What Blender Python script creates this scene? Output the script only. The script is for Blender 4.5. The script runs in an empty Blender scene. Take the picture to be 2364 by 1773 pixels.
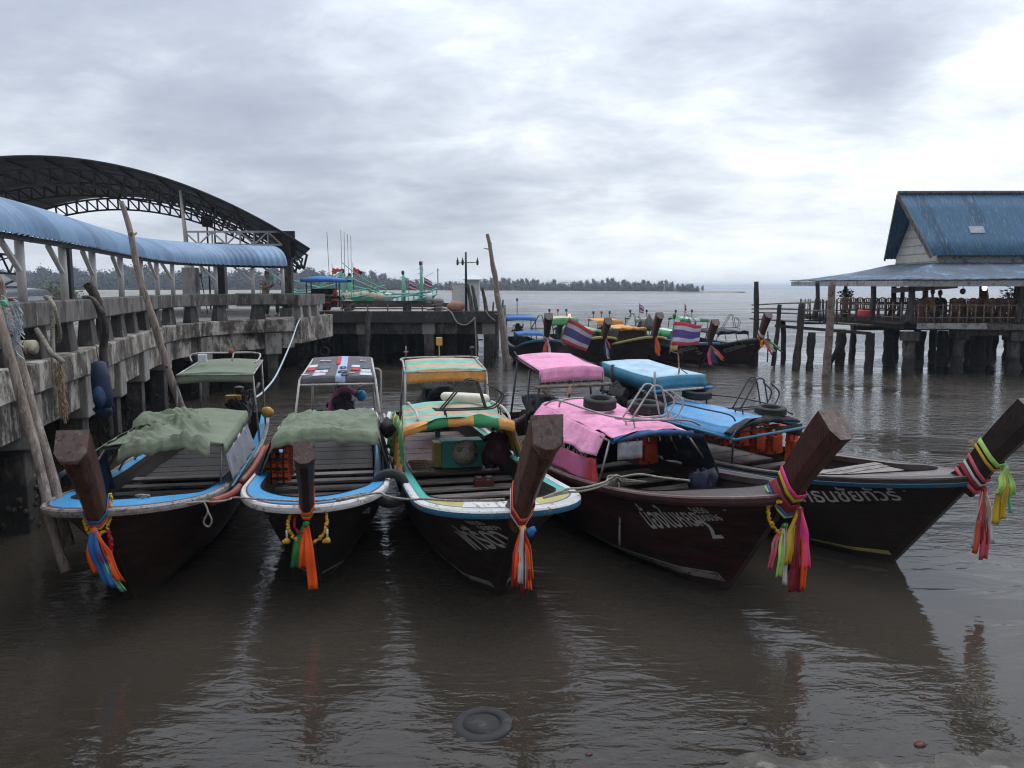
import bpy, bmesh, math, random
from mathutils import Vector, Matrix, noise
random.seed(7)
sc = bpy.context.scene
COL = sc.collection
R = math.radians
# ------------------------------------------------------------------ camera, world, sun, exposure
CAM_H = 3.4
F, CX, CY = 1855.0, 1182.0, 886.5
PITCH = math.atan((886.5-664)/F)
cd = bpy.data.cameras.new('camera'); cam = bpy.data.objects.new('camera', cd); COL.objects.link(cam)
cam.location = (0, 0, CAM_H); cam.rotation_euler = (math.pi/2-PITCH, 0, 0)
cd.sensor_width = 36.0; cd.lens = 36.0*F/2364.0; cd.clip_start = .1; cd.clip_end = 20000
sc.camera = cam
sc.view_settings.view_transform = 'Standard'; sc.view_settings.look = 'None'
sc.view_settings.exposure = 0; sc.view_settings.gamma = 1
sc.cycles.use_denoising = True
sc.cycles.filter_width = 1.15; sc.cycles.max_bounces = 7; sc.cycles.transparent_max_bounces = 10; sc.cycles.caustics_reflective = False
sc.cycles.caustics_refractive = False; sc.cycles.sample_clamp_indirect = 4.0

SUN_EL, SUN_AZ = R(63), R(30)          # azimuth measured from +Y towards +X
w = bpy.data.worlds.new('World'); sc.world = w; w.use_nodes = True
nt = w.node_tree; N = nt.nodes; LK = nt.links; N.clear()
def nn(t, **k):
    n = N.new(t)
    for a, b in k.items(): setattr(n, a, b)
    return n
def mth(op, a, b=None, c=None, clamp=False):
    n = N.new('ShaderNodeMath'); n.operation = op; n.use_clamp = clamp
    for i, x in enumerate((a, b, c)):
        if x is None: continue
        if isinstance(x, (int, float)): n.inputs[i].default_value = x
        else: LK.new(x, n.inputs[i])
    return n.outputs[0]
out = nn('ShaderNodeOutputWorld'); bg = nn('ShaderNodeBackground'); bg.inputs[1].default_value = .1
LK.new(bg.outputs[0], out.inputs[0])
sky = nn('ShaderNodeTexSky', sky_type='NISHITA', sun_disc=False, sun_elevation=SUN_EL, sun_rotation=SUN_AZ)
tc = nn('ShaderNodeTexCoord'); sep = nn('ShaderNodeSeparateXYZ'); LK.new(tc.outputs['Generated'], sep.inputs[0])
dx, dy, dz = sep.outputs
dzp = mth('MAXIMUM', dz, 0.0)
den = mth('ADD', dzp, .24)
comb = nn('ShaderNodeCombineXYZ')
LK.new(mth('DIVIDE', dx, den), comb.inputs[0]); LK.new(mth('DIVIDE', dy, den), comb.inputs[1])
def cloud(scale, detail, rough, dist, sx=1., sy=1., off=0.):
    mp = nn('ShaderNodeMapping'); LK.new(comb.outputs[0], mp.inputs[0]); mp.inputs['Scale'].default_value = (sx, sy, 1); mp.inputs['Location'].default_value = (off, off*.7, off)
    n = nn('ShaderNodeTexNoise'); LK.new(mp.outputs[0], n.inputs['Vector'])
    n.inputs['Scale'].default_value = scale; n.inputs['Detail'].default_value = detail
    n.inputs['Roughness'].default_value = rough; n.inputs['Distortion'].default_value = dist
    return n.outputs[0]
def dirblob(u, v, width):              # soft bright/dark region of the cloud deck, around a compass direction and height
    a = (u-CX)/F; b = -(v-CY)/F; c, s = math.cos(PITCH), math.sin(PITCH)
    d = Vector((a, c+b*s, -s+b*c)).normalized()
    vm = nn('ShaderNodeVectorMath', operation='DOT_PRODUCT'); LK.new(tc.outputs['Generated'], vm.inputs[0]); vm.inputs[1].default_value = d
    t = mth('SUBTRACT', 1.0, vm.outputs['Value'])
    return mth('POWER', 2.718, mth('MULTIPLY', t, -1.0/(1-math.cos(R(width)))))
c1 = cloud(.95, 8, .56, .12, .9, 1.0, 3.1)
c2 = cloud(3.1, 9, .62, .22, .9, 1.05, 9.0)
k = mth('ADD', mth('MULTIPLY', c1, .70), mth('MULTIPLY', c2, .42))
k = mth('ADD', mth('MULTIPLY', mth('SUBTRACT', k, .56), 1.6), .515)
for (u, v, wd, amt) in [(2250, 400, 8, .16), (1850, 540, 8, .10), (950, 215, 9, .20), (1330, 180, 7, .12), (2330, 130, 3.5, .10), (2120, 50, 4.5, -.20), (2320, 230, 3, -.10), (1900, 120, 4, -.06), (1120, 400, 11, -.14), (680, 410, 8, -.22), (560, 170, 7, -.06), (1750, 600, 6, -.06), (1450, 330, 7, -.05), (1300, 440, 5, .06), (2000, 190, 3.6, -.22), (1500, 70, 9, -.08), (300, 300, 12, -.03), (60, 60, 10, -.10), (480, 150, 9, -.12), (1000, 30, 8, -.05)]:
    k = mth('ADD', k, mth('MULTIPLY', dirblob(u, v, wd), amt))
hor = mth('POWER', mth('SUBTRACT', 1.0, dzp, clamp=True), 14.0)      # even veil near the horizon
k = mth('ADD', mth('MULTIPLY', k, mth('SUBTRACT', 1.0, mth('MULTIPLY', hor, .75))), mth('MULTIPLY', hor, mth('ADD', .57, mth('MULTIPLY', dx, .20))))
ramp = nn('ShaderNodeValToRGB'); LK.new(k, ramp.inputs[0])
cr = ramp.color_ramp; cr.elements[0].position = .12; cr.elements[0].color = (.33, .37, .46, 1)
cr.elements[1].position = .80; cr.elements[1].color = (.96, 1.0, 1.04, 1)
e = cr.elements.new(.32); e.color = (.42, .46, .545, 1)
e = cr.elements.new(.52); e.color = (.59, .64, .715, 1)
# the cloud deck is thinner (brighter) in front and heavier behind the viewer
back = mth('MULTIPLY_ADD', mth('MINIMUM', dy, .35), .75, .80)
back = mth('MINIMUM', mth('MAXIMUM', back, .52), 1.06)
mul = nn('ShaderNodeVectorMath', operation='SCALE'); LK.new(ramp.outputs[0], mul.inputs[0]); LK.new(mth('MULTIPLY', mth('MULTIPLY', back, mth('MULTIPLY_ADD', mth('POWER', dzp, 1.7), 2.3, 1.0)), 11.0), mul.inputs['Scale'])
mx = nn('ShaderNodeMixRGB'); mx.inputs[0].default_value = .96
LK.new(sky.outputs[0], mx.inputs[1]); LK.new(mul.outputs[0], mx.inputs[2]); LK.new(mx.outputs[0], bg.inputs[0])

sl = bpy.data.lights.new('sun', 'SUN'); sl.energy = .5; sl.angle = R(25); sl.color = (1, .96, .9)
so = bpy.data.objects.new('sun', sl); COL.objects.link(so)
sd = Vector((math.sin(SUN_AZ)*math.cos(SUN_EL), math.cos(SUN_AZ)*math.cos(SUN_EL), math.sin(SUN_EL)))
so.rotation_euler = sd.to_track_quat('Z', 'Y').to_euler()

# ------------------------------------------------------------------ back-projection (used once to read sizes; real depth given)
_c, _s = math.cos(PITCH), math.sin(PITCH)
def ray(u, v):
    a = (u-CX)/F; b = -(v-CY)/F
    return Vector((a, _c+b*_s, -_s+b*_c))
def onz(u, v, z):
    r = ray(u, v); return r*((z-CAM_H)/r.z)+Vector((0, 0, CAM_H))
def ony(u, v, y):
    r = ray(u, v); return r*(y/r.y)+Vector((0, 0, CAM_H))

# ------------------------------------------------------------------ materials
def S(r, g, b, k=1.0):
    f = lambda c: ((c/255+.055)/1.055)**2.4 if c > 10 else c/255/12.92
    return (f(r)*k, f(g)*k, f(b)*k)
def mat(name, col, rough=.6, var=.18, vs=4., bump=0., bs=40., dirt=None, damt=.5, ds=2., stretch=(1, 1, 1), metal=0., spec=.4, dw=.12, coat=0., emit=None, seams=0., tide=None):
    m = bpy.data.materials.new(name); m.use_nodes = True
    t = m.node_tree; n = t.nodes; l = t.links
    p = n['Principled BSDF']; p.inputs['Roughness'].default_value = rough; p.inputs['Metallic'].default_value = metal
    p.inputs['Specular IOR Level'].default_value = spec; p.inputs['Coat Weight'].default_value = coat
    tcn = n.new('ShaderNodeTexCoord'); mp = n.new('ShaderNodeMapping'); mp.inputs['Scale'].default_value = stretch
    l.new(tcn.outputs['Object'], mp.inputs[0])
    nz = n.new('ShaderNodeTexNoise'); nz.inputs['Scale'].default_value = vs; nz.inputs['Detail'].default_value = 6; nz.inputs['Roughness'].default_value = .65
    l.new(mp.outputs[0], nz.inputs['Vector'])
    r = n.new('ShaderNodeValToRGB'); l.new(nz.outputs[0], r.inputs[0])
    r.color_ramp.elements[0].position = .3; r.color_ramp.elements[1].position = .7
    r.color_ramp.elements[0].color = tuple(max(0, c*(1-var)) for c in col)+(1,)
    r.color_ramp.elements[1].color = tuple(min(1, c*(1+var)) for c in col)+(1,)
    src = r.outputs[0]
    if dirt:
        dl = dirt if isinstance(dirt, list) else ([dirt] if isinstance(dirt[0], tuple) else [(dirt, damt, ds)])
        for q, (dc, da, dsc) in enumerate(dl):
            nd = n.new('ShaderNodeTexNoise'); nd.inputs['Scale'].default_value = dsc; nd.inputs['Detail'].default_value = 8; nd.inputs['Roughness'].default_value = .72
            mp2 = n.new('ShaderNodeMapping'); mp2.inputs['Scale'].default_value = stretch; mp2.inputs['Location'].default_value = (3.3*q+1, 5.1*q, 2*q); l.new(tcn.outputs['Object'], mp2.inputs[0])
            l.new(mp2.outputs[0], nd.inputs['Vector'])
            rr = n.new('ShaderNodeValToRGB'); l.new(nd.outputs[0], rr.inputs[0])
            th = .72-.44*da
            rr.color_ramp.elements[0].position = max(0, th-dw*.5); rr.color_ramp.elements[1].position = min(1, th+dw*.5)
            mxn = n.new('ShaderNodeMixRGB'); l.new(rr.outputs[0], mxn.inputs[0]); l.new(src, mxn.inputs[1]); mxn.inputs[2].default_value = tuple(dc)+(1,)
            src = mxn.outputs[0]
    if seams or tide:
        sx_ = n.new('ShaderNodeSeparateXYZ'); l.new(tcn.outputs['Object'], sx_.inputs[0])
        def mt_(op, a, b, c=None):
            q = n.new('ShaderNodeMath'); q.operation = op
            for i_, x_ in enumerate((a, b, c)):
                if x_ is None: continue
                if isinstance(x_, (int, float)): q.inputs[i_].default_value = x_
                else: l.new(x_, q.inputs[i_])
            return q.outputs[0]
        def over(fac, colr):
            mq = n.new('ShaderNodeMixRGB'); l.new(fac, mq.inputs[0]); l.new(src, mq.inputs[1]); mq.inputs[2].default_value = tuple(colr)+(1,); return mq.outputs[0]
        seam_f = None
        if seams:       # caulked joints between the planks, rising towards the bow
            zz = mt_('SUBTRACT', sx_.outputs[2], mt_('MULTIPLY', mt_('POWER', mt_('MAXIMUM', mt_('ADD', sx_.outputs[0], 2.2), 0.), 2.), .035))
            fr = mt_('FRACT', mt_('MULTIPLY', mt_('ADD', zz, mt_('MULTIPLY', nz.outputs[0], .012)), seams), 0.)
            seam_f = mt_('LESS_THAN', fr, .09); src = over(mt_('MULTIPLY', seam_f, .75), tuple(c*.25 for c in col))
        if tide:        # weed and scum left by the tide
            tz, tcol, ta = tide
            nt_ = n.new('ShaderNodeTexNoise'); nt_.inputs['Scale'].default_value = 7; nt_.inputs['Detail'].default_value = 6; l.new(tcn.outputs['Object'], nt_.inputs['Vector'])
            tm = n.new('ShaderNodeMapRange'); l.new(mt_('ADD', sx_.outputs[2], mt_('MULTIPLY', mt_('SUBTRACT', nt_.outputs[0], .5), .35)), tm.inputs[0])
            for i_, x_ in enumerate((tz+.06, tz-.06, 0., ta)): tm.inputs[i_+1].default_value = x_
            src = over(tm.outputs[0], tcol)
    l.new(src, p.inputs['Base Color'])
    nr = n.new('ShaderNodeMapRange'); l.new(nz.outputs[0], nr.inputs[0]); nr.inputs['To Min'].default_value = max(.02, rough-.12); nr.inputs['To Max'].default_value = min(1, rough+.12)
    l.new(nr.outputs[0], p.inputs['Roughness'])
    if bump:
        nb = n.new('ShaderNodeTexNoise'); nb.inputs['Scale'].default_value = bs; nb.inputs['Detail'].default_value = 5
        l.new(mp.outputs[0], nb.inputs['Vector'])
        b = n.new('ShaderNodeBump'); b.inputs['Strength'].default_value = bump; b.inputs['Distance'].default_value = .02
        l.new(nb.outputs[0], b.inputs['Height']); l.new(b.outputs[0], p.inputs['Normal'])
    if seams:
        b2 = n.new('ShaderNodeBump'); b2.inputs['Strength'].default_value = .6; b2.inputs['Distance'].default_value = .008; b2.invert = True; l.new(seam_f, b2.inputs['Height'])
        if bump: l.new(b.outputs[0], b2.inputs['Normal'])
        l.new(b2.outputs[0], p.inputs['Normal'])
    if emit: p.inputs['Emission Color'].default_value = tuple(emit[0])+(1,); p.inputs['Emission Strength'].default_value = emit[1]
    return m
BLK = (.012, .012, .013)
MT = {}
def cl(name, rgb, k=.8, **kw):
    kw.setdefault('rough', .8); kw.setdefault('var', .2); kw.setdefault('bump', .3); kw.setdefault('bs', 22)
    c_ = S(*rgb, k); kw.setdefault('dirt', [(tuple(.55*q+.02 for q in c_), .24, 2.6), (tuple(.5*q+.10 for q in c_), .2, 4.5)]); kw.setdefault('dw', .22)
    MT[name] = mat(name, c_, **kw)
woodstretch = (.6, 6, 6)
MT['hull_brown'] = mat('hull_brown', (0.052, 0.021, 0.014), .42, .45, 3, .35, 18, [((.05, .028, .02), .32, 5), ((.01, .007, .006), .45, 3)], stretch=(.5, 1.5, 5), seams=7.5, tide=(.03, (.045, .042, .034), .6))
MT['hull_black'] = mat('hull_black', (0.026, 0.019, 0.017), .45, .4, 3, .35, 18, [((.05, .042, .038), .25, 5), ((.028, .013, .01), .4, 2.5)], stretch=(.5, 1.5, 5), seams=7.5, tide=(.03, (.045, .042, .034), .6))
MT['hull_dark'] = mat('hull_dark', (0.034, 0.02, 0.016), .42, .4, 3, .35, 18, [((.055, .045, .04), .22, 6), ((.01, .008, .008), .4, 2.5)], stretch=(.5, 1.5, 5), seams=7.5, tide=(.03, (.045, .042, .034), .6))
MT['hull_maroon'] = mat('hull_maroon', (0.05, 0.0135, 0.0125), .42, .4, 3, .35, 18, [((.06, .03, .028), .22, 6), ((.014, .006, .006), .45, 2.5)], stretch=(.5, 1.5, 5), seams=7.5, tide=(.03, (.045, .042, .034), .6))
MT['hull_red'] = mat('hull_red', (0.06, 0.017, 0.012), .42, .4, 3, .35, 18, [((.07, .03, .02), .22, 6), ((.016, .007, .006), .45, 2.5)], stretch=(.5, 1.5, 5), seams=7.5, tide=(.03, (.045, .042, .034), .6))
MT['prow_brown'] = mat('prow_brown', (.095, .040, .024), .4, .45, 5, .4, 22, [((.11, .06, .045), .2, 9), ((.015, .008, .006), .35, 4)], stretch=(4, 4, .7))
MT['prow_maroon'] = mat('prow_maroon', (.068, .022, .018), .42, .4, 5, .4, 22, [((.1, .05, .045), .22, 9), ((.014, .007, .006), .3, 4)], stretch=(4, 4, .7))
MT['prow_dark'] = mat('prow_dark', (.022, .013, .011), .45, .4, 5, .4, 22, [((.06, .04, .035), .2, 9)], stretch=(4, 4, .7))
MT['prow_top'] = mat('prow_top', (.13, .085, .075), .55, .3, 9, .3, 40, [((.045, .028, .025), .35, 9), ((.22, .19, .17), .25, 12)])
MT['plank'] = mat('plank', (.055, .042, .036), .6, .4, 4, .4, 30, [((.03, .02, .018), .4, 5)], stretch=(.5, 5, 5))
MT['thwart'] = mat('thwart', (.23, .20, .185), .55, .3, 4, .3, 30, [((.05, .04, .035), .35, 5)], stretch=(5, .7, 5))
MT['deckdark'] = mat('deckdark', (.034, .027, .024), .6, .4, 4, .4, 30, [((.012, .01, .009), .4, 5), ((.09, .075, .068), .2, 7)], stretch=(.6, 5, 5))
MT['deckbrown'] = mat('deckbrown', (.11, .062, .052), .55, .35, 4, .3, 30, [((.04, .022, .02), .35, 5)], stretch=(.8, 6, 6))
MT['inner'] = mat('inner', (.032, .022, .019), .6, .4, 4, .3, 30, [((.08, .055, .05), .2, 6)], stretch=(.6, 4, 4))
MT['weathered'] = mat('weathered', (.27, .215, .18), .75, .3, 5, .6, 30, [((.09, .06, .045), .3, 4), ((.42, .37, .33), .3, 7)], stretch=(3, 3, .5))
MT['greywood'] = mat('greywood', (.13, .118, .112), .8, .35, 5, .6, 30, [((.045, .038, .034), .42, 4)], stretch=(3, 3, .6))
MT['darkwood'] = mat('darkwood', (.06, .048, .043), .8, .4, 5, .6, 30, [((.018, .015, .014), .45, 4)], stretch=(3, 3, .6))
MT['wetpile'] = mat('wetpile', (.028, .025, .023), .75, .5, 8, .9, 18, [((.07, .062, .055), .25, 9)])
MT['chairwood'] = mat('chairwood', (.15, .07, .045), .5, .35, 6, .2, 30, [((.06, .03, .02), .35, 6)])
MT['railwood'] = mat('railwood', (.22, .17, .14), .8, .35, 6, .3, 30, [((.08, .06, .05), .35, 6)])
def paint(name, rgb, k=.75, wear=.3, wc=(.18, .15, .13), **kw):
    kw.setdefault('rough', .45); kw.setdefault('stretch', (.6, 2.5, 2.5))
    MT[name] = mat(name, S(*rgb, k), var=.12, vs=5, bump=.12, bs=30, dirt=[(wc, wear, 5), ((.03, .022, .02), wear*.75, 9)], dw=.06, **kw)
paint('white_paint', (214, 212, 210), .85, .28)
paint('greywhite_paint', (178, 168, 164), .6, .42)
paint('blue_paint', (52, 148, 204), .85, .14)
paint('teal_paint', (70, 178, 164), .8, .15)
paint('skyrail_paint', (70, 150, 186), .6, .3)
paint('bluerail_paint', (58, 130, 165), .55, .3)
paint('maroon_paint', (104, 46, 42), .6, .25)
paint('red_paint', (178, 78, 66), .6, .3)
paint('yellow_paint', (190, 176, 98), .8, .22)
paint('graywood_paint', (120, 110, 108), .7, .35)
paint('letter_white', (215, 212, 210), .85, .10, (.2, .18, .17))
paint('boot_white', (176, 170, 162), .6, .35, (.06, .05, .045))
paint('fish_teal', (120, 196, 178), .8, .15)
paint('fish_green', (60, 160, 130), .8, .15)
paint('van_white', (225, 228, 230), .85, .12)
cl('cloth_sage', (144, 156, 130), .54, dirt=(.15, .17, .13), damt=.25, ds=3)
cl('cloth_sage_dark', (120, 134, 112), .7)
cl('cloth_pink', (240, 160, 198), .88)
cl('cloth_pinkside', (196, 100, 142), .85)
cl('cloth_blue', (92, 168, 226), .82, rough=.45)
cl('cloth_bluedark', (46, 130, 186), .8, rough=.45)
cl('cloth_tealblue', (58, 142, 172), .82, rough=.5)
cl('cloth_lightblue', (172, 206, 230), .85, rough=.45)
cl('cloth_green', (60, 150, 96), .85); cl('cloth_mint', (128, 194, 172), .85); cl('cloth_orange', (232, 164, 88), .9); cl('cloth_salmon', (206, 172, 150), .85)
cl('cloth_grey', (150, 156, 146), .85); cl('cloth_cream', (214, 206, 180), .85); cl('cloth_greenpale', (104, 178, 116), .85)
cl('cloth_royal', (62, 124, 198), .85); cl('cloth_denim', (52, 92, 142), .8); cl('cloth_navy', (22, 28, 52), .8); cl('cloth_black', (28, 28, 32), .8); cl('cloth_white', (220, 220, 222), .85)
cl('cloth_banner', (104, 98, 106), .75); cl('cloth_red', (190, 60, 66), .85); cl('cloth_bluestripe', (172, 192, 220), .85); cl('cloth_tealpatch', (74, 120, 132), .8)
cl('cloth_maroon', (70, 24, 38), .8)
cl('flag_red', (206, 72, 84), .95); cl('flag_white', (222, 214, 224), .9); cl('flag_blue', (98, 88, 148), .95)
for nme, rgb in dict(orange=(255, 96, 28), red=(176, 36, 46), salmon=(236, 104, 82), white=(208, 204, 202), blue=(46, 104, 170), yellow=(206, 172, 46), pink=(244, 72, 146), green=(44, 118, 62), lime=(186, 224, 116), violet=(96, 62, 130), wine=(134, 34, 46), amber=(240, 160, 30), mint=(104, 190, 152), palepink=(216, 96, 112), rust=(214, 84, 54), navy=(36, 58, 110)).items():
    MT['rib_'+nme] = mat('ribbon_'+nme, S(*rgb, .95), .55, .12, 12, .3, 60)
MT['metal'] = mat('metal', (.30, .29, .28), .4, .25, 8, metal=.6, dirt=((.12, .06, .03), .3, 8))
MT['metal_dark'] = mat('metal_dark', (.05, .05, .052), .5, .3, 8, metal=.4)
MT['metal_rust'] = mat('metal_rust', (.22, .12, .07), .7, .35, 8, dirt=((.4, .36, .32), .35, 8))
MT['pipe_white'] = mat('pipe_white', (.46, .44, .42), .5, .18, 6, dirt=((.2, .13, .08), .3, 8))
MT['engine'] = mat('engine', (.02, .02, .022), .5, .4, 14, .3, 40, ((.08, .06, .05), .25, 12))
MT['rubber'] = mat('rubber', (.022, .022, .024), .75, .3, 8, .2, 40, ((.07, .065, .06), .22, 7))
MT['rope'] = mat('rope', (.36, .33, .28), .9, .3, 30, .8, 120, ((.15, .13, .1), .35, 20))
MT['rope_blue'] = mat('rope_blue', (.48, .54, .58), .8, .2, 30, .6, 120)
MT['straw'] = mat('straw', (.36, .27, .18), .9, .4, 20, .7, 80)
MT['concrete'] = mat('concrete', (.18, .157, .138), .85, .3, 5, .6, 30, [((.042, .035, .030), .54, 1.5), ((.11, .085, .066), .34, 4), ((.48, .44, .39), .40, 1.9), ((.42, .39, .36), .24, 5), ((.03, .026, .024), .22, 7)], stretch=(1, 1, .55))
MT['concrete_rail'] = mat('concrete_rail', (.17, .158, .15), .85, .25, 5, .6, 30, [((.06, .052, .048), .46, 1.8), ((.34, .32, .30), .22, 4), ((.04, .035, .033), .2, 5)], stretch=(1.2, 1.2, .35))
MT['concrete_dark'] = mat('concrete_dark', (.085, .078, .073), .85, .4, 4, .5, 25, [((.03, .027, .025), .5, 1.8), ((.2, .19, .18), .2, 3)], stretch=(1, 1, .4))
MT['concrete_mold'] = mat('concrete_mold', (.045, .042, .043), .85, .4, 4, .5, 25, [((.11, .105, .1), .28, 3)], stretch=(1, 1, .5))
MT['concrete_pale'] = mat('concrete_pale', (.27, .255, .24), .85, .22, 4, .4, 25, [((.1, .09, .08), .38, 2)], stretch=(1, 1, .4))
MT['deck_conc'] = mat('deck_conc', (.27, .255, .24), .85, .2, 2, .2, 25, [((.14, .125, .115), .4, 1)])
MT['pile_conc'] = mat('pile_conc', (.10, .09, .083), .85, .35, 5, .6, 22, [((.03, .027, .025), .45, 2.5), ((.2, .185, .17), .18, 6)], stretch=(1, 1, .5), tide=(.72, (.026, .024, .021), .85))
MT['barnacle'] = mat('barnacle', (.05, .045, .04), .9, .5, 20, 1., 30, [((.16, .15, .135), .3, 22)])
MT['blue_sheet'] = mat('blue_sheet', S(116, 152, 192, .72), .42, .12, 2, dirt=((.19, .29, .44), .35, .8))
MT['blue_sheet_worn'] = mat('blue_sheet_worn', S(106, 140, 178, .68), .5, .14, 2, dirt=((.16, .24, .36), .42, .8))
MT['blue_sheet_pale'] = mat('blue_sheet_pale', S(128, 162, 198, .74), .45, .12, 2, dirt=((.2, .29, .42), .3, .9))
MT['resto_roof_worn'] = mat('resto_roof_worn', S(66, 106, 142, .66), .7, .24, 6, .2, 40, [((.04, .08, .12), .42, 3), ((.2, .27, .33), .28, 4)], stretch=(4, .5, .5))
MT['dark_sheet'] = mat('dark_sheet', (.022, .027, .034), .6, .25, 2)
MT['truss_grey'] = mat('truss_grey', (.05, .051, .056), .6, .2, 6)
MT['truss_dark'] = mat('truss_dark', (.024, .025, .028), .6, .2, 6)
MT['truss_white'] = mat('truss_white', (.42, .42, .43), .5, .15, 6)
MT['post_white'] = mat('post_white', (.62, .60, .57), .55, .12, 4, dirt=((.32, .28, .25), .2, 5), stretch=(2, 2, .5))
MT['resto_roof'] = mat('resto_roof', S(78, 122, 158, .72), .7, .2, 6, .2, 40, [((.055, .11, .16), .40, 3), ((.2, .28, .36), .24, 4)], stretch=(4, .5, .5))
MT['resto_lower'] = mat('resto_lower', S(104, 126, 150, .55), .7, .22, 4, .2, 40, [((.08, .095, .12), .45, 1.6), ((.16, .27, .42), .32, 1.2)], stretch=(1.2, .6, 1))
MT['gable'] = mat('gable', (.52, .50, .45), .75, .1, 4, dirt=((.4, .37, .32), .3, 3))
MT['fascia'] = mat('fascia', (.34, .335, .34), .7, .15, 4, dirt=((.14, .12, .11), .35, 4))
MT['car_silver'] = mat('car_silver', (.55, .56, .58), .3, .05, 3, metal=.15, coat=.6)
MT['glass_dark'] = mat('glass_dark', (.03, .035, .04), .08, .1, 3, spec=.8)
MT['skin'] = mat('skin', (.26, .15, .105), .55, .08, 8)
MT['hair'] = mat('hair', (.012, .011, .011), .5, .3, 20)
MT['shirt_grey'] = mat('shirt_grey', (.15, .135, .135), .85, .15, 8); MT['trouser_dark'] = mat('trouser_dark', (.03, .03, .035), .85, .2, 8)
MT['shirt_yellow'] = mat('shirt_yellow', (.36, .27, .04), .85, .15, 8); MT['shirt_black'] = mat('shirt_black', (.018, .02, .026), .85, .2, 8)
MT['vest_orange'] = mat('vest_orange', S(230, 92, 44, .8), .75, .15, 9, .25, 40, ((.25, .06, .03), .25, 6))
MT['strap_black'] = mat('strap_black', (.012, .012, .013), .7, .2, 9)
MT['foam_cream'] = mat('foam_cream', (.5, .45, .34), .8, .15, 9, dirt=((.2, .17, .12), .3, 9))
MT['buoy_orange'] = mat('buoy_orange', (.34, .17, .11), .7, .2, 9)
MT['lifering'] = mat('lifering', (.66, .63, .53), .6, .1, 6, dirt=((.3, .27, .2), .2, 6))
MT['red_plastic'] = mat('red_plastic', (.36, .045, .03), .5, .15, 6)
MT['blue_plastic'] = mat('blue_plastic', (.012, .022, .06), .6, .3, 6, dirt=((.03, .08, .2), .25, 4))
MT['clear_plastic'] = mat('clear_plastic', (.30, .31, .35), .3, .35, 6, .3, 12, spec=.6)
MT['lamp_red'] = mat('lamp_red', (.32, .05, .03), .3, .1, 6); MT['lamp_amber'] = mat('lamp_amber', (.55, .3, .06), .35, .1, 6)
MT['lamp_on'] = mat('lamp_on', (.9, .7, .4), .4, .05, 6, emit=((1, .8, .5), 6)); MT['lamp_redon'] = mat('lamp_redon', (.9, .3, .25), .4, .05, 6, emit=((1, .35, .25), 2.))
MT['sand'] = mat('sand', (.30, .265, .225), .9, .12, .05, dirt=((.22, .2, .17), .4, .02))
MT['leaf'] = mat('leaf', (.026, .036, .024), .7, .4, .25)
MT['leaf_pale'] = mat('leaf_pale', (.05, .058, .042), .7, .4, .25)
MT['bush'] = mat('bush', (.085, .095, .05), .75, .4, .8)
MT['plant'] = mat('plant', (.03, .06, .022), .6, .4, 5)
MT['trunk'] = mat('trunk', (.10, .08, .065), .85, .3, 3)
MT['flower_yellow'] = mat('flower_yellow', S(222, 170, 50, .9), .7, .2, 40, .5, 90)
MT['flower_red'] = mat('flower_red', S(170, 24, 44, .9), .7, .2, 40, .5, 90)

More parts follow.
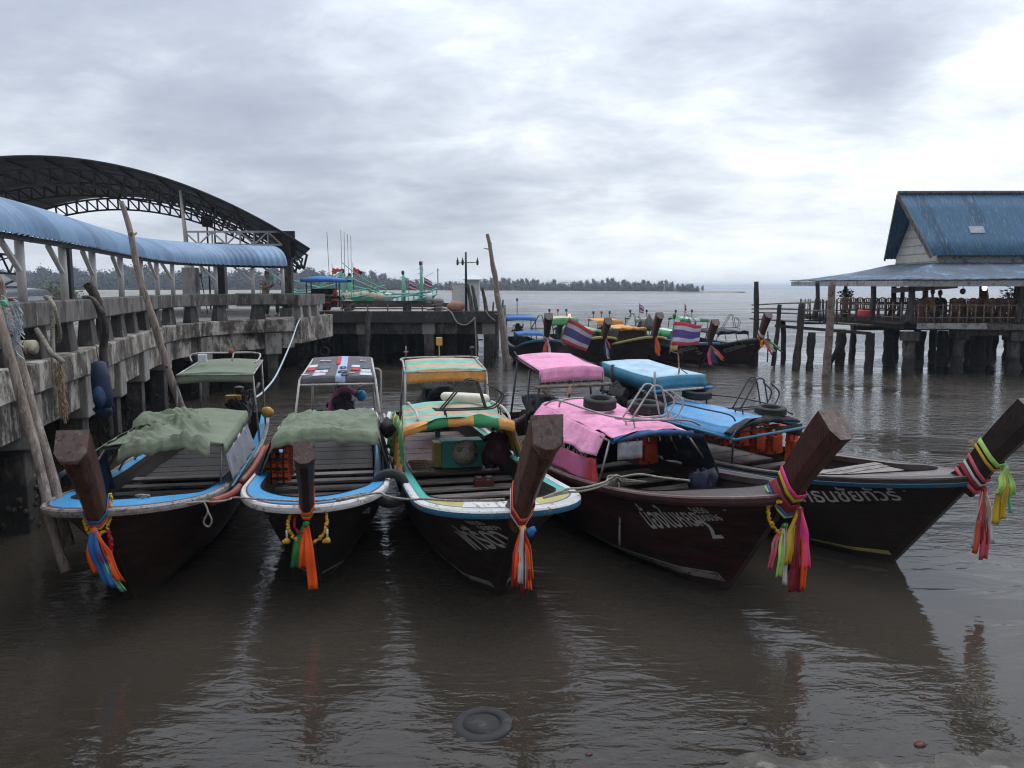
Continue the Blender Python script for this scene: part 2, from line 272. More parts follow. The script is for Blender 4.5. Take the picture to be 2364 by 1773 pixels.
# ------------------------------------------------------------------ mesh builder
class MB:
    def __init__(s): s.v = []; s.f = []; s.m = []; s.sm = []
    def add(s, vs, fs, mi=0, smooth=False):
        o = len(s.v); s.v += [Vector(p) for p in vs]
        for f in fs: s.f.append(tuple(i+o for i in f)); s.m.append(mi); s.sm.append(smooth)
        return s
    def box(s, c, sz, rot=None, mi=0, taper=1.0):
        x, y, z = (q/2 for q in sz); P = []
        for k in (-1, 1):
            t = taper if k > 0 else 1.0
            for a, b in ((-1, -1), (1, -1), (1, 1), (-1, 1)): P.append(Vector((a*x*t, b*y*t, k*z)))
        if rot is not None:
            if not isinstance(rot, Matrix): rot = Matrix.Rotation(rot, 3, 'Z')
            P = [rot @ p for p in P]
        return s.add([p+Vector(c) for p in P], [(3, 2, 1, 0), (4, 5, 6, 7), (0, 1, 5, 4), (1, 2, 6, 5), (2, 3, 7, 6), (3, 0, 4, 7)], mi)
    def bar(s, p0, p1, wd, ht=None, mi=0):
        p0 = Vector(p0); p1 = Vector(p1); d = p1-p0; L = d.length; d.normalize(); ht = ht or wd
        up = Vector((0, 0, 1)) if abs(d.z) < .95 else Vector((0, 1, 0))
        x = d.cross(up).normalized(); u = x.cross(d)
        P = [p+x*a*wd/2+u*b*ht/2 for p in (p0, p1) for a, b in ((-1, -1), (1, -1), (1, 1), (-1, 1))]
        return s.add(P, [(0, 1, 2, 3), (7, 6, 5, 4), (0, 4, 5, 1), (1, 5, 6, 2), (2, 6, 7, 3), (3, 7, 4, 0)], mi)
    def tube(s, pts, r, n=6, mi=0, caps=True, closed=False, wob=0.):
        pts = [Vector(p) for p in pts]; K = len(pts); o = []; nrm = None
        for i, p in enumerate(pts):
            if closed: d = pts[(i+1) % K]-pts[i-1]
            else: d = pts[min(i+1, K-1)]-pts[max(i-1, 0)]
            if d.length < 1e-9: d = Vector((0, 0, 1))
            d.normalize()
            if nrm is None:
                nrm = d.cross(Vector((0, 0, 1)) if abs(d.z) < .9 else Vector((0, 1, 0))).normalized()
            else:
                nrm = (nrm-d*nrm.dot(d))
                nrm = nrm.normalized() if nrm.length > 1e-6 else d.orthogonal().normalized()
            b = d.cross(nrm); rr = r[i] if isinstance(r, (list, tuple)) else r
            for k in range(n):
                a = 2*math.pi*k/n; q = rr*(1+wob*noise.noise(Vector((p.x*3+k*1.7, p.y*3, p.z*3)))) if wob else rr
                o.append(p+nrm*math.cos(a)*q+b*math.sin(a)*q)
        fs = []
        for i in range(K if closed else K-1):
            j = (i+1) % K
            for k in range(n): fs.append((i*n+k, i*n+(k+1) % n, j*n+(k+1) % n, j*n+k))
        if caps and not closed: fs.append(tuple(range(n-1, -1, -1))); fs.append(tuple((K-1)*n+k for k in range(n)))
        return s.add(o, fs, mi, n > 4)
    def grid(s, rows, mi=0, smooth=True, mfun=None, flip=False):
        o = len(s.v); nr = len(rows); nc = len(rows[0])
        for r in rows: s.v += [Vector(p) for p in r]
        for i in range(nr-1):
            for j in range(nc-1):
                f = (o+i*nc+j, o+i*nc+j+1, o+(i+1)*nc+j+1, o+(i+1)*nc+j)
                s.f.append(f[::-1] if flip else f); s.m.append(mfun(i, j) if mfun else mi); s.sm.append(smooth)
        return s
    def lathe(s, prof, c=(0, 0, 0), n=16, mi=0, rot=None, smooth=True):
        P = []
        for (r, z) in prof:
            for k in range(n):
                a = 2*math.pi*k/n; p = Vector((r*math.cos(a), r*math.sin(a), z))
                if rot is not None: p = rot @ p
                P.append(p+Vector(c))
        fs = []
        for i in range(len(prof)-1):
            for k in range(n): fs.append((i*n+k, i*n+(k+1) % n, (i+1)*n+(k+1) % n, (i+1)*n+k))
        if prof[0][0] > 1e-6: fs.append(tuple(range(n-1, -1, -1)))
        if prof[-1][0] > 1e-6: fs.append(tuple((len(prof)-1)*n+k for k in range(n)))
        return s.add(P, fs, mi, smooth)
    def blob(s, c, r, n=8, mi=0, wob=.15):
        r = r if isinstance(r, (tuple, list)) else (r, r, r); P = []; m = n//2+1
        for i in range(m+1):
            th = math.pi*i/m
            for k in range(n):
                a = 2*math.pi*k/n; d = Vector((math.sin(th)*math.cos(a), math.sin(th)*math.sin(a), math.cos(th)))
                q = 1+wob*noise.noise(d*2+Vector(c)*3)
                P.append(Vector((d.x*r[0]*q, d.y*r[1]*q, d.z*r[2]*q))+Vector(c))
        fs = []
        for i in range(m):
            for k in range(n): fs.append((i*n+k, (i+1)*n+k, (i+1)*n+(k+1) % n, i*n+(k+1) % n))
        return s.add(P, fs, mi, True)
    def prism(s, outline, h0, h1, mi=0, mtop=None):       # outline in XY
        n = len(outline); P = [Vector((x, y, h0)) for x, y in outline]+[Vector((x, y, h1)) for x, y in outline]
        s.add(P, [tuple(range(n-1, -1, -1))]+[(i, (i+1) % n, n+(i+1) % n, n+i) for i in range(n)], mi)
        return s.add([Vector((x, y, h1)) for x, y in outline], [tuple(range(n))], mi if mtop is None else mtop)
    def build(s, name, ms, parent=None, local=False, solid=0., bevel=0.):
        me = bpy.data.meshes.new(name)
        vs = s.v
        if parent is not None and not local:
            inv = wmat(parent).inverted(); vs = [inv @ p for p in vs]
        me.from_pydata([tuple(p) for p in vs], [], s.f); me.validate(clean_customdata=False)
        if not isinstance(ms, (list, tuple)): ms = [ms]
        for m in ms: me.materials.append(MT[m] if isinstance(m, str) else m)
        if len(me.polygons) == len(s.m):
            me.polygons.foreach_set('material_index', s.m); me.polygons.foreach_set('use_smooth', s.sm)
        me.update()
        o = bpy.data.objects.new(name, me); COL.objects.link(o)
        if parent is not None: o.parent = parent
        if solid: q = o.modifiers.new('thickness', 'SOLIDIFY'); q.thickness = solid; q.offset = 0
        if bevel: q = o.modifiers.new('bevel', 'BEVEL'); q.width = bevel; q.segments = 2; q.limit_method = 'ANGLE'
        return o
def wmat(o):
    m = Matrix.Translation(o.location) @ o.rotation_euler.to_matrix().to_4x4()
    return (wmat(o.parent) @ m) if o.parent else m
def thing(name, label, cat, loc=(0, 0, 0), rotz=0., group=None):
    o = bpy.data.objects.new(name, None); COL.objects.link(o); o.empty_display_size = .2
    o.location = loc; o.rotation_euler = (0, 0, rotz)
    return tag(o, label, cat, group)
def tag(o, label, cat, group=None):
    o['label'] = label; o['category'] = cat
    if group: o['group'] = group
    return o
def setting(o, kind='structure', label=None):
    o['kind'] = kind
    if label: o['label'] = label
    return o
def copytree(o, loc=None, rotz=None, label=None, parent=None):
    c = o.copy(); COL.objects.link(c)
    if parent is not None: c.parent = parent
    if loc is not None: c.location = loc
    if rotz is not None: c.rotation_euler = (c.rotation_euler.x, c.rotation_euler.y, rotz)
    if label: c['label'] = label
    for ch in list(o.children): copytree(ch, parent=c)
    return c
def lerp(a, b, t): return a+(b-a)*t
def sstep(a, b, x):
    t = min(1, max(0, (x-a)/(b-a))); return t*t*(3-2*t)
def nz(x, y, z=0.): return noise.noise(Vector((x, y, z)))
def sag(p0, p1, s=.1, n=10):
    p0 = Vector(p0); p1 = Vector(p1)
    return [p0.lerp(p1, i/n)-Vector((0, 0, s*4*(i/n)*(1-i/n))) for i in range(n+1)]
def smooth_path(pts, n=4):
    pts = [Vector(p) for p in pts]; o = []
    for i in range(len(pts)-1):
        a = pts[max(i-1, 0)]; b = pts[i]; c = pts[i+1]; d = pts[min(i+2, len(pts)-1)]
        for k in range(n):
            t = k/n; o.append(.5*((2*b)+(c-a)*t+(2*a-5*b+4*c-d)*t*t+(3*b-a-3*c+d)*t**3))
    return o+[pts[-1]]
# ------------------------------------------------------------------ setting: water, bed, far shore
def water_material():
    m = bpy.data.materials.new('water'); m.use_nodes = True; t = m.node_tree; n = t.nodes; l = t.links; n.clear()
    def new(k, **kw):
        q = n.new(k)
        for a, b in kw.items(): setattr(q, a, b)
        return q
    def mm(op, a, b=None, clamp=False):
        q = new('ShaderNodeMath', operation=op, use_clamp=clamp)
        for i, x in enumerate((a, b)):
            if x is None: continue
            if isinstance(x, (int, float)): q.inputs[i].default_value = x
            else: l.new(x, q.inputs[i])
        return q.outputs[0]
    def mr(x, a, b, c, d):
        q = new('ShaderNodeMapRange', interpolation_type='SMOOTHSTEP'); l.new(x, q.inputs[0])
        for i, z in enumerate((a, b, c, d)): q.inputs[i+1].default_value = z
        return q.outputs[0]
    o = new('ShaderNodeOutputMaterial'); tcn = new('ShaderNodeTexCoord'); sp = new('ShaderNodeSeparateXYZ'); l.new(tcn.outputs['Object'], sp.inputs[0])
    def noi(sc_, det, st, rot=0., dist=0., loc=0.):
        mp = new('ShaderNodeMapping'); mp.inputs['Scale'].default_value = st; mp.inputs['Rotation'].default_value = (0, 0, rot); mp.inputs['Location'].default_value = (loc, loc, loc)
        l.new(tcn.outputs['Object'], mp.inputs[0])
        q = new('ShaderNodeTexNoise'); q.inputs['Scale'].default_value = sc_; q.inputs['Detail'].default_value = det; q.inputs['Roughness'].default_value = .5; q.inputs['Distortion'].default_value = dist
        l.new(mp.outputs[0], q.inputs['Vector']); return q.outputs[0]
    a = noi(1.3, 2, (.7, 1.6, 1), R(12), .6); b = noi(4.2, 3, (.6, 1.5, 1), R(-18), .8, 3.); c = noi(.35, 2, (.6, 1.3, 1), R(8), .3, 7.)
    d = noi(11, 3, (.8, 1.4, 1), R(25), .4, 5.)
    patch = mr(noi(.16, 3, (.8, 1.2, 1), R(20), .5, 2.), .38, .60, .15, 1.15)
    rough = mr(sp.outputs[1], 8., 17., .5, 1.0)               # rougher water away from the sheltered shore
    amp = mm('MULTIPLY', mm('MULTIPLY', patch, rough), 1.5)
    h = mm('ADD', mm('MULTIPLY', a, .034), mm('MULTIPLY', mm('ADD', mm('MULTIPLY', b, .040), mm('MULTIPLY', d, .013)), amp))
    h = mm('ADD', mm('MULTIPLY', h, mr(sp.outputs[1], 7., 16., .55, 1.0)), mm('MULTIPLY', mm('MULTIPLY', c, mr(sp.outputs[1], 15., 60., .05, .16)), rough))
    bp = new('ShaderNodeBump'); bp.inputs['Strength'].default_value = 1.; bp.inputs['Distance'].default_value = 1.; l.new(h, bp.inputs['Height'])
    gl = new('ShaderNodeBsdfGlossy'); l.new(mr(sp.outputs[1], 20., 200., .045, .22), gl.inputs['Roughness']); gl.inputs['Color'].default_value = (.97, .98, 1, 1); l.new(bp.outputs[0], gl.inputs['Normal'])
    df = new('ShaderNodeBsdfDiffuse'); df.inputs['Color'].default_value = (.030, .0255, .021, 1)
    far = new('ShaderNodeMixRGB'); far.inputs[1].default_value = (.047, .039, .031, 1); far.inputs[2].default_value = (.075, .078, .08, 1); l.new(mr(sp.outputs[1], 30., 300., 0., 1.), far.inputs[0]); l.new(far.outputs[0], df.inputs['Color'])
    tr = new('ShaderNodeBsdfTransparent'); tr.inputs['Color'].default_value = (.62, .55, .46, 1)
    dep = mr(mm('ADD', sp.outputs[1], mm('MULTIPLY', noi(.7, 4, (1, 1, 1), 0, .4), 1.8)), 5.2, 8.4, .35, 1.0)
    body = new('ShaderNodeMixShader'); l.new(dep, body.inputs[0]); l.new(tr.outputs[0], body.inputs[1]); l.new(df.outputs[0], body.inputs[2])
    fr = new('ShaderNodeFresnel'); fr.inputs['IOR'].default_value = 1.34; l.new(bp.outputs[0], fr.inputs['Normal'])
    mix = new('ShaderNodeMixShader'); l.new(mm('MULTIPLY', mm('MINIMUM', fr.outputs[0], mr(sp.outputs[1], 14., 70., .9, .62)), mr(sp.outputs[1], 12., 60., 1.0, .78)), mix.inputs[0]); l.new(body.outputs[0], mix.inputs[1]); l.new(gl.outputs[0], mix.inputs[2])
    l.new(mix.outputs[0], o.inputs[0]); return m
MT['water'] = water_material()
WX = 5200
m = MB(); m.add([(-WX, -60, 0), (WX, -60, 0), (WX, 5600, 0), (-WX, 5600, 0)], [(0, 1, 2, 3)])
setting(m.build('water', 'water'), label='murky brown harbour water with small ripples')
def bed_z(x, y):
    z = lerp(-.035, -.6, sstep(5.0, 11.5, y+.35*nz(x*.4, y*.4)-.16*max(0, min(x, 5)-1)))+.060*sstep(5.9, 5.3, y-.10*max(0, x-2.2)+.12*nz(x*.9, 1))*sstep(.8, 2.2, x)
    return z+.035*nz(x*.8, y*.8, 2)+.022*nz(x*2.6, y*2.6, 5)+.014*nz(x*7, y*7, 9)
MT['mud'] = mat('mud', (.098, .088, .075), .7, .3, 1.2, 1.0, 26, [((.045, .039, .033), .45, 1.4), ((.19, .175, .155), .25, 4)])
m = MB(); xs = [-14+.12*i for i in range(260)]; ys = [3+.12*i for i in range(72)]+[12, 14, 20, 60]
m.grid([[(x, y, bed_z(x, y) if y < 11.5 else -.6) for x in xs] for y in ys])
setting(m.build('mud_bed', 'mud'), label='muddy foreshore under shallow water')
m = MB()
rows = []
for i in range(90):
    x = -760+i*10.2
    right = sstep(-150, 150, x); y0 = lerp(395, 505, right)+9*nz(x*.01, 3); rows.append([(x, y0, -.25), (x, y0+12, .35), (x, lerp(472, 516, right), lerp(1.9, 1.0, right)), (x, 530, 2.3*(1-.6*right)), (x, 610, 2.3*(1-.6*right)), (x, 640, -.3)])
rows.append([(140+.4*k, 516+14*(k-1), -.3) for k in range(6)])
m.grid(rows, flip=True); setting(m.build('far_beach', 'sand'), label='pale sandy far shore')
# low sand bar in the shallows on the left
m = MB(); rows = []
for i in range(40):
    t = i/39; x = lerp(-330, -8, t); wd = 9*math.sin(math.pi*min(1, t*1.02))**.5+.1; y = lerp(300, 330, t)+4*nz(t*5, 1)
    rows.append([(x, y-wd, -.1), (x, y-wd*.4, .10), (x, y+wd*.4, .12), (x, y+wd, -.1)])
m.grid(rows, flip=True); setting(m.build('sand_bar', 'sand'), label='thin sand bar showing above the shallows')

def tree_mesh(kind, rnd):
    m = MB(); H = 1.0
    m.tube([(0, 0, 0), (.01, .01, .45), (rnd.uniform(-.03, .03), 0, .9)], [.022, .015, .004], 5, 1)
    ncl = 26 if kind < 3 else 16
    for i in range(ncl):
        t = rnd.random()
        if kind < 3:     # feathery casuarina: uneven plumes
            z = .10+.88*t**.85; rad = .36*(1-.62*t)*rnd.uniform(.2, 1.0)
        else:            # low bushy tree
            z = .1+.8*t; rad = .42*math.sin(math.pi*(.15+.8*t))*rnd.uniform(.3, 1)
        a = rnd.uniform(0, 6.28); c = Vector((rad*math.cos(a), rad*math.sin(a), z-.03)); r = rnd.uniform(.08, .17)*(1.15-.5*t) if kind < 3 else rnd.uniform(.22, .33)
        m.tube([(0, 0, max(.08, z-.22)), tuple(c)], [.009, .003], 3, 1)
        if i == 0 and kind >= 3: m.blob((0, 0, .46), (.30, .30, .38), 12, wob=.6)
        for k in range(36):
            d = Vector((rnd.gauss(0, 1), rnd.gauss(0, 1), rnd.gauss(0, 1.25))); d *= r*.62
            p = c+d; q = .05 if kind < 3 else .075
            u = Vector((rnd.gauss(0, 1), rnd.gauss(0, 1), rnd.gauss(0, 1))).normalized()*q*rnd.uniform(.6, 1.3); v = u.orthogonal().normalized()*q*rnd.uniform(.3, .7)
            v = Matrix.Rotation(rnd.uniform(0, 6.28), 3, u) @ v
            m.add([p-u-v*.5, p+v, p+u*1.1, p-v], [(0, 1, 2, 3)])
    return m
rnd = random.Random(11)
protos = []
for i in range(6):
    kd = i if i < 3 else (0 if i == 3 else 3)
    me = tree_mesh(kd, rnd).build('tree_mesh_source', ['leaf' if i % 2 == 0 else 'leaf_pale', 'trunk'])
    protos.append(me.data); bpy.data.objects.remove(me)
def tree(x, y, z, h, kind, wd, label, group, name='casuarina_tree', cat='tree'):
    o = bpy.data.objects.new(name, protos[kind]); COL.objects.link(o); o.location = (x, y, z-.2); s_ = h; o.scale = (s_*wd, s_*wd, s_); o.rotation_euler = (0, 0, rnd.uniform(0, 6.28))
    return tag(o, label, cat, group)
def height_at(u):                          # crown height (m) of the far wood along the picture
    for (a, ha), (b, hb) in zip(HT[:-1], HT[1:]):
        if a <= u <= b: return lerp(ha, hb, (u-a)/(b-a))
    return 8
HT = [(-200, 14), (60, 13.5), (330, 14.5), (470, 13), (640, 13.5), (740, 12.5), (860, 11), (990, 6), (1090, 5), (1130, 7.5), (1230, 7.5), (1300, 7), (1340, 8), (1420, 7.6), (1540, 7), (1600, 5.5), (1640, 2.5)]
u = -60
while u < 1632:
    y = lerp(515, 535, rnd.random()); hh = height_at(u)*rnd.uniform(.66, 1.10)
    if 1298 < u < 1332: hh *= .4
    p = ony(u, 664, y)
    tree(p.x, y, 1.9 if u < 1200 else 1.2, hh, rnd.choice((0, 1, 2, 3)), rnd.uniform(.85, 1.15), 'hazy casuarina tree in the wood along the far shore', 'casuarina trees on the far shore')
    u += rnd.uniform(9, 15)
u = -60
while u < 1632:                            # lower bushy trees in front
    y = lerp(492, 508, rnd.random()); p = ony(u, 664, y); hh = height_at(u)*rnd.uniform(.5, .78)
    if 985 < u < 1110: hh *= 1.2
    tree(p.x, lerp(y, 515, sstep(1000, 1400, u)), 1.8 if u < 1200 else 1.1, max(2, hh), rnd.choice((4, 5)), rnd.uniform(1.0, 1.5), 'low bushy tree at the foot of the far wood', 'bushy trees on the far shore', 'bushy_tree')
    u += rnd.uniform(9, 14)
# the big bush on the near spit behind the car
for (u, v, y, hh, wd) in [(128, 690, 150, 3.6, 1.5), (160, 690, 158, 2.9, 1.6), (100, 690, 156, 3.2, 1.5)]:
    p = ony(u, v, y)
    o = tree(p.x, y, .6, hh, 4, wd, 'olive green bush on the spit behind the silver car', 'bushes behind the car', 'bush', 'bush'); o.data = o.data.copy(); o.data.materials[0] = MT['bush']
m = MB(); rows = []
for i in range(24):
    t = i/23; x = lerp(-150, -58, t); rows.append([(x, 120+20*t, -.1), (x, 128+18*t, .8*(1-t*.8)), (x, 170, .9*(1-t*.8)), (x, 190, -.1)])
m.grid(rows, flip=True); setting(m.build('near_spit', 'sand'), label='sandy spit with bushes')
# distant mast on the far shore
m = MB(); p = ony(1011, 660, 520); m.tube([(p.x, 520, 1), (p.x, 520, 14.5)], .35, 6); m.box((p.x, 520, 14.8), (1.0, 1.0, .8)); m.tube([(p.x, 520, 15.0), (p.x, 520, 16.5)], .08, 4)
tag(m.build('radio_mast', 'truss_grey'), 'thin radio mast rising from the far wood', 'mast')
# ------------------------------------------------------------------ the concrete pier on the left
edge = smooth_path([(-5.3, 4.5, 0), (-5.9, 7.5, 0), (-6.72, 11.2, 0), (-7.45, 14.3, 0), (-8.2, 17.0, 0), (-9.1, 20.5, 0), (-9.5, 23.0, 0), (-9.15, 25.2, 0), (-8.35, 26.4, 0), (-7.35, 27.2, 0)], 6)
elen = [0.]
for a, b in zip(edge[:-1], edge[1:]): elen.append(elen[-1]+(b-a).length)
def along(s, off=0., z=0.):                # point on the pier edge, off = metres outwards over the water
    s = max(0, min(elen[-1]-1e-4, s))
    for i in range(len(edge)-1):
        if elen[i] <= s <= elen[i+1]:
            t = (s-elen[i])/(elen[i+1]-elen[i]); p = edge[i].lerp(edge[i+1], t)
            d0 = (edge[i+1]-edge[i]).normalized(); d1 = (edge[min(i+2, len(edge)-1)]-edge[min(i+1, len(edge)-2)]).normalized(); d = d0.lerp(d1, t).normalized()
            return Vector((p.x+d.y*off, p.y-d.x*off, z)), d
LE = elen[-1]
pier = thing('concrete_pier', 'weathered curved concrete pier with heavy railing on the left', 'pier', (-9, 18, 0))
def sweep(prof, s0=0., s1=None, step=.45, jit=0.):
    m = MB(); s1 = s1 or LE; n = int((s1-s0)/step)+1; rows = []
    for i in range(n+1):
        s = lerp(s0, s1, i/n)
        rows.append([along(s, o+(jit*nz(s*1.3, z*3) if jit else 0), z+(jit*.6*nz(s*1.7, o*3, 4) if jit else 0))[0] for (o, z) in prof])
    rows = [r+[r[0]] for r in rows]
    m.grid(rows, smooth=False); m.add(rows[0][:-1], [tuple(range(len(prof)-1, -1, -1))]); m.add(rows[-1][:-1], [tuple(range(len(prof)))]); return m
sweep([(-.34, 2.84), (-.02, 2.84), (0, 2.86), (0, 3.18), (-.02, 3.2), (-.34, 3.2)], jit=.012).build('rail_beam', 'concrete_rail', pier)
sweep([(-.55, 1.93), (.08, 1.93), (.10, 1.95), (.10, 2.34), (.08, 2.36), (-.55, 2.36)], jit=.015).build('edge_beam', 'concrete', pier)
sweep([(-.45, 1.38), (-.06, 1.38), (-.06, 1.925), (-.45, 1.925)], jit=.01).build('lower_beam', 'concrete', pier)
s = .7; k = 0
while s < LE-.3:
    p, d = along(s, -.17, 2.6); ang = math.atan2(d.y, d.x)
    m = MB(); m.box((p.x, p.y, 2.6), (.46, .27, .5), ang, taper=.68); m.build('rail_post', 'concrete_dark', pier, bevel=.01)
    s += 1.38; k += 1
p, d = along(LE-.02, -.17, 0); 
# end of the railing: return wall with slit
m = MB(); m.bar((p.x+.1, p.y-.1, 2.98), (p.x+.25, p.y+3.2, 2.98), .3, .38); m.build('rail_beam', 'concrete_rail', pier)
for q in (.35, 1.3, 2.3): 
    m = MB(); m.box((p.x+.12+.05*q, p.y+q, 2.57), (.26, .34, .5), taper=.8); m.build('rail_post', 'concrete_pale', pier, bevel=.01)
m = MB(); m.bar((p.x+.12, p.y-.1, 1.95), (p.x+.3, p.y+4, 1.95), .4, .84); m.build('edge_beam', 'concrete', pier)
# deck
back = [(-9.4, 47), (-42, 47), (-42, 4.5)]
m = MB(); m.prism([(q.x, q.y) for q in [along(LE*i/50, -.5, 0)[0] for i in range(51)]]+[(-8.2, 33), (-8.2, 35.0)]+back, 2.05, 2.30, 0); m.build('pier_deck', 'deck_conc', pier)
# piles with hanging corbels
s = 1.2
while s < LE:
    for off, hh in ((-.25, 0), (-2.6, 1), (-5.2, 1)):
        p, d = along(s, off, 0); ang = math.atan2(d.y, d.x)
        m = MB(); m.box((p.x, p.y, .35), (.38, .38, 2.7), ang); pl_ = m.build('pile', 'pile_conc', pier, bevel=.02)
        if not hh:
            m = MB(); m.box((p.x, p.y, 1.55), (.56, .62, .72), ang); m.build('pile_cap', 'concrete_pale', pier, bevel=.03)
            m = MB()
            for q in range(46):
                a = random.uniform(0, 6.28); z = random.uniform(-.1, .62); r = .2+.02*random.random()
                w_ = random.choice((0, 1, 2, 3)); t_ = random.uniform(-.18, .18); x_, y_ = ((.19, t_), (-.19, t_), (t_, .19), (t_, -.19))[w_]
                m.blob((p.x+x_*math.cos(ang)-y_*math.sin(ang), p.y+x_*math.sin(ang)+y_*math.cos(ang), z), random.uniform(.02, .05), 5)
            m.build('barnacles', 'barnacle', pl_)
    p, d = along(s, -.4, 0); nrm = Vector((-d.y, d.x, 0))
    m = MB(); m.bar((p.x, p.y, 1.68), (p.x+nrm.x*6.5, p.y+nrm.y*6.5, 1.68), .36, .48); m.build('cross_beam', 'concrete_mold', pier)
    s += 2.75
# mass of the bank under the pier on the far left (dark retaining wall)
wl = [along(LE*i/30, -6.5, 0)[0] for i in range(31)]
m = MB(); m.grid([[(q.x, q.y, -.5), (q.x, q.y, 2.04)] for q in wl]+[[(-9.5, 38, -.5), (-9.5, 38, 2.04)]], smooth=False); m.build('dark_back_wall', 'concrete_mold', pier, solid=.3)

# ------------------------------------------------------------------ pier head facing the camera
jet = thing('pier_head', 'dark stained concrete pier head on square columns behind the boats', 'pier', (-4.5, 36, 0))
Y0 = 34.6; XR = -.45; XL = -9.3
def ox(u, y): return (u-CX)/F*(y*_c+.35)
m = MB(); m.box(((XL+XR)/2, Y0+6, 2.16), (XR-XL, 12, .44)); m.build('pier_deck', 'deck_conc', jet)
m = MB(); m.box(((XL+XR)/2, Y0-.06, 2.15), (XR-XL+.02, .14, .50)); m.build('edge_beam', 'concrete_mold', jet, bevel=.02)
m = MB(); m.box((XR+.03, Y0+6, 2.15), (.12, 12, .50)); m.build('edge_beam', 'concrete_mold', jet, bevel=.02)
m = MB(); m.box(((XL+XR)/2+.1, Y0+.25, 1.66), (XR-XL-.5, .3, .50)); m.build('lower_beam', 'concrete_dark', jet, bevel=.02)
for u in (1128, 990, 838, 700):
    x = ox(u, Y0)
    m = MB(); m.box((x, Y0+.25, 1.66), (.56, .42, .54)); m.build('pile_cap', 'concrete_pale', jet, bevel=.03)
    m = MB(); m.box((x, Y0+.25, .4), (.42, .4, 2.0)); pl_ = m.build('pile', 'pile_conc', jet, bevel=.02)
    m = MB()
    for q in range(60): m.blob((x+random.uniform(-.22, .22), Y0+.25+random.choice((-.2, -.21)), random.uniform(-.1, .6)), random.uniform(.02, .05), 5)
    m.build('barnacles', 'barnacle', pl_)
    for dy in (3.6, 7.2, 11):
        m = MB(); m.tube([(x+.1*nz(x, dy), Y0+dy, -.6), (x, Y0+dy, .6), (x+.05, Y0+dy, 1.95)], [.3, .27, .22], 9, wob=.3); m.build('pile', 'wetpile', jet)
for u, dy in ((1040, 2.2), (1062, 4.5), (1088, 2.6), (1010, 5.0), (950, 6)):
    x = ox(u, Y0+dy); m = MB(); m.tube([(x, Y0+dy, -.6), (x+.02, Y0+dy, .7), (x, Y0+dy, 1.95)], [.29, .31, .24], 9, wob=.35); m.build('pile', 'wetpile', jet)
m = MB(); m.bar((ox(1035, 38), 38, .9), (ox(1115, 38), 38, .95), .06); m.build('brace', 'wetpile', jet)
m = MB(); m.box((-6.2, Y0+8, 1.0), (7.6, .3, 3.2)); m.build('dark_back_wall', 'concrete_mold', jet)  # dark wall, widened to stand for the black shade beneath the pier head
# kerb pipe rail along the head
kr = thing('pipe_rail', 'low rusty pipe rail along the edge of the pier head', 'rail', (-4, Y0+.3, 2.4))
xa, xb = ox(785, Y0), ox(985, Y0); m = MB(); m.bar((xa, Y0+.25, 2.78), (xb, Y0+.25, 2.78), .16, .11); m.build('top_rail', 'concrete_dark', kr)
m = MB(); m.tube([(xa, Y0+.25, 2.5), (xb, Y0+.25, 2.5)], .035, 6); m.build('lower_rail', 'metal_rust', kr)
for u in (790, 849, 895, 975): m = MB(); m.tube([(ox(u, Y0), Y0+.25, 2.38), (ox(u, Y0), Y0+.25, 2.74)], .03, 6); m.build('rail_post', 'metal_rust', kr)
m = MB(); m.box((ox(940, Y0), Y0+.25, 2.58), (.34, .2, .39)); m.build('block', 'concrete_dark', kr)
# bollards
for u, h_, lab in ((805, .42, 'squat concrete mooring bollard beside the three-wheeler'), (1011, .48, 'pale mushroom-headed mooring bollard with coiled rope at its foot')):
    b = thing('mooring_bollard', lab, 'bollard', (ox(u, Y0+.5), Y0+.55, 2.38), 0, 'bollards on the pier head')
    m = MB(); m.lathe([(.16, 0), (.14, h_*.55), (.2, h_*.6), (.29, h_*.8), (.27, h_*1.05), (.12, h_*1.2), (0, h_*1.22)], n=14); m.build('bollard_post', 'concrete_pale', b, local=True)
    if u > 900: m = MB(); m.tube([(.24*math.cos(a*.5), .24*math.sin(a*.5), .04+.012*a) for a in range(36)], .025, 5); m.build('rope_coil', 'rope', b, local=True)
# orange buoy, kiosk, lamp pole, stakes
x = ox(1055, Y0+.8); m = MB(); m.blob((0, 0, .2), (.42, .3, .24), 12, wob=.3); m.tube([(-.45, 0, .1), (-.9, -.1, .08), (-1.3, .1, .06)], .05, 6); o = m.build('net_float', 'buoy_orange'); o.location = (x, Y0+.8, 2.38)
tag(o, 'faded orange net float lying on the pier head by the kiosk', 'float')
ks = thing('kiosk', 'small white kiosk with a pyramid roof at the end of the pier head', 'kiosk', (ox(1093, Y0+1.6), Y0+1.7, 2.38))
m = MB(); m.box((0, 0, 1.02), (.95, .95, 2.04)); m.build('wall', 'van_white', ks, local=True, bevel=.01)
m = MB(); m.add([(-.72, -.72, 2.04), (.72, -.72, 2.04), (.72, .72, 2.04), (-.72, .72, 2.04), (0, 0, 2.42), (-.72, -.72, 1.98), (.72, -.72, 1.98), (.72, .72, 1.98), (-.72, .72, 1.98)], [(0, 1, 4), (1, 2, 4), (2, 3, 4), (3, 0, 4), (5, 6, 1, 0), (6, 7, 2, 1), (7, 8, 3, 2), (8, 5, 0, 3), (8, 7, 6, 5)]); m.build('roof', 'van_white', ks, local=True)
m = MB(); m.box((-1.02, .1, .86), (1.0, .9, 1.72)); m.build('annex', 'van_white', ks, local=True, bevel=.01)
m = MB(); m.box((-1.02, .1, 1.77), (1.15, 1.05, .05), Matrix.Rotation(R(3), 3, 'Y')); m.build('annex_roof', 'van_white', ks, local=True)
m = MB(); m.box((-1.5, -.36, 1.35), (.06, .03, .3)); m.build('notice', 'rib_amber', ks, local=True)
ks.scale = (.62, .62, .68)
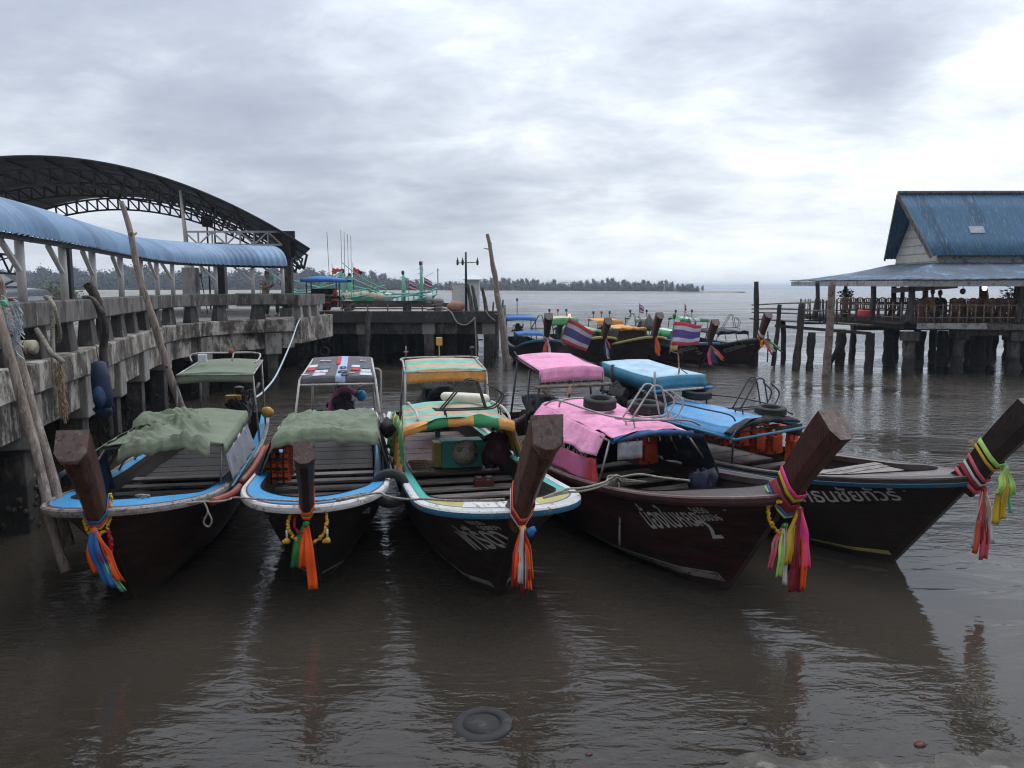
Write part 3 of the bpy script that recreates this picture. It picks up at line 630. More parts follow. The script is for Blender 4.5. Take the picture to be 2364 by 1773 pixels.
lp = thing('lamp_pole', 'dark pole with a cross arm and three small lamps on the pier head', 'pole', (ox(1077, Y0+.5), Y0+.5, 2.38))
m = MB(); m.tube([(0, 0, 0), (0, 0, 2.5), (0, 0, 3.85)], [.055, .05, .04], 8); m.build('pole', 'metal_dark', lp, local=True)
m = MB(); m.bar((-.38, 0, 3.15), (.55, 0, 3.2), .05); m.build('cross_arm', 'metal_dark', lp, local=True)
for x in (-.36, -.14, .5): m = MB(); m.lathe([(.03, 2.98), (.05, 3.05), (.05, 3.3), (.02, 3.36), (.02, 3.48)], (x, 0, .02), 8); m.build('lamp', 'metal_dark', lp, local=True)
lp.scale = (1, 1, .66)
for u, y, h_, lx, lab in ((1091, Y0+.5, 1.35, -.24, 'leaning grey stake tied beside the white kiosk'), (1101, Y0+.6, 1.2, -.2, 'second leaning stake right of the kiosk wall'), (1124, Y0+.6, 1.15, -.22, 'dark stake standing near the right corner of the pier head')):
    x = ox(u, y); m = MB(); m.tube(smooth_path([(x, y, 2.3), (x+lx*.4, y, 2.3+h_*.5), (x+lx, y, 2.3+h_)]), [.09]*5+[.07]*3+[.05], 8, wob=.3); tag(m.build('wooden_stake', 'greywood'), lab, 'stake', 'stakes on the pier head')
for u, h_ in ((1150, .45), (1160, .5), (1138, .4)): 
    x = ox(u, Y0+.3); m = MB(); m.tube([(x, Y0+.3, 2.38), (x+.03, Y0+.3, 2.38+h_)], .035, 6); tag(m.build('iron_cleat', 'metal_dark'), 'short iron cleat at the right corner of the pier head', 'cleat', 'iron cleats')

# ------------------------------------------------------------------ covered walkway along the pier
wk = thing('walkway_canopy', 'curved blue corrugated canopy on white posts along the pier', 'canopy', (-9, 20, 2.3))
def wp(s, off, z): return along(s, off, z)[0]
rows = []; s0, s1 = 2.0, LE-.2; n = int((s1-s0)/.052)
prof = []
for i in range(13):
    a = i/12; th = R(lerp(2, 112, a)); prof.append((.07-1.25*(1-math.cos(th*.86))*1.25, 4.08+.745*math.sin(th*.86)**.9))
for i in range(n+1):
    s = lerp(s0, s1, i/n); dz = .028*math.sin(i*math.pi/2.0)
    rows.append([wp(s, o_+dz*(1 if q < 8 else .4), z_+dz*.6) for q, (o_, z_) in enumerate(prof)])
m = MB(); m.grid(rows, mfun=lambda i, j: (0, 1, 0, 2, 0, 1, 2)[(i//20) % 7]); m.build('roof_sheet', ['blue_sheet', 'blue_sheet_worn', 'blue_sheet_pale'], wk)
m = sweep([(-.09, 4.045), (-.04, 4.045), (-.04, 4.125), (-.09, 4.125)], s0, s1); m.build('eave_channel', 'truss_dark', wk)
posts = (57, 154, 221, 284, 330, 366, 402, 500, 586, 655)
def s_at(u, off, z):
    best = min(range(0, 601), key=lambda i: abs(((lambda p: CX+F*p.x/(p.y*_c-(p.z-CAM_H)*_s))(wp(LE*i/600, off, z)))-u) if wp(LE*i/600, off, z).y > 7 else 1e9)
    return LE*best/600
pos_s = [s_at(u, -.2, 3.2) for u in posts]
pos_s = [pos_s[0]-3.2]+pos_s
for s in pos_s:
    a = wp(s, -.22, 3.19); t = wp(s, -.22, 4.3); m = MB(); m.tube([a, a.lerp(t, .5), t], .062, 10); m.build('post', 'post_white', wk)
    b0 = wp(s, -.22, 3.62); d0 = wp(max(.1, s-.62), -.25, 4.06)
    m = MB(); m.bar(b0, d0, .07, .05); m.build('brace', 'post_white', wk)
    m = MB(); m.tube(smooth_path([wp(s, -.05, 4.05), wp(s, -.35, 4.42), wp(s, -1.0, 4.66), wp(s, -1.8, 4.66)]), .03, 6); m.build('rib', 'truss_dark', wk)
m = MB()
for q in range(0, 26):
    sa = lerp(2.0, 13.5, q/26); sb = lerp(2.0, 13.5, (q+1)/26)
    for off in (-2.0,):
        m.bar(wp(sa, off, 4.05), wp(sb, off, 4.05), .04); m.bar(wp(sa, off, 3.68), wp(sb, off, 3.68), .04)
        m.bar(wp(sa, off, 4.05 if q % 2 else 3.68), wp(sb, off, 3.68 if q % 2 else 4.05), .03)
        if q % 2: m.bar(wp(sa, off, 4.05), wp(sa, off-1.2, 3.68), .025)
m.build('lattice_girder', 'truss_grey', wk)

# ------------------------------------------------------------------ arched hall over the pier
hall = thing('arched_hall', 'big open hall with a dark barrel roof on lattice trusses', 'hall', (-18, 36, 2.3))
def arch(t, y, drop=0.):       # t -1..1 across, y depth
    q = (y-30)/13; xc = -17.6-3.0*q; hs = 10.15-.9*q
    return Vector((xc+hs*t, y, 8.16-3.35*abs(t)**2.0-.15*t*t*t*t*0-drop))
NT = 44; ys = [30+13*i/12 for i in range(13)]
m = MB(); m.grid([[arch(-1+2*i/NT, y) for i in range(NT+1)] for y in ys]); m.build('roof_sheet', 'dark_sheet', hall, solid=.06)
m = MB()
for y in [30.6+i*1.05 for i in range(12)]: pass
for i in range(2, NT, 3): m.bar(arch(-1+2*i/NT, 30.1, .09), arch(-1+2*i/NT, 42.9, .09), .06, .08)
m.build('purlins', 'truss_dark', hall)
def arch_truss(y, dpt, mt, thick):
    m = MB(); n = 34
    for i in range(n):
        a, b = -1+2*i/n, -1+2*(i+1)/n
        m.bar(arch(a, y, .14), arch(b, y, .14), thick); m.bar(arch(a*.985, y, .14+dpt), arch(b*.985, y, .14+dpt), thick)
        if i % 2: m.bar(arch(a, y, .14), arch(b*.985, y, .14+dpt), thick*.7)
        else: m.bar(arch(a, y, .14), arch(b*.985, y, .14+dpt), thick*.7)
        m.bar(arch(a, y, .14), arch(a*.985, y, .14+dpt), thick*.8)
    m.bar(arch(1, y, .1), arch(.985, y, .14+dpt), thick)
    m.build('arch_truss', mt, hall)
arch_truss(32.2, .62, 'truss_grey', .075); arch_truss(36.5, .55, 'truss_dark', .07); arch_truss(42.7, .58, 'truss_dark', .085)
m = MB()
for i in range(20):            # side girder between the columns (right)
    a = arch(.9, 31.5+i*.56, .75); b = arch(.9, 31.5+(i+1)*.56, .75)
    m.bar(a, b, .06); m.bar(a-Vector((0, 0, .55)), b-Vector((0, 0, .55)), .06); m.bar(a-Vector((0, 0, .55*(i % 2))), b-Vector((0, 0, .55*((i+1) % 2))), .04)
m.build('side_girder', 'truss_dark', hall)
for (u, vt, y, w_, mt_) in ((662, 545, 31.6, .34, 'pile_conc'), (509, 560, 42.4, .42, 'metal_dark'), (155, 560, 40, .28, 'metal_dark')):
    p = ony(u, vt, y); m = MB(); m.box((p.x, y, (2.3+p.z)/2), (w_, w_, p.z-2.3)); m.build('column', mt_, hall, bevel=.02)
for u, vt, y in ((476, 475, 41), (494, 495, 41.5)):
    p = ony(u, vt, y); m = MB(); m.tube([(p.x, y, 2.3), (p.x, y, p.z)], .045, 6); m.build('hanger', 'metal_dark', hall)
m = MB(); a = ony(650, 575, 31.5); b = ony(668, 552, 31.7); m.box((a.lerp(b, .5)), (.75, .08, 1.0)); m.build('fascia_panel', 'truss_dark', hall)
# white lattice gantry on a pale column
gt = thing('lattice_gantry', 'white lattice beam on a tall pale concrete column under the hall roof', 'gantry', (-14, 30.6, 2.3))
p0 = ony(425, 535, 30.6); p1 = ony(650, 535, 30.6); zt, zb = p0.z, ony(425, 565, 30.6).z
m = MB(); m.bar((p0.x, 30.6, zt), (p1.x, 30.6, zt), .07); m.bar((p0.x, 30.6, zb), (p1.x, 30.6, zb), .07)
n = 7
for i in range(n):
    xa, xb = lerp(p0.x, p1.x, i/n), lerp(p0.x, p1.x, (i+1)/n)
    m.bar((xa, 30.6, zt), (xa, 30.6, zb), .05); m.bar((xa, 30.6, zb if i % 2 else zt), (xb, 30.6, zt if i % 2 else zb), .05)
m.build('lattice_beam', 'truss_white', gt)
p = ony(442, 680, 30.6); m = MB(); m.box((p.x, 30.6, 3.2), (.5, .45, 1.9)); m.build('column', 'concrete_pale', gt, bevel=.02)
q = ony(433, 540, 30.6); m = MB(); m.box((q.x, 30.6, 4.55), (.26, .26, .9)); m.tube([(q.x-.05, 30.6, 4.9), (q.x-.2, 30.6, 7.0)], [.09, .05], 8); m.build('mast', 'post_white', gt)
sp = thing('loudspeaker', 'black loudspeaker hanging beneath the arched roof', 'loudspeaker', tuple(ony(478, 510, 40)))
m = MB(); m.box((0, 0, 0), (.42, .3, .58), taper=.8); m.build('cabinet', 'metal_dark', sp, local=True, bevel=.03)
m = MB(); m.bar((-.25, 0, -.1), (-.02, 0, 0), .05); m.build('bracket', 'metal_dark', sp, local=True)
# fishing rod-like lamp on the deck behind
a = ony(478, 680, 33); b = ony(463, 636, 33); m = MB(); m.tube([a-Vector((0, 0, .8)), b], .02, 5); m.box(b, (.1, .05, .14)); tag(m.build('rod_lamp', 'metal_dark'), 'thin leaning rod with a small lamp head behind the railing', 'rod')
# ------------------------------------------------------------------ long-tail boats
class Boat:
    def __init__(s, foot, psi, label, of=.85, L=7.6, W=.95, e=1.15, pw=2.3, zb=1.18, zm=.86, zs=.98, hull='hull_dark', far=False, group='long-tail boats moored in the near row'):
        s.of, s.L, s.W, s.e, s.pw, s.zb, s.zm, s.zs, s.far = of, L, W, e, pw, zb, zm, zs, far
        th = R(psi)-math.pi/2
        s.root = thing('longtail_boat', label, 'boat', (foot[0], foot[1], 0 if far else .10), th, group)
        s.M = wmat(s.root)
        N_ = 30 if far else 48
        s.ds = [L*(i/N_)**2.1 for i in range(N_+1)]; s.N = N_
        s.hull(hull)
    def w(s, a, b, z): return s.M @ Vector((a, b, z))
    def hb(s, d, W=None, e=None):
        W = W or s.W; e = e or s.e
        q = min(1, max(0, d)/e); v = W*(1-(1-q)**s.pw)**(1/s.pw)
        t = max(0, (d-.5*s.L)/(.5*s.L)); return v*(1-.30*t*t)
    def sheer(s, d):
        return s.zm+(s.zb-s.zm)*max(0, 1-d/3.4)**1.7+(s.zs-s.zm)*max(0, (d-4)/(s.L-4))**2
    def G(s, d, sd): return Vector((s.of-d, sd*max(.03, s.hb(d)), s.sheer(d)))
    def Kl(s, d):
        f = min(d/1.7, 1); g = f**.85
        a = lerp(s.of-.02, -.22, g); z = lerp(s.zb-.06, -.30, g)
        if d > 1.7: a = lerp(-.22, s.of-s.L, (d-1.7)/(s.L-1.7)); z = -.30+.42*sstep(s.L-2.2, s.L, d)
        return Vector((a, 0, z))
    def P(s, d, t, sd):
        g = s.G(d, sd); k = s.Kl(d); k.y = sd*.03
        p = g.lerp(k, t); m = sstep(.9, 2.8, d)
        p.y += sd*s.W*.30*m*math.sin(math.pi*t)**1.1*(1-.3*t); p.z -= .12*m*math.sin(math.pi*t)
        p.y -= sd*.05*(1-m)*math.sin(math.pi*t)*min(1, d*2)
        return p
    def hull(s, mt):
        m = MB(); NT_ = 8 if s.far else 12
        for sd in (-1, 1):
            rows = [[s.P(d, j/NT_, sd) for j in range(NT_+1)] for d in s.ds]
            m.grid(rows, flip=(sd > 0))
        tr = [s.P(s.L, j/NT_, -1) for j in range(NT_+1)]+[s.P(s.L, j/NT_, 1) for j in range(NT_, -1, -1)]
        m.add(tr, [tuple(range(len(tr)))])
        # stem bar
        pts = [s.Kl(d)+Vector((.02, 0, 0)) for d in (0, .3, .6, .9, 1.2, 1.5, 1.7)]
        for a_, b_ in zip(pts[:-1], pts[1:]): m.bar(a_, b_, .09, .08)
        m.build('hull', mt, s.root, local=True)
        # gunwale outline, inner edge
        s.out = [s.G(d, -1) for d in reversed(s.ds)]+[s.G(d, 1) for d in s.ds[1:]]
        s.inn = []
        for sd, seq in ((-1, list(reversed(s.ds))), (1, s.ds[1:])):
            for d in seq:
                dd = d+.42*(1-sstep(0, 1.7, d)); bb = s.hb(dd-.42*(1-sstep(.2, 2.2, d)), s.W-.15, s.e*1.0)
                s.inn.append(Vector((s.of-dd, sd*bb, s.sheer(d)-.015)))
        n = len(s.out); s.nrm = []
        for i in range(n):
            t = s.out[min(i+1, n-1)]-s.out[max(i-1, 0)]; q = Vector((-t.y, t.x, 0)); q = -q.normalized() if q.length > 0 else Vector((1, 0, 0))
            if q.dot(Vector((s.out[i].x-(s.of-2.0), s.out[i].y, 0))) < 0: q = -q
            s.nrm.append(q)
        s.nrm[n//2] = Vector((1, 0, 0))
    def rail(s, mats, mf, prof=((-.012, .012), (.035, .012), (.052, -.005), (.056, -.05), (.05, -.085), (-.02, -.095)), name='rub_rail'):
        rows = [[s.out[i]+s.nrm[i]*o+Vector((0, 0, z)) for (o, z) in prof] for i in range(len(s.out))]
        m = MB(); m.grid(rows, mfun=lambda i, j: mf[j], smooth=False); return m.build(name, mats, s.root, local=True)
    def deck(s, strips, name='gunwale_deck', bow=None, lip='inner'):
        """strips: (fraction start, end, material)"""
        cuts = [strips[0][0]]+[x[1] for x in strips]; mats = [x[2] for x in strips]
        extra = []
        if bow: extra = [bow[0]]
        rows = []
        for o_, i_ in zip(s.out, s.inn):
            rows.append([o_.lerp(i_, c)+Vector((0, 0, .012-.006*c)) for c in cuts])
        n = len(rows)
        def mf(i, j):
            if bow and j == len(strips)-1:
                for (u0, u1, idx) in bow[1]:
                    if u0 <= (i-n/2)/(n/2) < u1: return len(strips)+idx
            return j
        m = MB(); m.grid(rows, mfun=mf, smooth=False)
        m.build(name, mats+(bow[2] if bow else []), s.root, local=True)
        # inner wall + floor
        m = MB(); rows = []
        for q in s.inn:
            sd = 1 if q.y >= 0 else -1
            rows.append([q+Vector((0, 0, .02)), q+Vector((0, -sd*.012, -.05)), q+Vector((0, sd*.02*min(1, abs(q.y)*4), -.055)), *[(lambda xx: Vector((xx, sd*min(abs(q.y)*kk, s.hw(xx, zz)), zz)))(min(q.x-.03, s.sx(zz)-.16)) for zz, kk in ((.52, .95), (.24, .74))]])
        m.grid(rows, smooth=False); m.build('inner_planking', lip, s.root, local=True)
        m = MB(); h = len(s.inn)//2
        fr = [[s.inn[h-i]*1, s.inn[h+i]*1] for i in range(h+1)]
        m.grid([[(lambda xx: Vector((xx, lerp(-1, 1, j/6)*min(abs(p.y)*.74, s.hw(xx, .24)), .245+.004*(j % 2))))(min(p.x-.03, s.sx(.24)-.16)) for j in range(7)] for p, q in fr], smooth=False); m.build('floor', 'plank', s.root, local=True)
    def hw(s, x, z):                       # clear half-width inside the planking at station x, height z
        if not hasattr(s, 'smp'): s.smp = [s.P(d, t/24, 1) for d in [s.L*(i/70)**1.8 for i in range(71)] for t in range(25)]
        c = [p.y for p in s.smp if abs(p.x-x) < .09 and abs(p.z-z) < .06]
        if not c:
            c = [p.y for p in s.smp if abs(p.x-x) < .2 and abs(p.z-z) < .12]
        return max(0., min(c)-.05) if c else 0.
    def sx(s, z):
        return min((s.Kl(i*.02) for i in range(85)), key=lambda k_: abs(k_.z-z)).x
    def inner_b(s, a): return s.hb(s.of-a-.1, s.W-.17)
    def thwarts(s, As, z=.64, mt='thwart', wd=.17):
        for a in As:
            b = s.inner_b(a)*.985; m = MB(); m.box((a, 0, z), (wd, 2*b, .035)); m.build('thwart', mt, s.root, local=True, bevel=.006)
    def platform(s, a0, a1, z, mt='deckbrown', k=.95):
        m = MB(); n = 9
        for i in range(n):
            aa, ab = lerp(a0, a1, i/n), lerp(a0, a1, (i+1)/n)-.012*(1 if a1 > a0 else -1)
            b = s.inner_b((aa+ab)/2)*k; m.box(((aa+ab)/2, 0, z+.004*(i % 3)), (abs(ab-aa), 2*b, .03))
        m.build('platform', mt, s.root, local=True)
    def prow(s, top, wb=.28, wf=.13, dp=.30, mt='prow_brown', topmt='prow_top', bot=.62, slope=.15, twist=0):
        m = MB(); rows = []
        base = Vector((s.of-.06, 0, s.zb-.16)); tip = Vector((top[0], top[2] if len(top) > 2 else 0, top[1]))
        ax = (tip-base).normalized(); side = Vector((0, 1, 0)); fw = side.cross(ax).normalized()
        n = 9
        for i in range(n+1):
            t = i/n; c = base.lerp(tip, t)+Vector((-.05*math.sin(math.pi*t), 0, 0)); k = lerp(bot, 1, t**1.2)
            hb_, hf, d2 = wb*k/2, wf*k/2, dp*lerp(.72, 1, t)/2
            flare = .10*(1-min(1, t*5)) 
            sec = [c-fw*(d2+flare)+side*(-hb_), c-fw*(d2+flare)+side*hb_, c+fw*d2*.35+side*(hb_*.98), c+fw*d2+side*hf, c+fw*d2-side*hf, c+fw*d2*.35-side*(hb_*.98)]
            if i == n: sec = [p-ax*(slope*((p-c).dot(fw)/d2+1)/2) for p in sec]
            rows.append(sec+[sec[0]])
        m.grid(rows, smooth=False, flip=True); m.add(rows[-1][:-1], [(0, 1, 2, 3, 4, 5)], 1); m.add(rows[0][:-1], [(5, 4, 3, 2, 1, 0)])
        m.v = [v+Vector((nz(v.z*5, v.y*9, 1), nz(v.z*5, v.x*9, 2), 0))*.010 for v in m.v]
        m.build('prow_post', [mt, topmt], s.root, local=True, bevel=.014)
        s.post = (base, tip, fw, side, wb, wf, dp, bot)
        s.ptip = tip
    def ring(s, t, tilt=0., grow=1.10):
        base, tip, fw, side, wb, wf, dp, bot = s.post; ax = (tip-base).normalized(); L_ = (tip-base).length
        c = base.lerp(tip, t)+Vector((-.05*math.sin(math.pi*t), 0, 0)); k = lerp(bot, 1, t**1.2); hb_, hf, d2 = wb*k/2*grow, wf*k/2*grow, dp*lerp(.72, 1, t)/2*grow; fl = .10*(1-min(1, t*5))
        sec = [c-fw*(d2+fl)-side*hb_, c-fw*(d2+fl)+side*hb_, c+fw*d2*.35+side*hb_, c+fw*d2+side*hf, c+fw*d2-side*hf, c+fw*d2*.35-side*hb_]
        return [s.M @ (p-ax*tilt*((p-c).dot(fw)/d2)) for p in sec]
    def front(s, t, sd=0., tilt=0., out=.02):
        r = s.ring(t, tilt, 1.12); return r[4].lerp(r[3], (sd+1)/2)+(s.M.to_3x3() @ s.post[2])*out
    def stripe(s, mt='boot_white', d1=4., z0=.0, w0=.075, w1=.02, name='waterline_stripe'):
        m = MB()
        for sd in (-1, 1):
            rows = []
            for q in range(40):
                d = lerp(1.3, d1, (q/39)); ww = lerp(w0, w1, q/39)
                lo = None; pts = []
                for zz in (z0, z0+ww):
                    a, b = 0., 1.
                    for _ in range(18):
                        c = (a+b)/2
                        if s.P(d, c, sd).z > zz: a = c
                        else: b = c
                    p = s.P(d, a, sd); n2 = (s.P(d+.05, a, sd)-p).cross(s.P(d, min(1, a+.03), sd)-p).normalized()
                    if n2.dot(Vector((p.x-(s.of-2.2), p.y*3, p.z-1.2)) if d < 1.5 else Vector((0, sd, -.2))) < 0: n2 = -n2
                    pts.append(p+n2*.008)
                rows.append(pts)
            m.grid(rows, smooth=False)
        m.build(name, mt, s.root, local=True, solid=.006)
    def hull_pt(s, arc, drop, sd=-1, lift=.014):
        if not hasattr(s, 'arcs'):
            s.arcs = [0.]
            for a, b in zip(s.ds[:-1], s.ds[1:]): s.arcs.append(s.arcs[-1]+(s.G(b, sd)-s.G(a, sd)).length)
        d = s.L
        for i in range(len(s.ds)-1):
            if s.arcs[i] <= arc <= s.arcs[i+1]: d = lerp(s.ds[i], s.ds[i+1], (arc-s.arcs[i])/(s.arcs[i+1]-s.arcs[i])); break
        acc = 0; pv = s.P(d, 0, sd); t = 0
        for j in range(1, 41):
            q = s.P(d, j/40, sd); st = (q-pv).length
            if acc+st >= drop: t = (j-1+(drop-acc)/st)/40; break
            acc += st; pv = q; t = j/40
        p = s.P(d, t, sd); n2 = (s.P(d+.04, t, sd)-p).cross(s.P(d, min(1, t+.03), sd)-p).normalized()
        if n2.dot(Vector((p.x-(s.of-2.2), p.y*3, 0)) if d < 1.5 else Vector((0, sd, -.2))) < 0: n2 = -n2
        return p+n2*lift
    def letters(s, text, arc, drop, size, mt='letter_white', xs=1., sd=-1, skew=0., offset=.018):
        """painted lettering: glyph outlines laid onto the planking; arc = distance of the text start aft of the prow, drop = baseline below the gunwale"""
        c = bpy.data.curves.new('text', 'FONT'); c.body = text; c.size = size; c.resolution_u = 3; c.fill_mode = 'FRONT' if hasattr(c, 'fill_mode') else c.fill_mode; c.offset = offset*size
        o = bpy.data.objects.new('text', c); COL.objects.link(o); bpy.context.view_layer.update()
        me = bpy.data.meshes.new_from_object(o.evaluated_get(bpy.context.evaluated_depsgraph_get()))
        bpy.data.objects.remove(o); bm = bmesh.new(); bm.from_mesh(me)
        bmesh.ops.triangulate(bm, faces=bm.faces)
        for _ in range(2):
            es = [e_ for e_ in bm.edges if e_.calc_length() > .05]
            if es: bmesh.ops.subdivide_edges(bm, edges=es, cuts=1); bmesh.ops.triangulate(bm, faces=bm.faces)
        for v in bm.verts:
            x, y = v.co.x*xs, v.co.y
            v.co = s.hull_pt(max(.02, arc-(x+skew*y)), max(.01, drop-y), sd)
        bm.normal_update(); bm.to_mesh(me); bm.free(); me.materials.clear(); me.materials.append(MT[mt])
        o = bpy.data.objects.new('lettering', me); COL.objects.link(o); o.parent = s.root; return o
    def cloth(s, name, af, ab, zf, zr, wf, wr, cf=0., cr_=0., arch=.05, mats='cloth_sage', mf=None, crumple=0., cs=3., front=0., sides=(0., 0.), backd=0., frontout=.02, nA=22, nB=18, seed=0., sidew=.06, edgewave=.0):
        m = MB(); rows = []
        def pt(ta, tb, dz=0., extra=0.):
            a = lerp(af, ab, ta); b = (tb-.5)*lerp(wf, wr, ta)+lerp(cf, cr_, ta); z = lerp(zf, zr, ta)+arch*(1-(2*tb-1)**2)+dz-.02*math.sin(math.pi*ta)
            if crumple:
                wx = a+.22*nz(a*2.1, b*2.1, 8+seed); wy = b+.22*nz(a*2.1+5, b*2.1, 4+seed); q_ = 0.
                for k_ in range(7):
                    an = 2.4*k_+seed; fr = cs*(.7+.42*k_); s_ = (wx*math.cos(an)+wy*math.sin(an))*fr+k_*.37
                    tri = abs((s_ % 1.0)*2-1); mk = max(0, .25+1.9*nz(a*1.9+k_*3, b*1.9, seed))
                    q_ += tri*mk/(1+.4*k_)
                z += crumple*(q_-.6)*(1 if extra == 0 else .5)
            return Vector((a, b, z))
        tbs = [j/nB for j in range(nB+1)]
        def row(ta, dz=0., da=0., ex=0.):
            r = [pt(ta, tb, dz-(edgewave*abs(nz(tb*7+seed, 3)) if ex else 0), ex)+Vector((da+(.5*edgewave*nz(tb*9, seed) if ex else 0), 0, 0)) for tb in tbs]
            if sides[0]: e0 = r[0]+Vector((0, -sidew, -sides[0])); r = [e0]+r
            if sides[1]: e1 = r[-1]+Vector((0, sidew, -sides[1])); r = r+[e1]
            return r
        nf = 0
        if front:
            for k_ in (1., .66, .33): rows.append(row(0, -front*k_, frontout*k_*3, 1)); nf += 1
        for i in range(nA+1): rows.append(row(i/nA))
        if backd: rows.append(row(1, -backd, -.02, 1))
        nr_, nc_ = len(rows), len(rows[0])
        rb = sorted({0, nf if front else 0, nr_-1-(1 if backd else 0), nr_-1}); cb = sorted({0, 1 if sides[0] else 0, nc_-1-(1 if sides[1] else 0), nc_-1})
        for r0, r1 in zip(rb[:-1], rb[1:]):
            for c0, c1 in zip(cb[:-1], cb[1:]):
                m.grid([r[c0:c1+1] for r in rows[r0:r1+1]], mfun=(lambda i, j: mf(i+r0-nf, j+c0)) if mf else None)
        return m.build(name, mats, s.root, local=True, solid=.005)
    def frame(s, name, segs, r=.018, mt='metal', n=6):
        m = MB()
        for sg in segs: m.tube(sg, r, n, caps=True)
        return m.build(name, mt, s.root, local=True)
    def lashing(s, parent, pts, n, h=.05, mt='rope'):
        m = MB(); P_ = smooth_path(pts, 4); L_ = len(P_)-1
        for i in range(n):
            q = (i+.5)/n*L_; k_ = int(q); p = P_[k_].lerp(P_[min(k_+1, L_)], q-k_); d = (P_[min(k_+1, L_)]-P_[k_]).normalized()
            m.tube([p+Vector((.012, 0, h))-d*.01, p+Vector((.022, 0, 0))+d*.012, p+Vector((0, 0, -h*.5))+d*.02, p+Vector((-.015, 0, .01))+d*.025], .006, 4)
        return m.build('lashing', mt, parent, local=True)
    def legs(s, pairs, r=.017, mt='metal'):
        for a, b in pairs: m = MB(); m.tube([a, Vector(a).lerp(Vector(b), .5), b], r, 7); m.build('canopy_leg', mt, s.root, local=True)
    def engine(s, a, b=0., z=.98, k=1., mt='engine', shaft=True):
        m = MB(); c = Vector((a, b, z))
        m.box(c, (.52*k, .34*k, .36*k), mi=0); m.box(c+Vector((.05, 0, .24*k)), (.34*k, .26*k, .16*k)); m.box(c+Vector((-.05, .02, -.25*k)), (.42*k, .24*k, .2*k))
        m.lathe([(.02, 0), (.16*k, .01), (.16*k, .06), (.05, .07)], c+Vector((.27*k, .03, .02)), 14, rot=Matrix.Rotation(R(90), 3, 'Y'))
        m.lathe([(.02, 0), (.09*k, .01), (.09*k, .05), (.03, .06)], c+Vector((.28*k, -.1, .18*k)), 12, rot=Matrix.Rotation(R(90), 3, 'Y'))
        for q in range(4): m.tube(smooth_path([c+Vector((-.15+.09*q, -.17*k, .1)), c+Vector((-.15+.09*q, -.27*k, .12)), c+Vector((-.2, -.3*k, .02))]), .025, 6)
        m.tube(smooth_path([c+Vector((-.1, .18, .2)), c+Vector((-.15, .26, .34)), c+Vector((-.3, .28, .42))]), .03, 7)
        m.lathe([(.09*k, 0), (.1*k, .03), (.1*k, .12), (.05, .14)], c+Vector((-.02, -.02, .32*k)), 12)
        for q in range(7): m.tube(smooth_path([c+Vector((random.uniform(-.2, .25), random.uniform(-.16, .16), .2)), c+Vector((random.uniform(-.25, .28), random.uniform(-.25, .25), random.uniform(.3, .42))), c+Vector((random.uniform(-.3, .3), random.uniform(-.22, .22), -.05))]), .012, 5)
        e_ = m.build('engine', mt, s.root, local=True, bevel=.012)
        m = MB(); m.tube([c+Vector((0, 0, -.3)), Vector((a, b, .5))], .05, 8); m.build('engine_pivot', 'metal_dark', s.root, local=True)
        if shaft:
            m = MB(); m.tube([c+Vector((-.25, 0, 0)), c+Vector((-2.4, .05, -.55))], .028, 7); m.build('propeller_shaft', 'metal_dark', s.root, local=True)
            m = MB(); m.tube([c+Vector((.3, .05, .1)), c+Vector((.75, .05, .3))], .018, 6); m.build('steering_handle', 'metal_dark', s.root, local=True)
        return e_

def ribbon_bundle(label, knot, strips, group='ribbons tied on the prows', wrap=None, bands=None):
    """strips: (dx right, drop, width, colour, lean) hanging from the knot; the picture's right is +x"""
    t = thing('prow_ribbons', label, 'ribbons', tuple(knot), 0, group)
    for i, (dx, drop, wd, colr, lean) in enumerate(strips):
        m = MB(); rows = []; n = 16; ph = random.uniform(0, 6)
        for k in range(n+1):
            q = k/n; sp_ = min(1, q*2.4)
            c = Vector((dx*sp_+lean*q*q, -.012*(i % 4)-.03*math.sin(q*2.2)+.012*math.sin(q*9+ph), -drop*q+.02*(1-q)))
            w_ = wd*1.2*lerp(.5, 1, min(1, q*2.2)); tw = .22*math.sin(q*3+ph)
            r = []
            for j in range(7):
                f = j/6-.5; fold = .010*math.sin(f*9+ph+q*2.5)*(.5+q)
                r.append(c+Vector((f*w_*math.cos(tw), f*w_*math.sin(tw)+fold, -(abs(nz(f*9+i, i*3.1))*.03 if k == n else 0))))
            rows.append(r)
        m.grid(rows); m.build('ribbon', 'rib_'+colr, t, local=True, solid=.004)
    m = MB(); m.blob((0, -.015, .0), (.035, .03, .035), 8, wob=.4); m.build('knot', 'rib_'+strips[0][3], t, local=True)
    if bands:             # cloth wound round the post: (height share, width, colour, tilt)
        B_, bl = bands
        for q, (tt, wd_, colr, ti) in enumerate(bl):
            m = MB(); L_ = (B_.post[1]-B_.post[0]).length; rows = []
            for e_ in range(5):
                f_ = e_/4-.5; rows.append(B_.ring(tt+f_*wd_/L_+.006*nz(e_*2, q), ti, 1.10+.03*math.sin(math.pi*e_/4)+.012*q+.02*nz(e_*3.1, q*2.2)))
            m.grid([r+[r[0]] for r in rows]); m.build('ribbon_wrap', 'rib_'+colr, t, solid=.003)
    if wrap:
        for (pts, wd, colr) in wrap:          # bands round the post (world points)
            m = MB(); P_ = smooth_path(pts, 6); rows = []
            for p in P_: rows.append([p+Vector((0, 0, wd*(j/4-.5)))+Vector((0, -.008*math.sin(math.pi*j/4), 0)) for j in range(5)])
            m.grid(rows); m.build('ribbon_wrap', 'rib_'+colr, t, solid=.003)
    return t
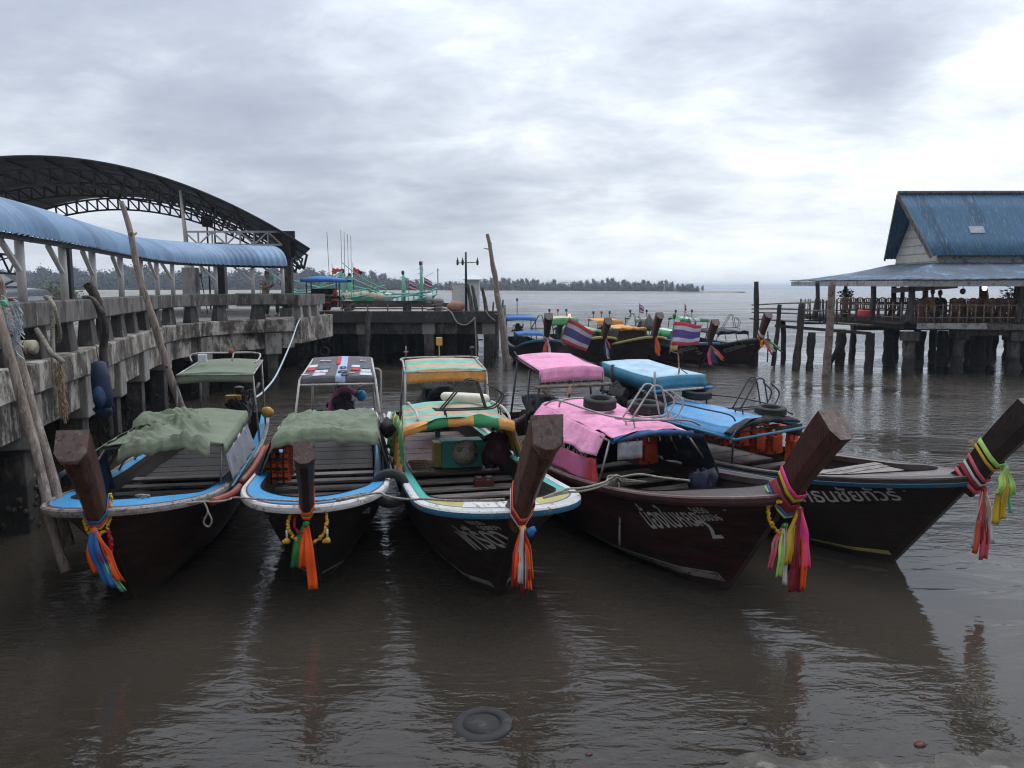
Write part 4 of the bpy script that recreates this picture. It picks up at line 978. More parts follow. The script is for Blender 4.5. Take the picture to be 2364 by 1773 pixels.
def garland(name, label, pts, r, mt, beads=60, cat='garland', tassels=None, tmt='rib_white'):
    P_ = smooth_path(pts, 8); tot = sum((b-a).length for a, b in zip(P_[:-1], P_[1:])); m = MB()
    acc = 0; beads = int(beads*1.7); step = tot/beads; nxt = 0
    for a, b in zip(P_[:-1], P_[1:]):
        L_ = (b-a).length
        while nxt <= acc+L_:
            p = a.lerp(b, (nxt-acc)/max(1e-6, L_)); m.blob(p+Vector((random.uniform(-1, 1), random.uniform(-1, 1), random.uniform(-1, 1)))*r*.55, r*random.uniform(.5, .95), 6, wob=.5); nxt += step
        acc += L_
    t = thing(name, label, cat, tuple(P_[0])); m.build('flowers', mt, t)
    for (p, q) in tassels or []:
        p = Vector(p); m = MB(); m.tube([p, p-Vector((0, 0, q))], .012, 6); m.build('string', tmt, t); m = MB(); m.blob(p-Vector((0, 0, q+.02)), .035, 8, wob=.4); m.blob(p-Vector((.03, 0, q+.03)), .025, 8, wob=.4); m.build('tassel', mt, t)
    return t
def tyre(label, loc, rot, r=.27, w_=.15, group='old tyres used as fenders', name='old_tyre'):
    m = MB(); prof = [(r*.60, -w_*.42), (r*.82, -w_*.5), (r*.97, -w_*.38), (r, -w_*.3)]+[(r*(1-.025*(i % 2)), w_*x) for i, x in enumerate((-.2, -.1, 0, .1, .2))]+[(r, w_*.3), (r*.97, w_*.38), (r*.82, w_*.5), (r*.60, w_*.42), (r*.62, 0), (r*.60, -w_*.42)]
    m.lathe(prof[:-1]+[prof[-1]], n=26); me = m
    # drop the cap faces the lathe adds at both ends
    n_caps = 2; me.f = me.f[:-n_caps]; me.m = me.m[:-n_caps]; me.sm = me.sm[:-n_caps]
    o = me.build(name, 'rubber'); o.location = loc; o.rotation_euler = rot; return tag(o, label, 'tyre', group)
def life_jacket():
    t = thing('life_jacket', 'orange life jacket', 'life jacket', (0, 0, 0))
    m = MB()
    for sx in (-1, 1):
        for q in range(3): m.box((sx*.095, -.03, -.10-.145*q), (.12+.02*q, .07, .125), Matrix.Rotation(sx*.12*(1-q), 3, 'Y'))
    m.box((0, .04, -.26), (.22, .05, .26)); m.tube(smooth_path([(-.12, -.03, -.02), (-.13, .03, .04), (0, .06, .05), (.13, .03, .04), (.12, -.03, -.02)]), .05, 8)
    m.build('vest', 'vest_orange', t, local=True, bevel=.035)
    for q in range(3): m = MB(); m.box((0, -.072, -.12-.14*q), (.30, .012, .03)); m.box((0, -.088, -.12-.14*q), (.07, .018, .05)); m.build('strap', 'strap_black', t, local=True)
    m = MB()
    for sx in (-1, 1): m.box((sx*.09, -.079, -.25), (.022, .014, .46))
    m.build('strap', 'strap_black', t, local=True)
    return t
LJ = life_jacket(); LJ_used = [False]
def jacket(loc, rz, label, group, sc_=1.):
    if not LJ_used[0]: o = LJ; LJ_used[0] = True; o.location = loc; o.rotation_euler = (0, 0, rz); o['label'] = label
    else: o = copytree(LJ, loc, rz, label)
    o['group'] = group; o.scale = (sc_, sc_, sc_); return o
def rope(label, pts, r=.016, mt='rope', name='mooring_rope', n=6, group=None):
    m = MB(); m.tube(smooth_path(pts, 5), r, n); return tag(m.build(name, mt), label, 'rope', group)
# ------------------------------------------------------------------ the five near boats
def curtain(B, name, top, bot, mt, folds=5, amp=.03, solid=.006, rows_=8):
    m = MB(); T = smooth_path(top, 8); Bt = smooth_path(bot, 8); n = min(len(T), len(Bt)); rows = []
    for i in range(rows_+1):
        t = i/rows_; r = []
        for j in range(n):
            p = T[int(j*(len(T)-1)/(n-1))].lerp(Bt[int(j*(len(Bt)-1)/(n-1))], t)
            r.append(p+Vector((0, amp*math.sin(j/(n-1)*folds*6.28+t*1.3)*(.4+t), amp*.3*nz(j*.7, t*2))))
        rows.append(r)
    m.grid(rows); return m.build(name, mt, B.root, local=True, solid=solid)
def stern_canopy(B, af, ar, zf, zr, wf, wr, c, mats, mf=None, front=.12, legs_a=None, sides=(0, 0), arch=.03, backd=0., frm='metal', cr_=None, crumple=.006):
    cr_ = c if cr_ is None else cr_
    B.cloth('stern_canopy', af, ar, zf, zr, wf, wr, c, cr_, arch, mats, mf, crumple, 2., front=front, frontout=.008, sides=sides, backd=backd, nA=14, nB=14, sidew=.01)
    zz = B.sheer(B.of-af)
    for sx in (-1, 1):
        f = Vector((af-.02, c+sx*wf/2*.98, zf-.02)); r_ = Vector((ar+.05, cr_+sx*wr/2*.98, zr-.02))
        B.legs([(f, (af+.0, c+sx*(wf/2+.06), zz)), (r_, (ar+.05, cr_+sx*(wr/2+.02), zz+.02))], .017, frm)
    m = MB(); loop = [(af, c-wf/2, zf-.012), (af, c+wf/2, zf-.012), (ar, cr_+wr/2, zr-.012), (ar, cr_-wr/2, zr-.012)]
    for q in range(4): m.tube([loop[q], loop[(q+1) % 4]], .016, 6)
    m.tube([(lerp(af, ar, .5), lerp(c, cr_, .5)-(wf+wr)/4, lerp(zf, zr, .5)-.015), (lerp(af, ar, .5), lerp(c, cr_, .5)+(wf+wr)/4, lerp(zf, zr, .5)-.015)], .012, 6)
    m.build('canopy_frame', frm, B.root, local=True)
def low_frame(B, af, ar, zf, zr, wf, wr, c, cr_=None, mt='metal', n=4, base=None):
    cr_ = c if cr_ is None else cr_
    for i in range(n):
        t = i/(n-1); a = lerp(af, ar, t); z = lerp(zf, zr, t)-.012; w_ = lerp(wf, wr, t); cc = lerp(c, cr_, t)
        for sx in (-1, 1):
            g = B.hb(B.of-a)-.06; B.legs([((a, cc+sx*w_/2, z), (a, sx*g, B.sheer(B.of-a)))], .015, mt)
        m = MB(); m.tube([(a, cc-w_/2, z), (a, cc, z+.03), (a, cc+w_/2, z)], .013, 6); m.build('canopy_bow', mt, B.root, local=True)
    m = MB()
    for sx in (-1, 1): m.tube([(af, c+sx*wf/2, zf-.012), (ar, cr_+sx*wr/2, zr-.012)], .015, 6)
    m.build('canopy_rail', mt, B.root, local=True)
def a_rack(B, name, base, span, h, mt, along_a=True, n=2, gap=.16, hook=True, flat=True):
    """roof rack: inverted V hoops and hooked arms made of bent pipe, lying along the boat on the canopy"""
    m = MB(); b = Vector(base)
    for k in range(n):
        o = Vector((0, gap*k, 0)) if along_a else Vector((gap*k, 0, 0)); ax = Vector((-1, 0, 0)) if along_a else Vector((0, 1, 0))
        P_ = lambda s_, z_: b+o+ax*s_+Vector((0, 0, z_))
        m.tube(smooth_path([P_(0, 0), P_(span*.30, h*.85), P_(span*.38, h), P_(span*.47, h*.97), P_(span*.52, h*.8), P_(span*.62, 0)], 3), .012, 6)
        if hook: m.tube(smooth_path([P_(span*.66, h*.8), P_(span*.84, h*.52), P_(span*.84, h*.3), P_(span*.74, .02), P_(span*.6, 0), P_(0, 0), P_(-.1, .02)], 3), .012, 6)
        m.tube([P_(.05, 0), P_(.07, -.09)], .011, 5); m.tube([P_(span*.8, .02), P_(span*.82, -.09)], .011, 5)
    m.build(name, mt, B.root, local=True)

# ---- boat at the left, sage green tarpaulin
B1 = Boat((-4.20, 8.50), 9, 'dark brown long-tail boat with bright blue deck and sage green tarpaulin, nearest the pier', L=7.3, W=.86, e=1.7, zb=1.14, zm=.82, hull='hull_brown')
B1.rail(['greywhite_paint', 'red_paint'], [0, 0, 0, 0, 0], prof=((-.012, .012), (.026, .012), (.042, -.004), (.045, -.036), (.04, -.062), (-.02, -.07))); B1.deck([(0, .04, 'greywhite_paint'), (.04, .17, 'maroon_paint'), (.17, 1, 'blue_paint')])
B1.prow((1.42, 1.94), .285, .135, .27, 'prow_brown', bot=.62, slope=.17)
B1.thwarts([-.62, -1.0, -1.38, -1.75, -2.15, -2.6]); B1.platform(-3.0, -5.9, .56, 'deckdark'); B1.stripe('hull_dark', 3, w0=.02)
LFr = dict(af=-1.02, ar=-3.1, zf=1.40, zr=1.46, wf=1.34, wr=1.2, c=.16, cr_=.16)
low_frame(B1, **LFr, mt='metal')
B1.cloth('low_canopy', -.98, -3.15, 1.42, 1.49, 1.40, 1.26, .16, .16, .05, 'cloth_sage', crumple=.02, cs=2.2, sides=(.10, .13), sidew=.02)
B1.cloth('rolled_tarp', -.92, -2.1, 1.45, 1.57, 1.04, .8, .20, .06, .10, 'cloth_sage', crumple=.10, cs=2.6, front=.16, frontout=.03, nA=110, nB=110, seed=3., edgewave=.08)
B1.cloth('rolled_tarp', -1.55, -2.5, 1.57, 1.62, .66, .5, .0, .0, .08, 'cloth_sage', crumple=.11, cs=3.0, nA=90, nB=90, seed=8., front=.05, edgewave=.05)
curtain(B1, 'side_curtain', [(-.95, -.5, 1.44), (-1.4, -.48, 1.46), (-2.3, -.46, 1.48)], [(-.95, -1.0, 1.10), (-1.4, -1.02, 1.08), (-2.3, -1.0, 1.05)], 'cloth_sage_dark', 3, .04)
curtain(B1, 'side_curtain', [(-1.05, .86, 1.30), (-2, .84, 1.33), (-3.0, .80, 1.36)], [(-1.05, .93, .92), (-2, .93, .92), (-3.0, .9, .95)], 'clear_plastic', 4, .015)
B1.frame('curtain_rod', [[(-.92, .95, .90), (-3.05, .92, .95)], [(-.8, -1.05, 1.06), (-2.4, -1.05, 1.05)]], .02, 'skyrail_paint')
B1.frame('fender_tube', [smooth_path([(-1.3, 1.0, .86), (-2.2, 1.01, .85), (-3.4, .97, .88)], 4), smooth_path([(.1, .93, .98), (-.6, 1.0, .88), (-1.1, 1.0, .85)], 4)], .045, 'red_paint', 9)
curtain(B1, 'hanging_cloth', [(-1.15, -.66, 1.22), (-1.6, -.68, 1.22)], [(-1.1, -.62, .78), (-1.6, -.64, .76)], 'cloth_denim', 2, .03)
stern_canopy(B1, -4.15, -5.55, 1.94, 2.04, 1.16, 1.05, .16, ['cloth_sage'], front=.15, frm='metal')
B1.frame('top_rail', [smooth_path([(-4.9, -.35, 2.08), (-5.0, -.35, 2.2), (-5.05, .2, 2.21), (-5.05, .68, 2.2), (-4.9, .73, 2.12), (-4.75, .68, 2.06)], 4), [(-5.0, .3, 2.2), (-4.95, .28, 2.08)]], .014, 'pipe_white')
m = MB(); m.box((-5.0, -.2, 2.13), (.08, .14, .13)); m.build('light_box', 'van_white', B1.root, local=True, bevel=.01)
m = MB(); m.lathe([(.035, 0), (.04, .02), (.035, .07), (0, .08)], (-5.04, .25, 2.2), 10); m.build('lamp', 'lamp_red', B1.root, local=True)
B1.engine(-5.6, .28, 1.16, .85)
m = MB(); m.box((-5.4, .2, 1.4), (.16, .26, .08)); m.blob((-5.45, .75, 1.12), (.1, .12, .1), 8); m.build('engine_cap', 'lamp_amber', B1.root, local=True)

# ---- second boat, printed banner roof
B2 = Boat((-2.27, 8.98), 9, 'dark long-tail boat with white rim, blue deck and a printed banner as stern roof', L=7.2, W=.82, e=1.45, pw=2.1, zb=1.04, zm=.90, hull='hull_black')
B2.rail(['white_paint'], [0, 0, 0, 0, 0], prof=((-.012, .012), (.026, .012), (.042, -.004), (.045, -.036), (.04, -.062), (-.02, -.07))); B2.deck([(0, .05, 'white_paint'), (.05, .18, 'maroon_paint'), (.18, 1, 'blue_paint')])
B2.prow((1.26, 1.74, .03), .21, .085, .21, 'prow_dark', bot=.60, slope=.17)
B2.thwarts([-.35, -.75, -1.15, -1.55, -1.95, -2.35]); B2.platform(-2.8, -5.8, .60, 'deckdark'); B2.stripe('boot_white', 2.1, w0=.02, w1=.01)
low_frame(B2, -1.15, -2.3, 1.42, 1.47, 1.28, 1.2, .08, mt='metal')
B2.cloth('low_canopy', -1.08, -2.35, 1.47, 1.53, 1.30, 1.2, .08, .08, .05, 'cloth_sage', crumple=.065, cs=2.4, front=.15, frontout=.03, nA=120, nB=120, seed=21., edgewave=.07, sides=(.06, .08), sidew=.03)
curtain(B2, 'side_curtain', [(-1.1, -.60, 1.40), (-2.7, -.57, 1.42)], [(-1.1, -.82, .90), (-2.7, -.80, .90)], 'cloth_black', 4, .03)
curtain(B2, 'side_curtain', [(-1.0, .74, 1.40), (-2.7, .72, 1.42)], [(-1.0, .86, .86), (-2.7, .82, .88)], 'cloth_black', 4, .03)
m = MB(); m.blob((-2.0, .86, 1.36), (.3, .1, .13), 10, wob=.5); m.build('rolled_curtain', 'cloth_black', B2.root, local=True)
bands = 14
B2.cloth('stern_canopy', -3.55, -5.15, 1.90, 2.08, 1.14, 1.0, .10, .10, .02, ['cloth_banner', 'cloth_bluestripe'], lambda i, j: 1 if j in (7, 8) else 0, .004, 2, front=.09, frontout=.01, nA=14, nB=15)
PB = [o for o in B2.root.children if o.name.startswith('stern_canopy')][0]
def patch(B, a0, a1, b0, b1, mt, f):
    m = MB(); m.grid([[Vector((a, b, f(a, b))) for b in [lerp(b0, b1, q/3) for q in range(4)]] for a in [lerp(a0, a1, q/3) for q in range(4)]], flip=True); m.build('printed_patch', mt, PB, local=True, solid=.004)
def zb2(a, b):
    t = (a+3.55)/(-1.6); w_ = lerp(1.14, 1.0, t); tb = (b-.10)/w_+.5; return lerp(1.90, 2.08, t)+.02*(1-(2*tb-1)**2)-.02*math.sin(math.pi*t)+.011
for (a0, a1, b0, b1, mt_) in ((-3.62, -3.84, -.30, -.10, 'cloth_white'), (-3.88, -4.10, -.29, -.08, 'cloth_white'), (-4.18, -4.38, -.26, -.06, 'cloth_tealpatch'), (-4.10, -4.32, -.43, -.29, 'cloth_red'), (-4.36, -4.56, -.42, -.28, 'cloth_white'), (-3.62, -3.86, .43, .62, 'cloth_white'), (-3.90, -4.12, .44, .60, 'cloth_white'), (-4.02, -4.24, .28, .42, 'cloth_red'), (-4.28, -4.46, .28, .42, 'cloth_white'), (-4.5, -5.08, .02, .09, 'cloth_red'), (-3.95, -4.02, -.22, -.14, 'cloth_red'), (-3.98, -4.04, .5, .56, 'cloth_red'), (-4.20, -4.36, .46, .57, 'cloth_tealpatch')): patch(B2, a0, a1, b0, b1, mt_, zb2)
for (a0, b0, sx) in ((-3.9, .16, .07), (-4.25, .15, .045), (-3.65, .2, .05)):
    m = MB(); m.tube([Vector((a0+.12*math.cos(q*.7), b0+sx*math.sin(q*.7), zb2(a0, b0)+.004)) for q in range(9)], .012, 5, closed=True); m.build('printed_motif', 'cloth_banner', PB, local=True)
for (a0, b0) in ((-4.82, -.25), (-4.8, -.12), (-3.75, -.42), (-4.8, .45), (-3.78, .3)):
    m = MB()
    for q in range(5): m.tube([Vector((a0+random.uniform(-.1, .1), b0+random.uniform(-.06, .06), zb2(a0, b0)+.005)) for _ in range(2)], .008, 4)
    m.build('printed_script', 'cloth_white', PB, local=True)
for sx in (-1, 1):
    B2.legs([((-3.5, .1+sx*.58, 1.88), (-3.2, .1+sx*.70, .86)), ((-5.1, .1+sx*.5, 2.05), (-5.0, .1+sx*.55, .92)), ((-3.2, .1+sx*.70, 1.36), (-2.2, .1+sx*.76, 1.34))], .018, 'pipe_white')
B2.frame('canopy_frame', [[(-3.5, -.5, 1.80), (-3.5, .7, 1.80)], [(-3.5, -.48, 1.88), (-5.1, -.4, 2.06)], [(-3.5, .68, 1.88), (-5.1, .6, 2.06)], [(-5.1, -.4, 2.06), (-5.1, .6, 2.06)], smooth_path([(-4.4, .64, 1.95), (-4.4, .74, 1.93), (-4.35, .76, 1.8), (-4.2, .74, 1.2)])], .018, 'pipe_white')
B2.engine(-4.9, .12, 1.2, 1.0)
m = MB(); m.tube(smooth_path([(-4.6, -.12, .95), (-4.62, -.1, 1.25), (-4.66, -.0, 1.5), (-4.7, .15, 1.58), (-4.7, .32, 1.5)]), .045, 8); m.build('engine_hose', 'cloth_pinkside', B2.root, local=True)
m = MB(); m.blob((-4.75, .42, 1.45), (.09, .09, .1), 10); m.build('fuel_can', 'blue_paint', B2.root, local=True)

# ---- middle boat, green and orange striped cloth
B3 = Boat((-.14, 8.60), 13.5, 'dark long-tail boat with white and turquoise rim and green-orange striped canopies, in the middle', L=7.5, W=.89, e=1.15, zb=1.10, zm=.88, hull='hull_dark')
B3.rail(['white_paint', 'bluerail_paint'], [0, 0, 1, 1, 1], prof=((-.012, .012), (.026, .012), (.042, -.004), (.045, -.036), (.04, -.062), (-.02, -.07))); B3.deck([(0, .28, 'white_paint'), (.28, .36, 'bluerail_paint'), (.36, 1, 'teal_paint')], bow=(0, [(-.36, -.18, 0), (-.18, .06, 1), (.06, .30, 0)], ['yellow_paint', 'white_paint']))
B3.prow((1.46, 2.05, .16), .31, .09, .32, 'prow_brown', bot=.58, slope=.26)
B3.thwarts([-.75, -1.12, -1.55, -1.95, -2.4]); B3.platform(-2.75, -6.0, .66, 'deckbrown'); B3.stripe('boot_white', 3.2, w0=.05, w1=.012)
sm3 = ['cloth_mint', 'cloth_salmon', 'cloth_green', 'cloth_orange']
low_frame(B3, -2.0, -3.55, 1.47, 1.51, 1.46, 1.36, -.10, .02, mt='pipe_white')
B3.cloth('low_canopy', -1.95, -3.65, 1.49, 1.53, 1.48, 1.40, -.10, .02, .06, sm3, lambda i, j: (0 if (i//4) % 2 else 1), .02, 2.5, nA=24, nB=20, seed=5)
# rolled-up front edge in orange and green blocks
m = MB(); rows = []
for j in range(49):
    tb = j/48; b = lerp(-.85, .64, tb); zc = 1.47+.11*(1-(2*tb-1)**2)-.03; tw = 6*tb+2*nz(tb*5, 2); rr = .055+.02*nz(tb*8, 4)
    rows.append([Vector((-1.93+rr*math.cos(q*.785+tw*.4)*(1+.3*math.sin(q*2+tw)), b, zc+rr*1.25*math.sin(q*.785+tw*.4)*(1+.3*math.sin(q*2+tw)))) for q in range(9)])
m.grid(rows, mfun=lambda i, j: 1 if (10 <= i < 19 or 30 <= i < 41) else 0); m.build('rolled_tarp', ['cloth_orange', 'cloth_green'], B3.root, local=True)
m = MB(); rows = []
for i in range(9):
    t = i/8; rows.append([Vector((lerp(-1.95, -3.55, j/24), lerp(-.84, -.90, t)+.03*math.sin(j*.9+t*3)*(.3+t)+(.03 if t < .05 else 0), lerp(1.48, .95, t)-(.10*(1-j/24))*t)) for j in range(25)])
m.grid(rows, mfun=lambda i, j: ((j+i)//3) % 2); m.build('side_curtain', ['cloth_orange', 'cloth_green'], B3.root, local=True, solid=.006)
m = MB(); rows = []
for i in range(9):
    t = i/8; rows.append([Vector((lerp(-1.95, -3.45, j/24), lerp(.62, .82, t)+.03*math.sin(j*.9+t*3)*(.3+t), lerp(1.48, .93, t))) for j in range(25)])
m.grid(rows, mfun=lambda i, j: ((j)//4) % 2); m.build('side_curtain', ['cloth_orange', 'cloth_green'], B3.root, local=True, solid=.006)
B3.cloth('stern_canopy', -4.45, -5.45, 1.96, 2.06, 1.30, 1.22, .12, .16, .03, sm3, lambda i, j: 3 if i < 0 else (0 if (i//4) % 2 == 0 else 1), .006, 2, front=.20, frontout=.008, nA=14, nB=14, edgewave=.012)
for sx in (-1, 1):
    for da in (0, -.1): B3.legs([((-4.45+da, .12+sx*.66, 1.94), (-4.3+da, .12+sx*.70, 1.0))], .015, 'pipe_white')
    B3.legs([((-5.45, .16+sx*.62, 2.03), (-5.4, .16+sx*.72, .98))], .018, 'metal')
B3.frame('canopy_frame', [[(-4.45, -.55, 1.95), (-4.45, .78, 1.95)], [(-4.45, -.55, 1.95), (-5.5, -.48, 2.06)], [(-4.45, .78, 1.95), (-5.5, .8, 2.06)], smooth_path([(-5.4, -.5, 2.05), (-5.52, -.4, 2.09), (-5.52, .72, 2.09), (-5.4, .82, 2.05)])], .016, 'pipe_white')
B3.frame('tie_pipe', [smooth_path([(-4.1, -.58, 1.45), (-3.6, -.60, 1.58), (-2.8, -.62, 1.62), (-2.35, -.62, 1.62), (-2.2, -.62, 1.54)]), smooth_path([(-3.6, .68, 1.56), (-2.8, .66, 1.6), (-2.2, .62, 1.58), (-2.1, .62, 1.5)])], .018, 'pipe_white')
a_rack(B3, 'roof_rack', (-2.35, -.30, 1.66), 1.0, .40, 'metal_dark', along_a=False, n=2, gap=.14)
m = MB(); m.box((-5.5, .12, 1.25), (.34, .46, .62)); m.blob((-5.5, .12, 1.5), (.26, .3, .18), 10, wob=.5); m.blob((-5.45, -.1, 1.15), (.2, .2, .3), 10, wob=.5); m.build('engine_cover', 'cloth_black', B3.root, local=True, bevel=.05)
B3.engine(-5.55, .12, 1.1, .8)
m = MB(); m.tube([(-5.5, .16, 2.08), (-5.5, .16, 2.3)], .012, 6); m.box((-5.5, .16, 2.37), (.08, .1, .14)); m.build('lamp', 'lamp_amber', B3.root, local=True, bevel=.01)
m = MB(); m.tube([(-5.5, -.42, 2.08), (-5.5, -.42, 2.3)], .01, 6); m.box((-5.5, -.42, 2.2), (.02, .08, .02)); m.build('antenna', 'metal', B3.root, local=True)
m = MB(); m.tube([(-5.4, .72, 2.08), (-5.4, .72, 2.24)], .01, 6); m.lathe([(.04, 2.24), (.05, 2.26), (.02, 2.28)], (-5.4, .72, 0), 8); m.build('antenna', 'metal_dark', B3.root, local=True)

# ---- fourth boat, pink cloth
B4 = Boat((2.46, 8.78), 24, 'maroon long-tail boat with pink stern roof and pink low canopy', of=.82, L=7.4, W=.93, e=1.9, pw=2.0, zb=1.20, zm=.84, hull='hull_maroon')
B4.rail(['maroon_paint', 'hull_maroon', 'graywood_paint'], [2, 0, 1, 1, 1]); B4.deck([(0, .3, 'hull_maroon'), (.3, 1, 'plank')])
B4.prow((1.48, 2.05), .26, .15, .34, 'prow_maroon', bot=.60, slope=.06)
B4.thwarts([-1.2, -1.7, -2.2, -2.7]); B4.platform(-3.1, -5.9, .64, 'deckdark'); B4.platform(.38, -.25, .97, 'thwart', .9); B4.stripe('boot_white', 4.2, w0=.10, w1=.012)
low_frame(B4, -1.45, -3.9, 1.42, 1.50, 1.16, 1.14, -.14, .12, mt='metal', n=5)
B4.cloth('low_canopy', -1.40, -3.95, 1.46, 1.53, 1.14, 1.12, -.14, .12, .06, 'cloth_pink', crumple=.035, cs=1.6, sides=(.0, .0), nA=50, nB=34, seed=12)
B4.lashing(B4.root, [(-4.33, -.26, 1.79), (-4.33, .86, 1.79)], 9); B4.lashing(B4.root, [(-1.75, -.86, 1.17), (-3.6, -.82, 1.2)], 14)
B3.lashing(B3.root, [(-4.43, -.5, 1.77), (-4.43, .75, 1.77)], 8, .04)
B4.lashing(B4.root, [(-1.36, -.7, 1.40), (-1.36, .42, 1.40)], 8, .05)
curtain(B4, 'side_curtain', [(-1.6, -.69, 1.46), (-2.6, -.62, 1.49), (-3.9, -.45, 1.53)], [(-1.6, -.86, 1.20), (-2.6, -.84, 1.23), (-3.9, -.72, 1.28)], 'cloth_pink', 3, .03)
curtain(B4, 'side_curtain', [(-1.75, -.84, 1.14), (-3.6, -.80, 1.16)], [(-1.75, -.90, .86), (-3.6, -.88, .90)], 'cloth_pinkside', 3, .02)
curtain(B4, 'tied_curtain', [(-1.62, -.82, 1.16), (-1.74, -.84, 1.16)], [(-1.52, -.86, .84), (-1.74, -.88, .86)], 'cloth_red', 2, .03)
curtain(B4, 'back_curtain', [(-3.0, -.5, 1.3), (-3.2, .5, 1.3)], [(-3.0, -.6, .7), (-3.2, .6, .7)], 'cloth_black', 3, .04)
curtain(B4, 'side_curtain', [(-1.3, .60, 1.4), (-2.4, .62, 1.42), (-3.4, .66, 1.44)], [(-1.3, .80, .88), (-2.4, .82, .86), (-3.4, .80, .86)], 'cloth_navy', 5, .05)
m = MB(); rows = []
for j in range(41):
    tb = j/40; b = lerp(-.74, .46, tb); rr = .042+.018*nz(tb*8, 6); rows.append([Vector((-1.37+rr*1.1*math.cos(q*.785+tb*5), b, 1.44+.05*(1-(2*tb-1)**2)-.01+rr*math.sin(q*.785+tb*5)*(1+.4*math.sin(q*2+tb*9)))) for q in range(9)])
m.grid(rows); m.build('rolled_tarp', 'cloth_denim', B4.root, local=True)
m = MB(); m.grid([[Vector((-1.36+.02*nz(i, j), lerp(-.66, -.3, j/4), lerp(1.40, 1.18, i/4))) for j in range(5)] for i in range(5)]); m.build('clear_flap', 'clear_plastic', B4.root, local=True, solid=.005)
B4.cloth('stern_canopy', -4.35, -5.95, 2.0, 2.10, 1.15, 1.08, .30, .58, .03, 'cloth_pink', None, .006, 2, front=.20, frontout=.01, nA=14, nB=14, sides=(.03, .03), sidew=.01)
for sx in (-1, 1): B4.legs([((-4.35, .30+sx*.56, 1.92), (-4.2, .18+sx*.64, .94)), ((-5.9, .57+sx*.52, 2.06), (-5.6, .34+sx*.58, .95)), ((-5.0, .42+sx*.56, 1.95), (-4.6, .22+sx*.64, .94))], .018, 'metal_dark')
B4.frame('roof_pole', [[(-4.28, -.38, 1.74), (-4.28, 1.0, 1.73)]], .028, 'railwood', 8)
B4.frame('canopy_frame', [[(-4.35, -.28, 1.98), (-6.0, .05, 2.09)], [(-4.35, .88, 1.98), (-6.0, 1.12, 2.09)], smooth_path([(-5.8, .0, 2.08), (-5.9, -.02, 2.17), (-5.95, .02, 2.09)]), [(-4.35, -.28, 1.79), (-4.35, .88, 1.79)]], .015, 'metal_dark')
m = MB(); m.blob((-5.3, .25, 1.28), (.45, .30, .16), 12, wob=.6); m.box((-5.3, .2, 1.08), (.5, .3, .3)); m.build('engine_cover', 'cloth_black', B4.root, local=True, bevel=.04)
B4.engine(-5.4, .2, 1.05, .8)
B4.frame('steering_pole', [[(-3.9, -1.5, 1.02), (-4.8, -.4, 1.15), (-5.3, .1, 1.2)]], .045, 'metal_dark', 8)
a_rack(B4, 'roof_rack', (-1.85, -.30, 1.60), .95, .44, 'pipe_white', along_a=False, n=2, gap=.20)
B4.frame('roof_rail', [smooth_path([(-3.7, -.5, 1.55), (-3.3, -.5, 1.67), (-2.5, -.5, 1.66), (-1.9, -.45, 1.64), (-1.6, -.2, 1.62), (-1.45, .4, 1.60), (-1.42, .62, 1.52)]), smooth_path([(-3.4, -.42, 1.55), (-3.38, -.35, 1.66), (-3.3, .1, 1.68), (-3.35, .5, 1.66)])], .014, 'metal')
m = MB(); m.box((-.95, -.12, .70), (.42, .62, .05)); m.build('hatch_board', 'red_plastic', B4.root, local=True, bevel=.02)
for (a, b) in ((-.95, .45), (-1.0, .62)): 
    m = MB(); m.blob((a-.25, b, .82), (.16, .12, .16), 10, wob=.6); m.build('plastic_bag', 'cloth_navy', B4.root, local=True)

# ---- fifth boat, blue cloth
B5 = Boat((4.76, 9.70), 28.5, 'near-black long-tail boat with a turquoise side stripe and blue canopies, rightmost of the near row', of=.9, L=7.6, W=.93, e=2.6, pw=1.8, zb=1.18, zm=.84, hull='hull_black')
B5.rail(['graywood_paint', 'skyrail_paint', 'hull_black'], [0, 2, 2, 1, 1], prof=((-.012, .012), (.035, .012), (.045, -.005), (.046, -.05), (.055, -.055), (.02, -.105))); B5.deck([(0, .3, 'hull_dark'), (.3, 1, 'graywood_paint')])
B5.prow((1.56, 2.04), .24, .15, .34, 'prow_dark', bot=.56, slope=.03)
B5.thwarts([-1.2, -1.75, -2.3]); B5.platform(-2.7, -5.9, .62, 'graywood_paint'); B5.platform(.35, -.8, .93, 'thwart', .9); B5.stripe('yellow_paint', 2.3, w0=.05, w1=.012)
low_frame(B5, -1.95, -4.3, 1.30, 1.36, 1.22, 1.14, -.24, -.14, mt='metal_dark', n=4)
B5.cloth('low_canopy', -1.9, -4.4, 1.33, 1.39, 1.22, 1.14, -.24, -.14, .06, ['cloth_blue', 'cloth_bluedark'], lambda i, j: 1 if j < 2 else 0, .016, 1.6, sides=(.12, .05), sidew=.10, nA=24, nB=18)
B5.frame('canopy_edge', [[(-1.85, -.92, 1.22), (-1.85, .42, 1.28)], [(-1.85, -.92, 1.22), (-4.4, -.86, 1.28)]], .022, 'skyrail_paint', 8)
m = MB(); rows = []
for j in range(45):
    tb = j/44; b = lerp(-.95, .42, tb); rr = (.05+.02*nz(tb*8, 9))*(1-.45*abs(2*tb-1)**3); rows.append([Vector((-1.98+rr*2.2*math.cos(q*.785+tb*3), b, 1.36+.07*(1-(2*tb-1)**2)-.10*max(0, .25-tb)*3+rr*math.sin(q*.785+tb*3)*(1+.4*math.sin(q*2+tb*7)))) for q in range(9)])
m.grid(rows); m.build('rolled_tarp', 'cloth_black', B5.root, local=True)
m = MB(); m.grid([[Vector((-1.9+.03*nz(i, j), lerp(-.1, .44, j/5), 1.33-.14*i/3*(.4+j/5)+.02*nz(j, i*2))) for j in range(6)] for i in range(4)]); m.build('hanging_flap', 'cloth_black', B5.root, local=True, solid=.006)
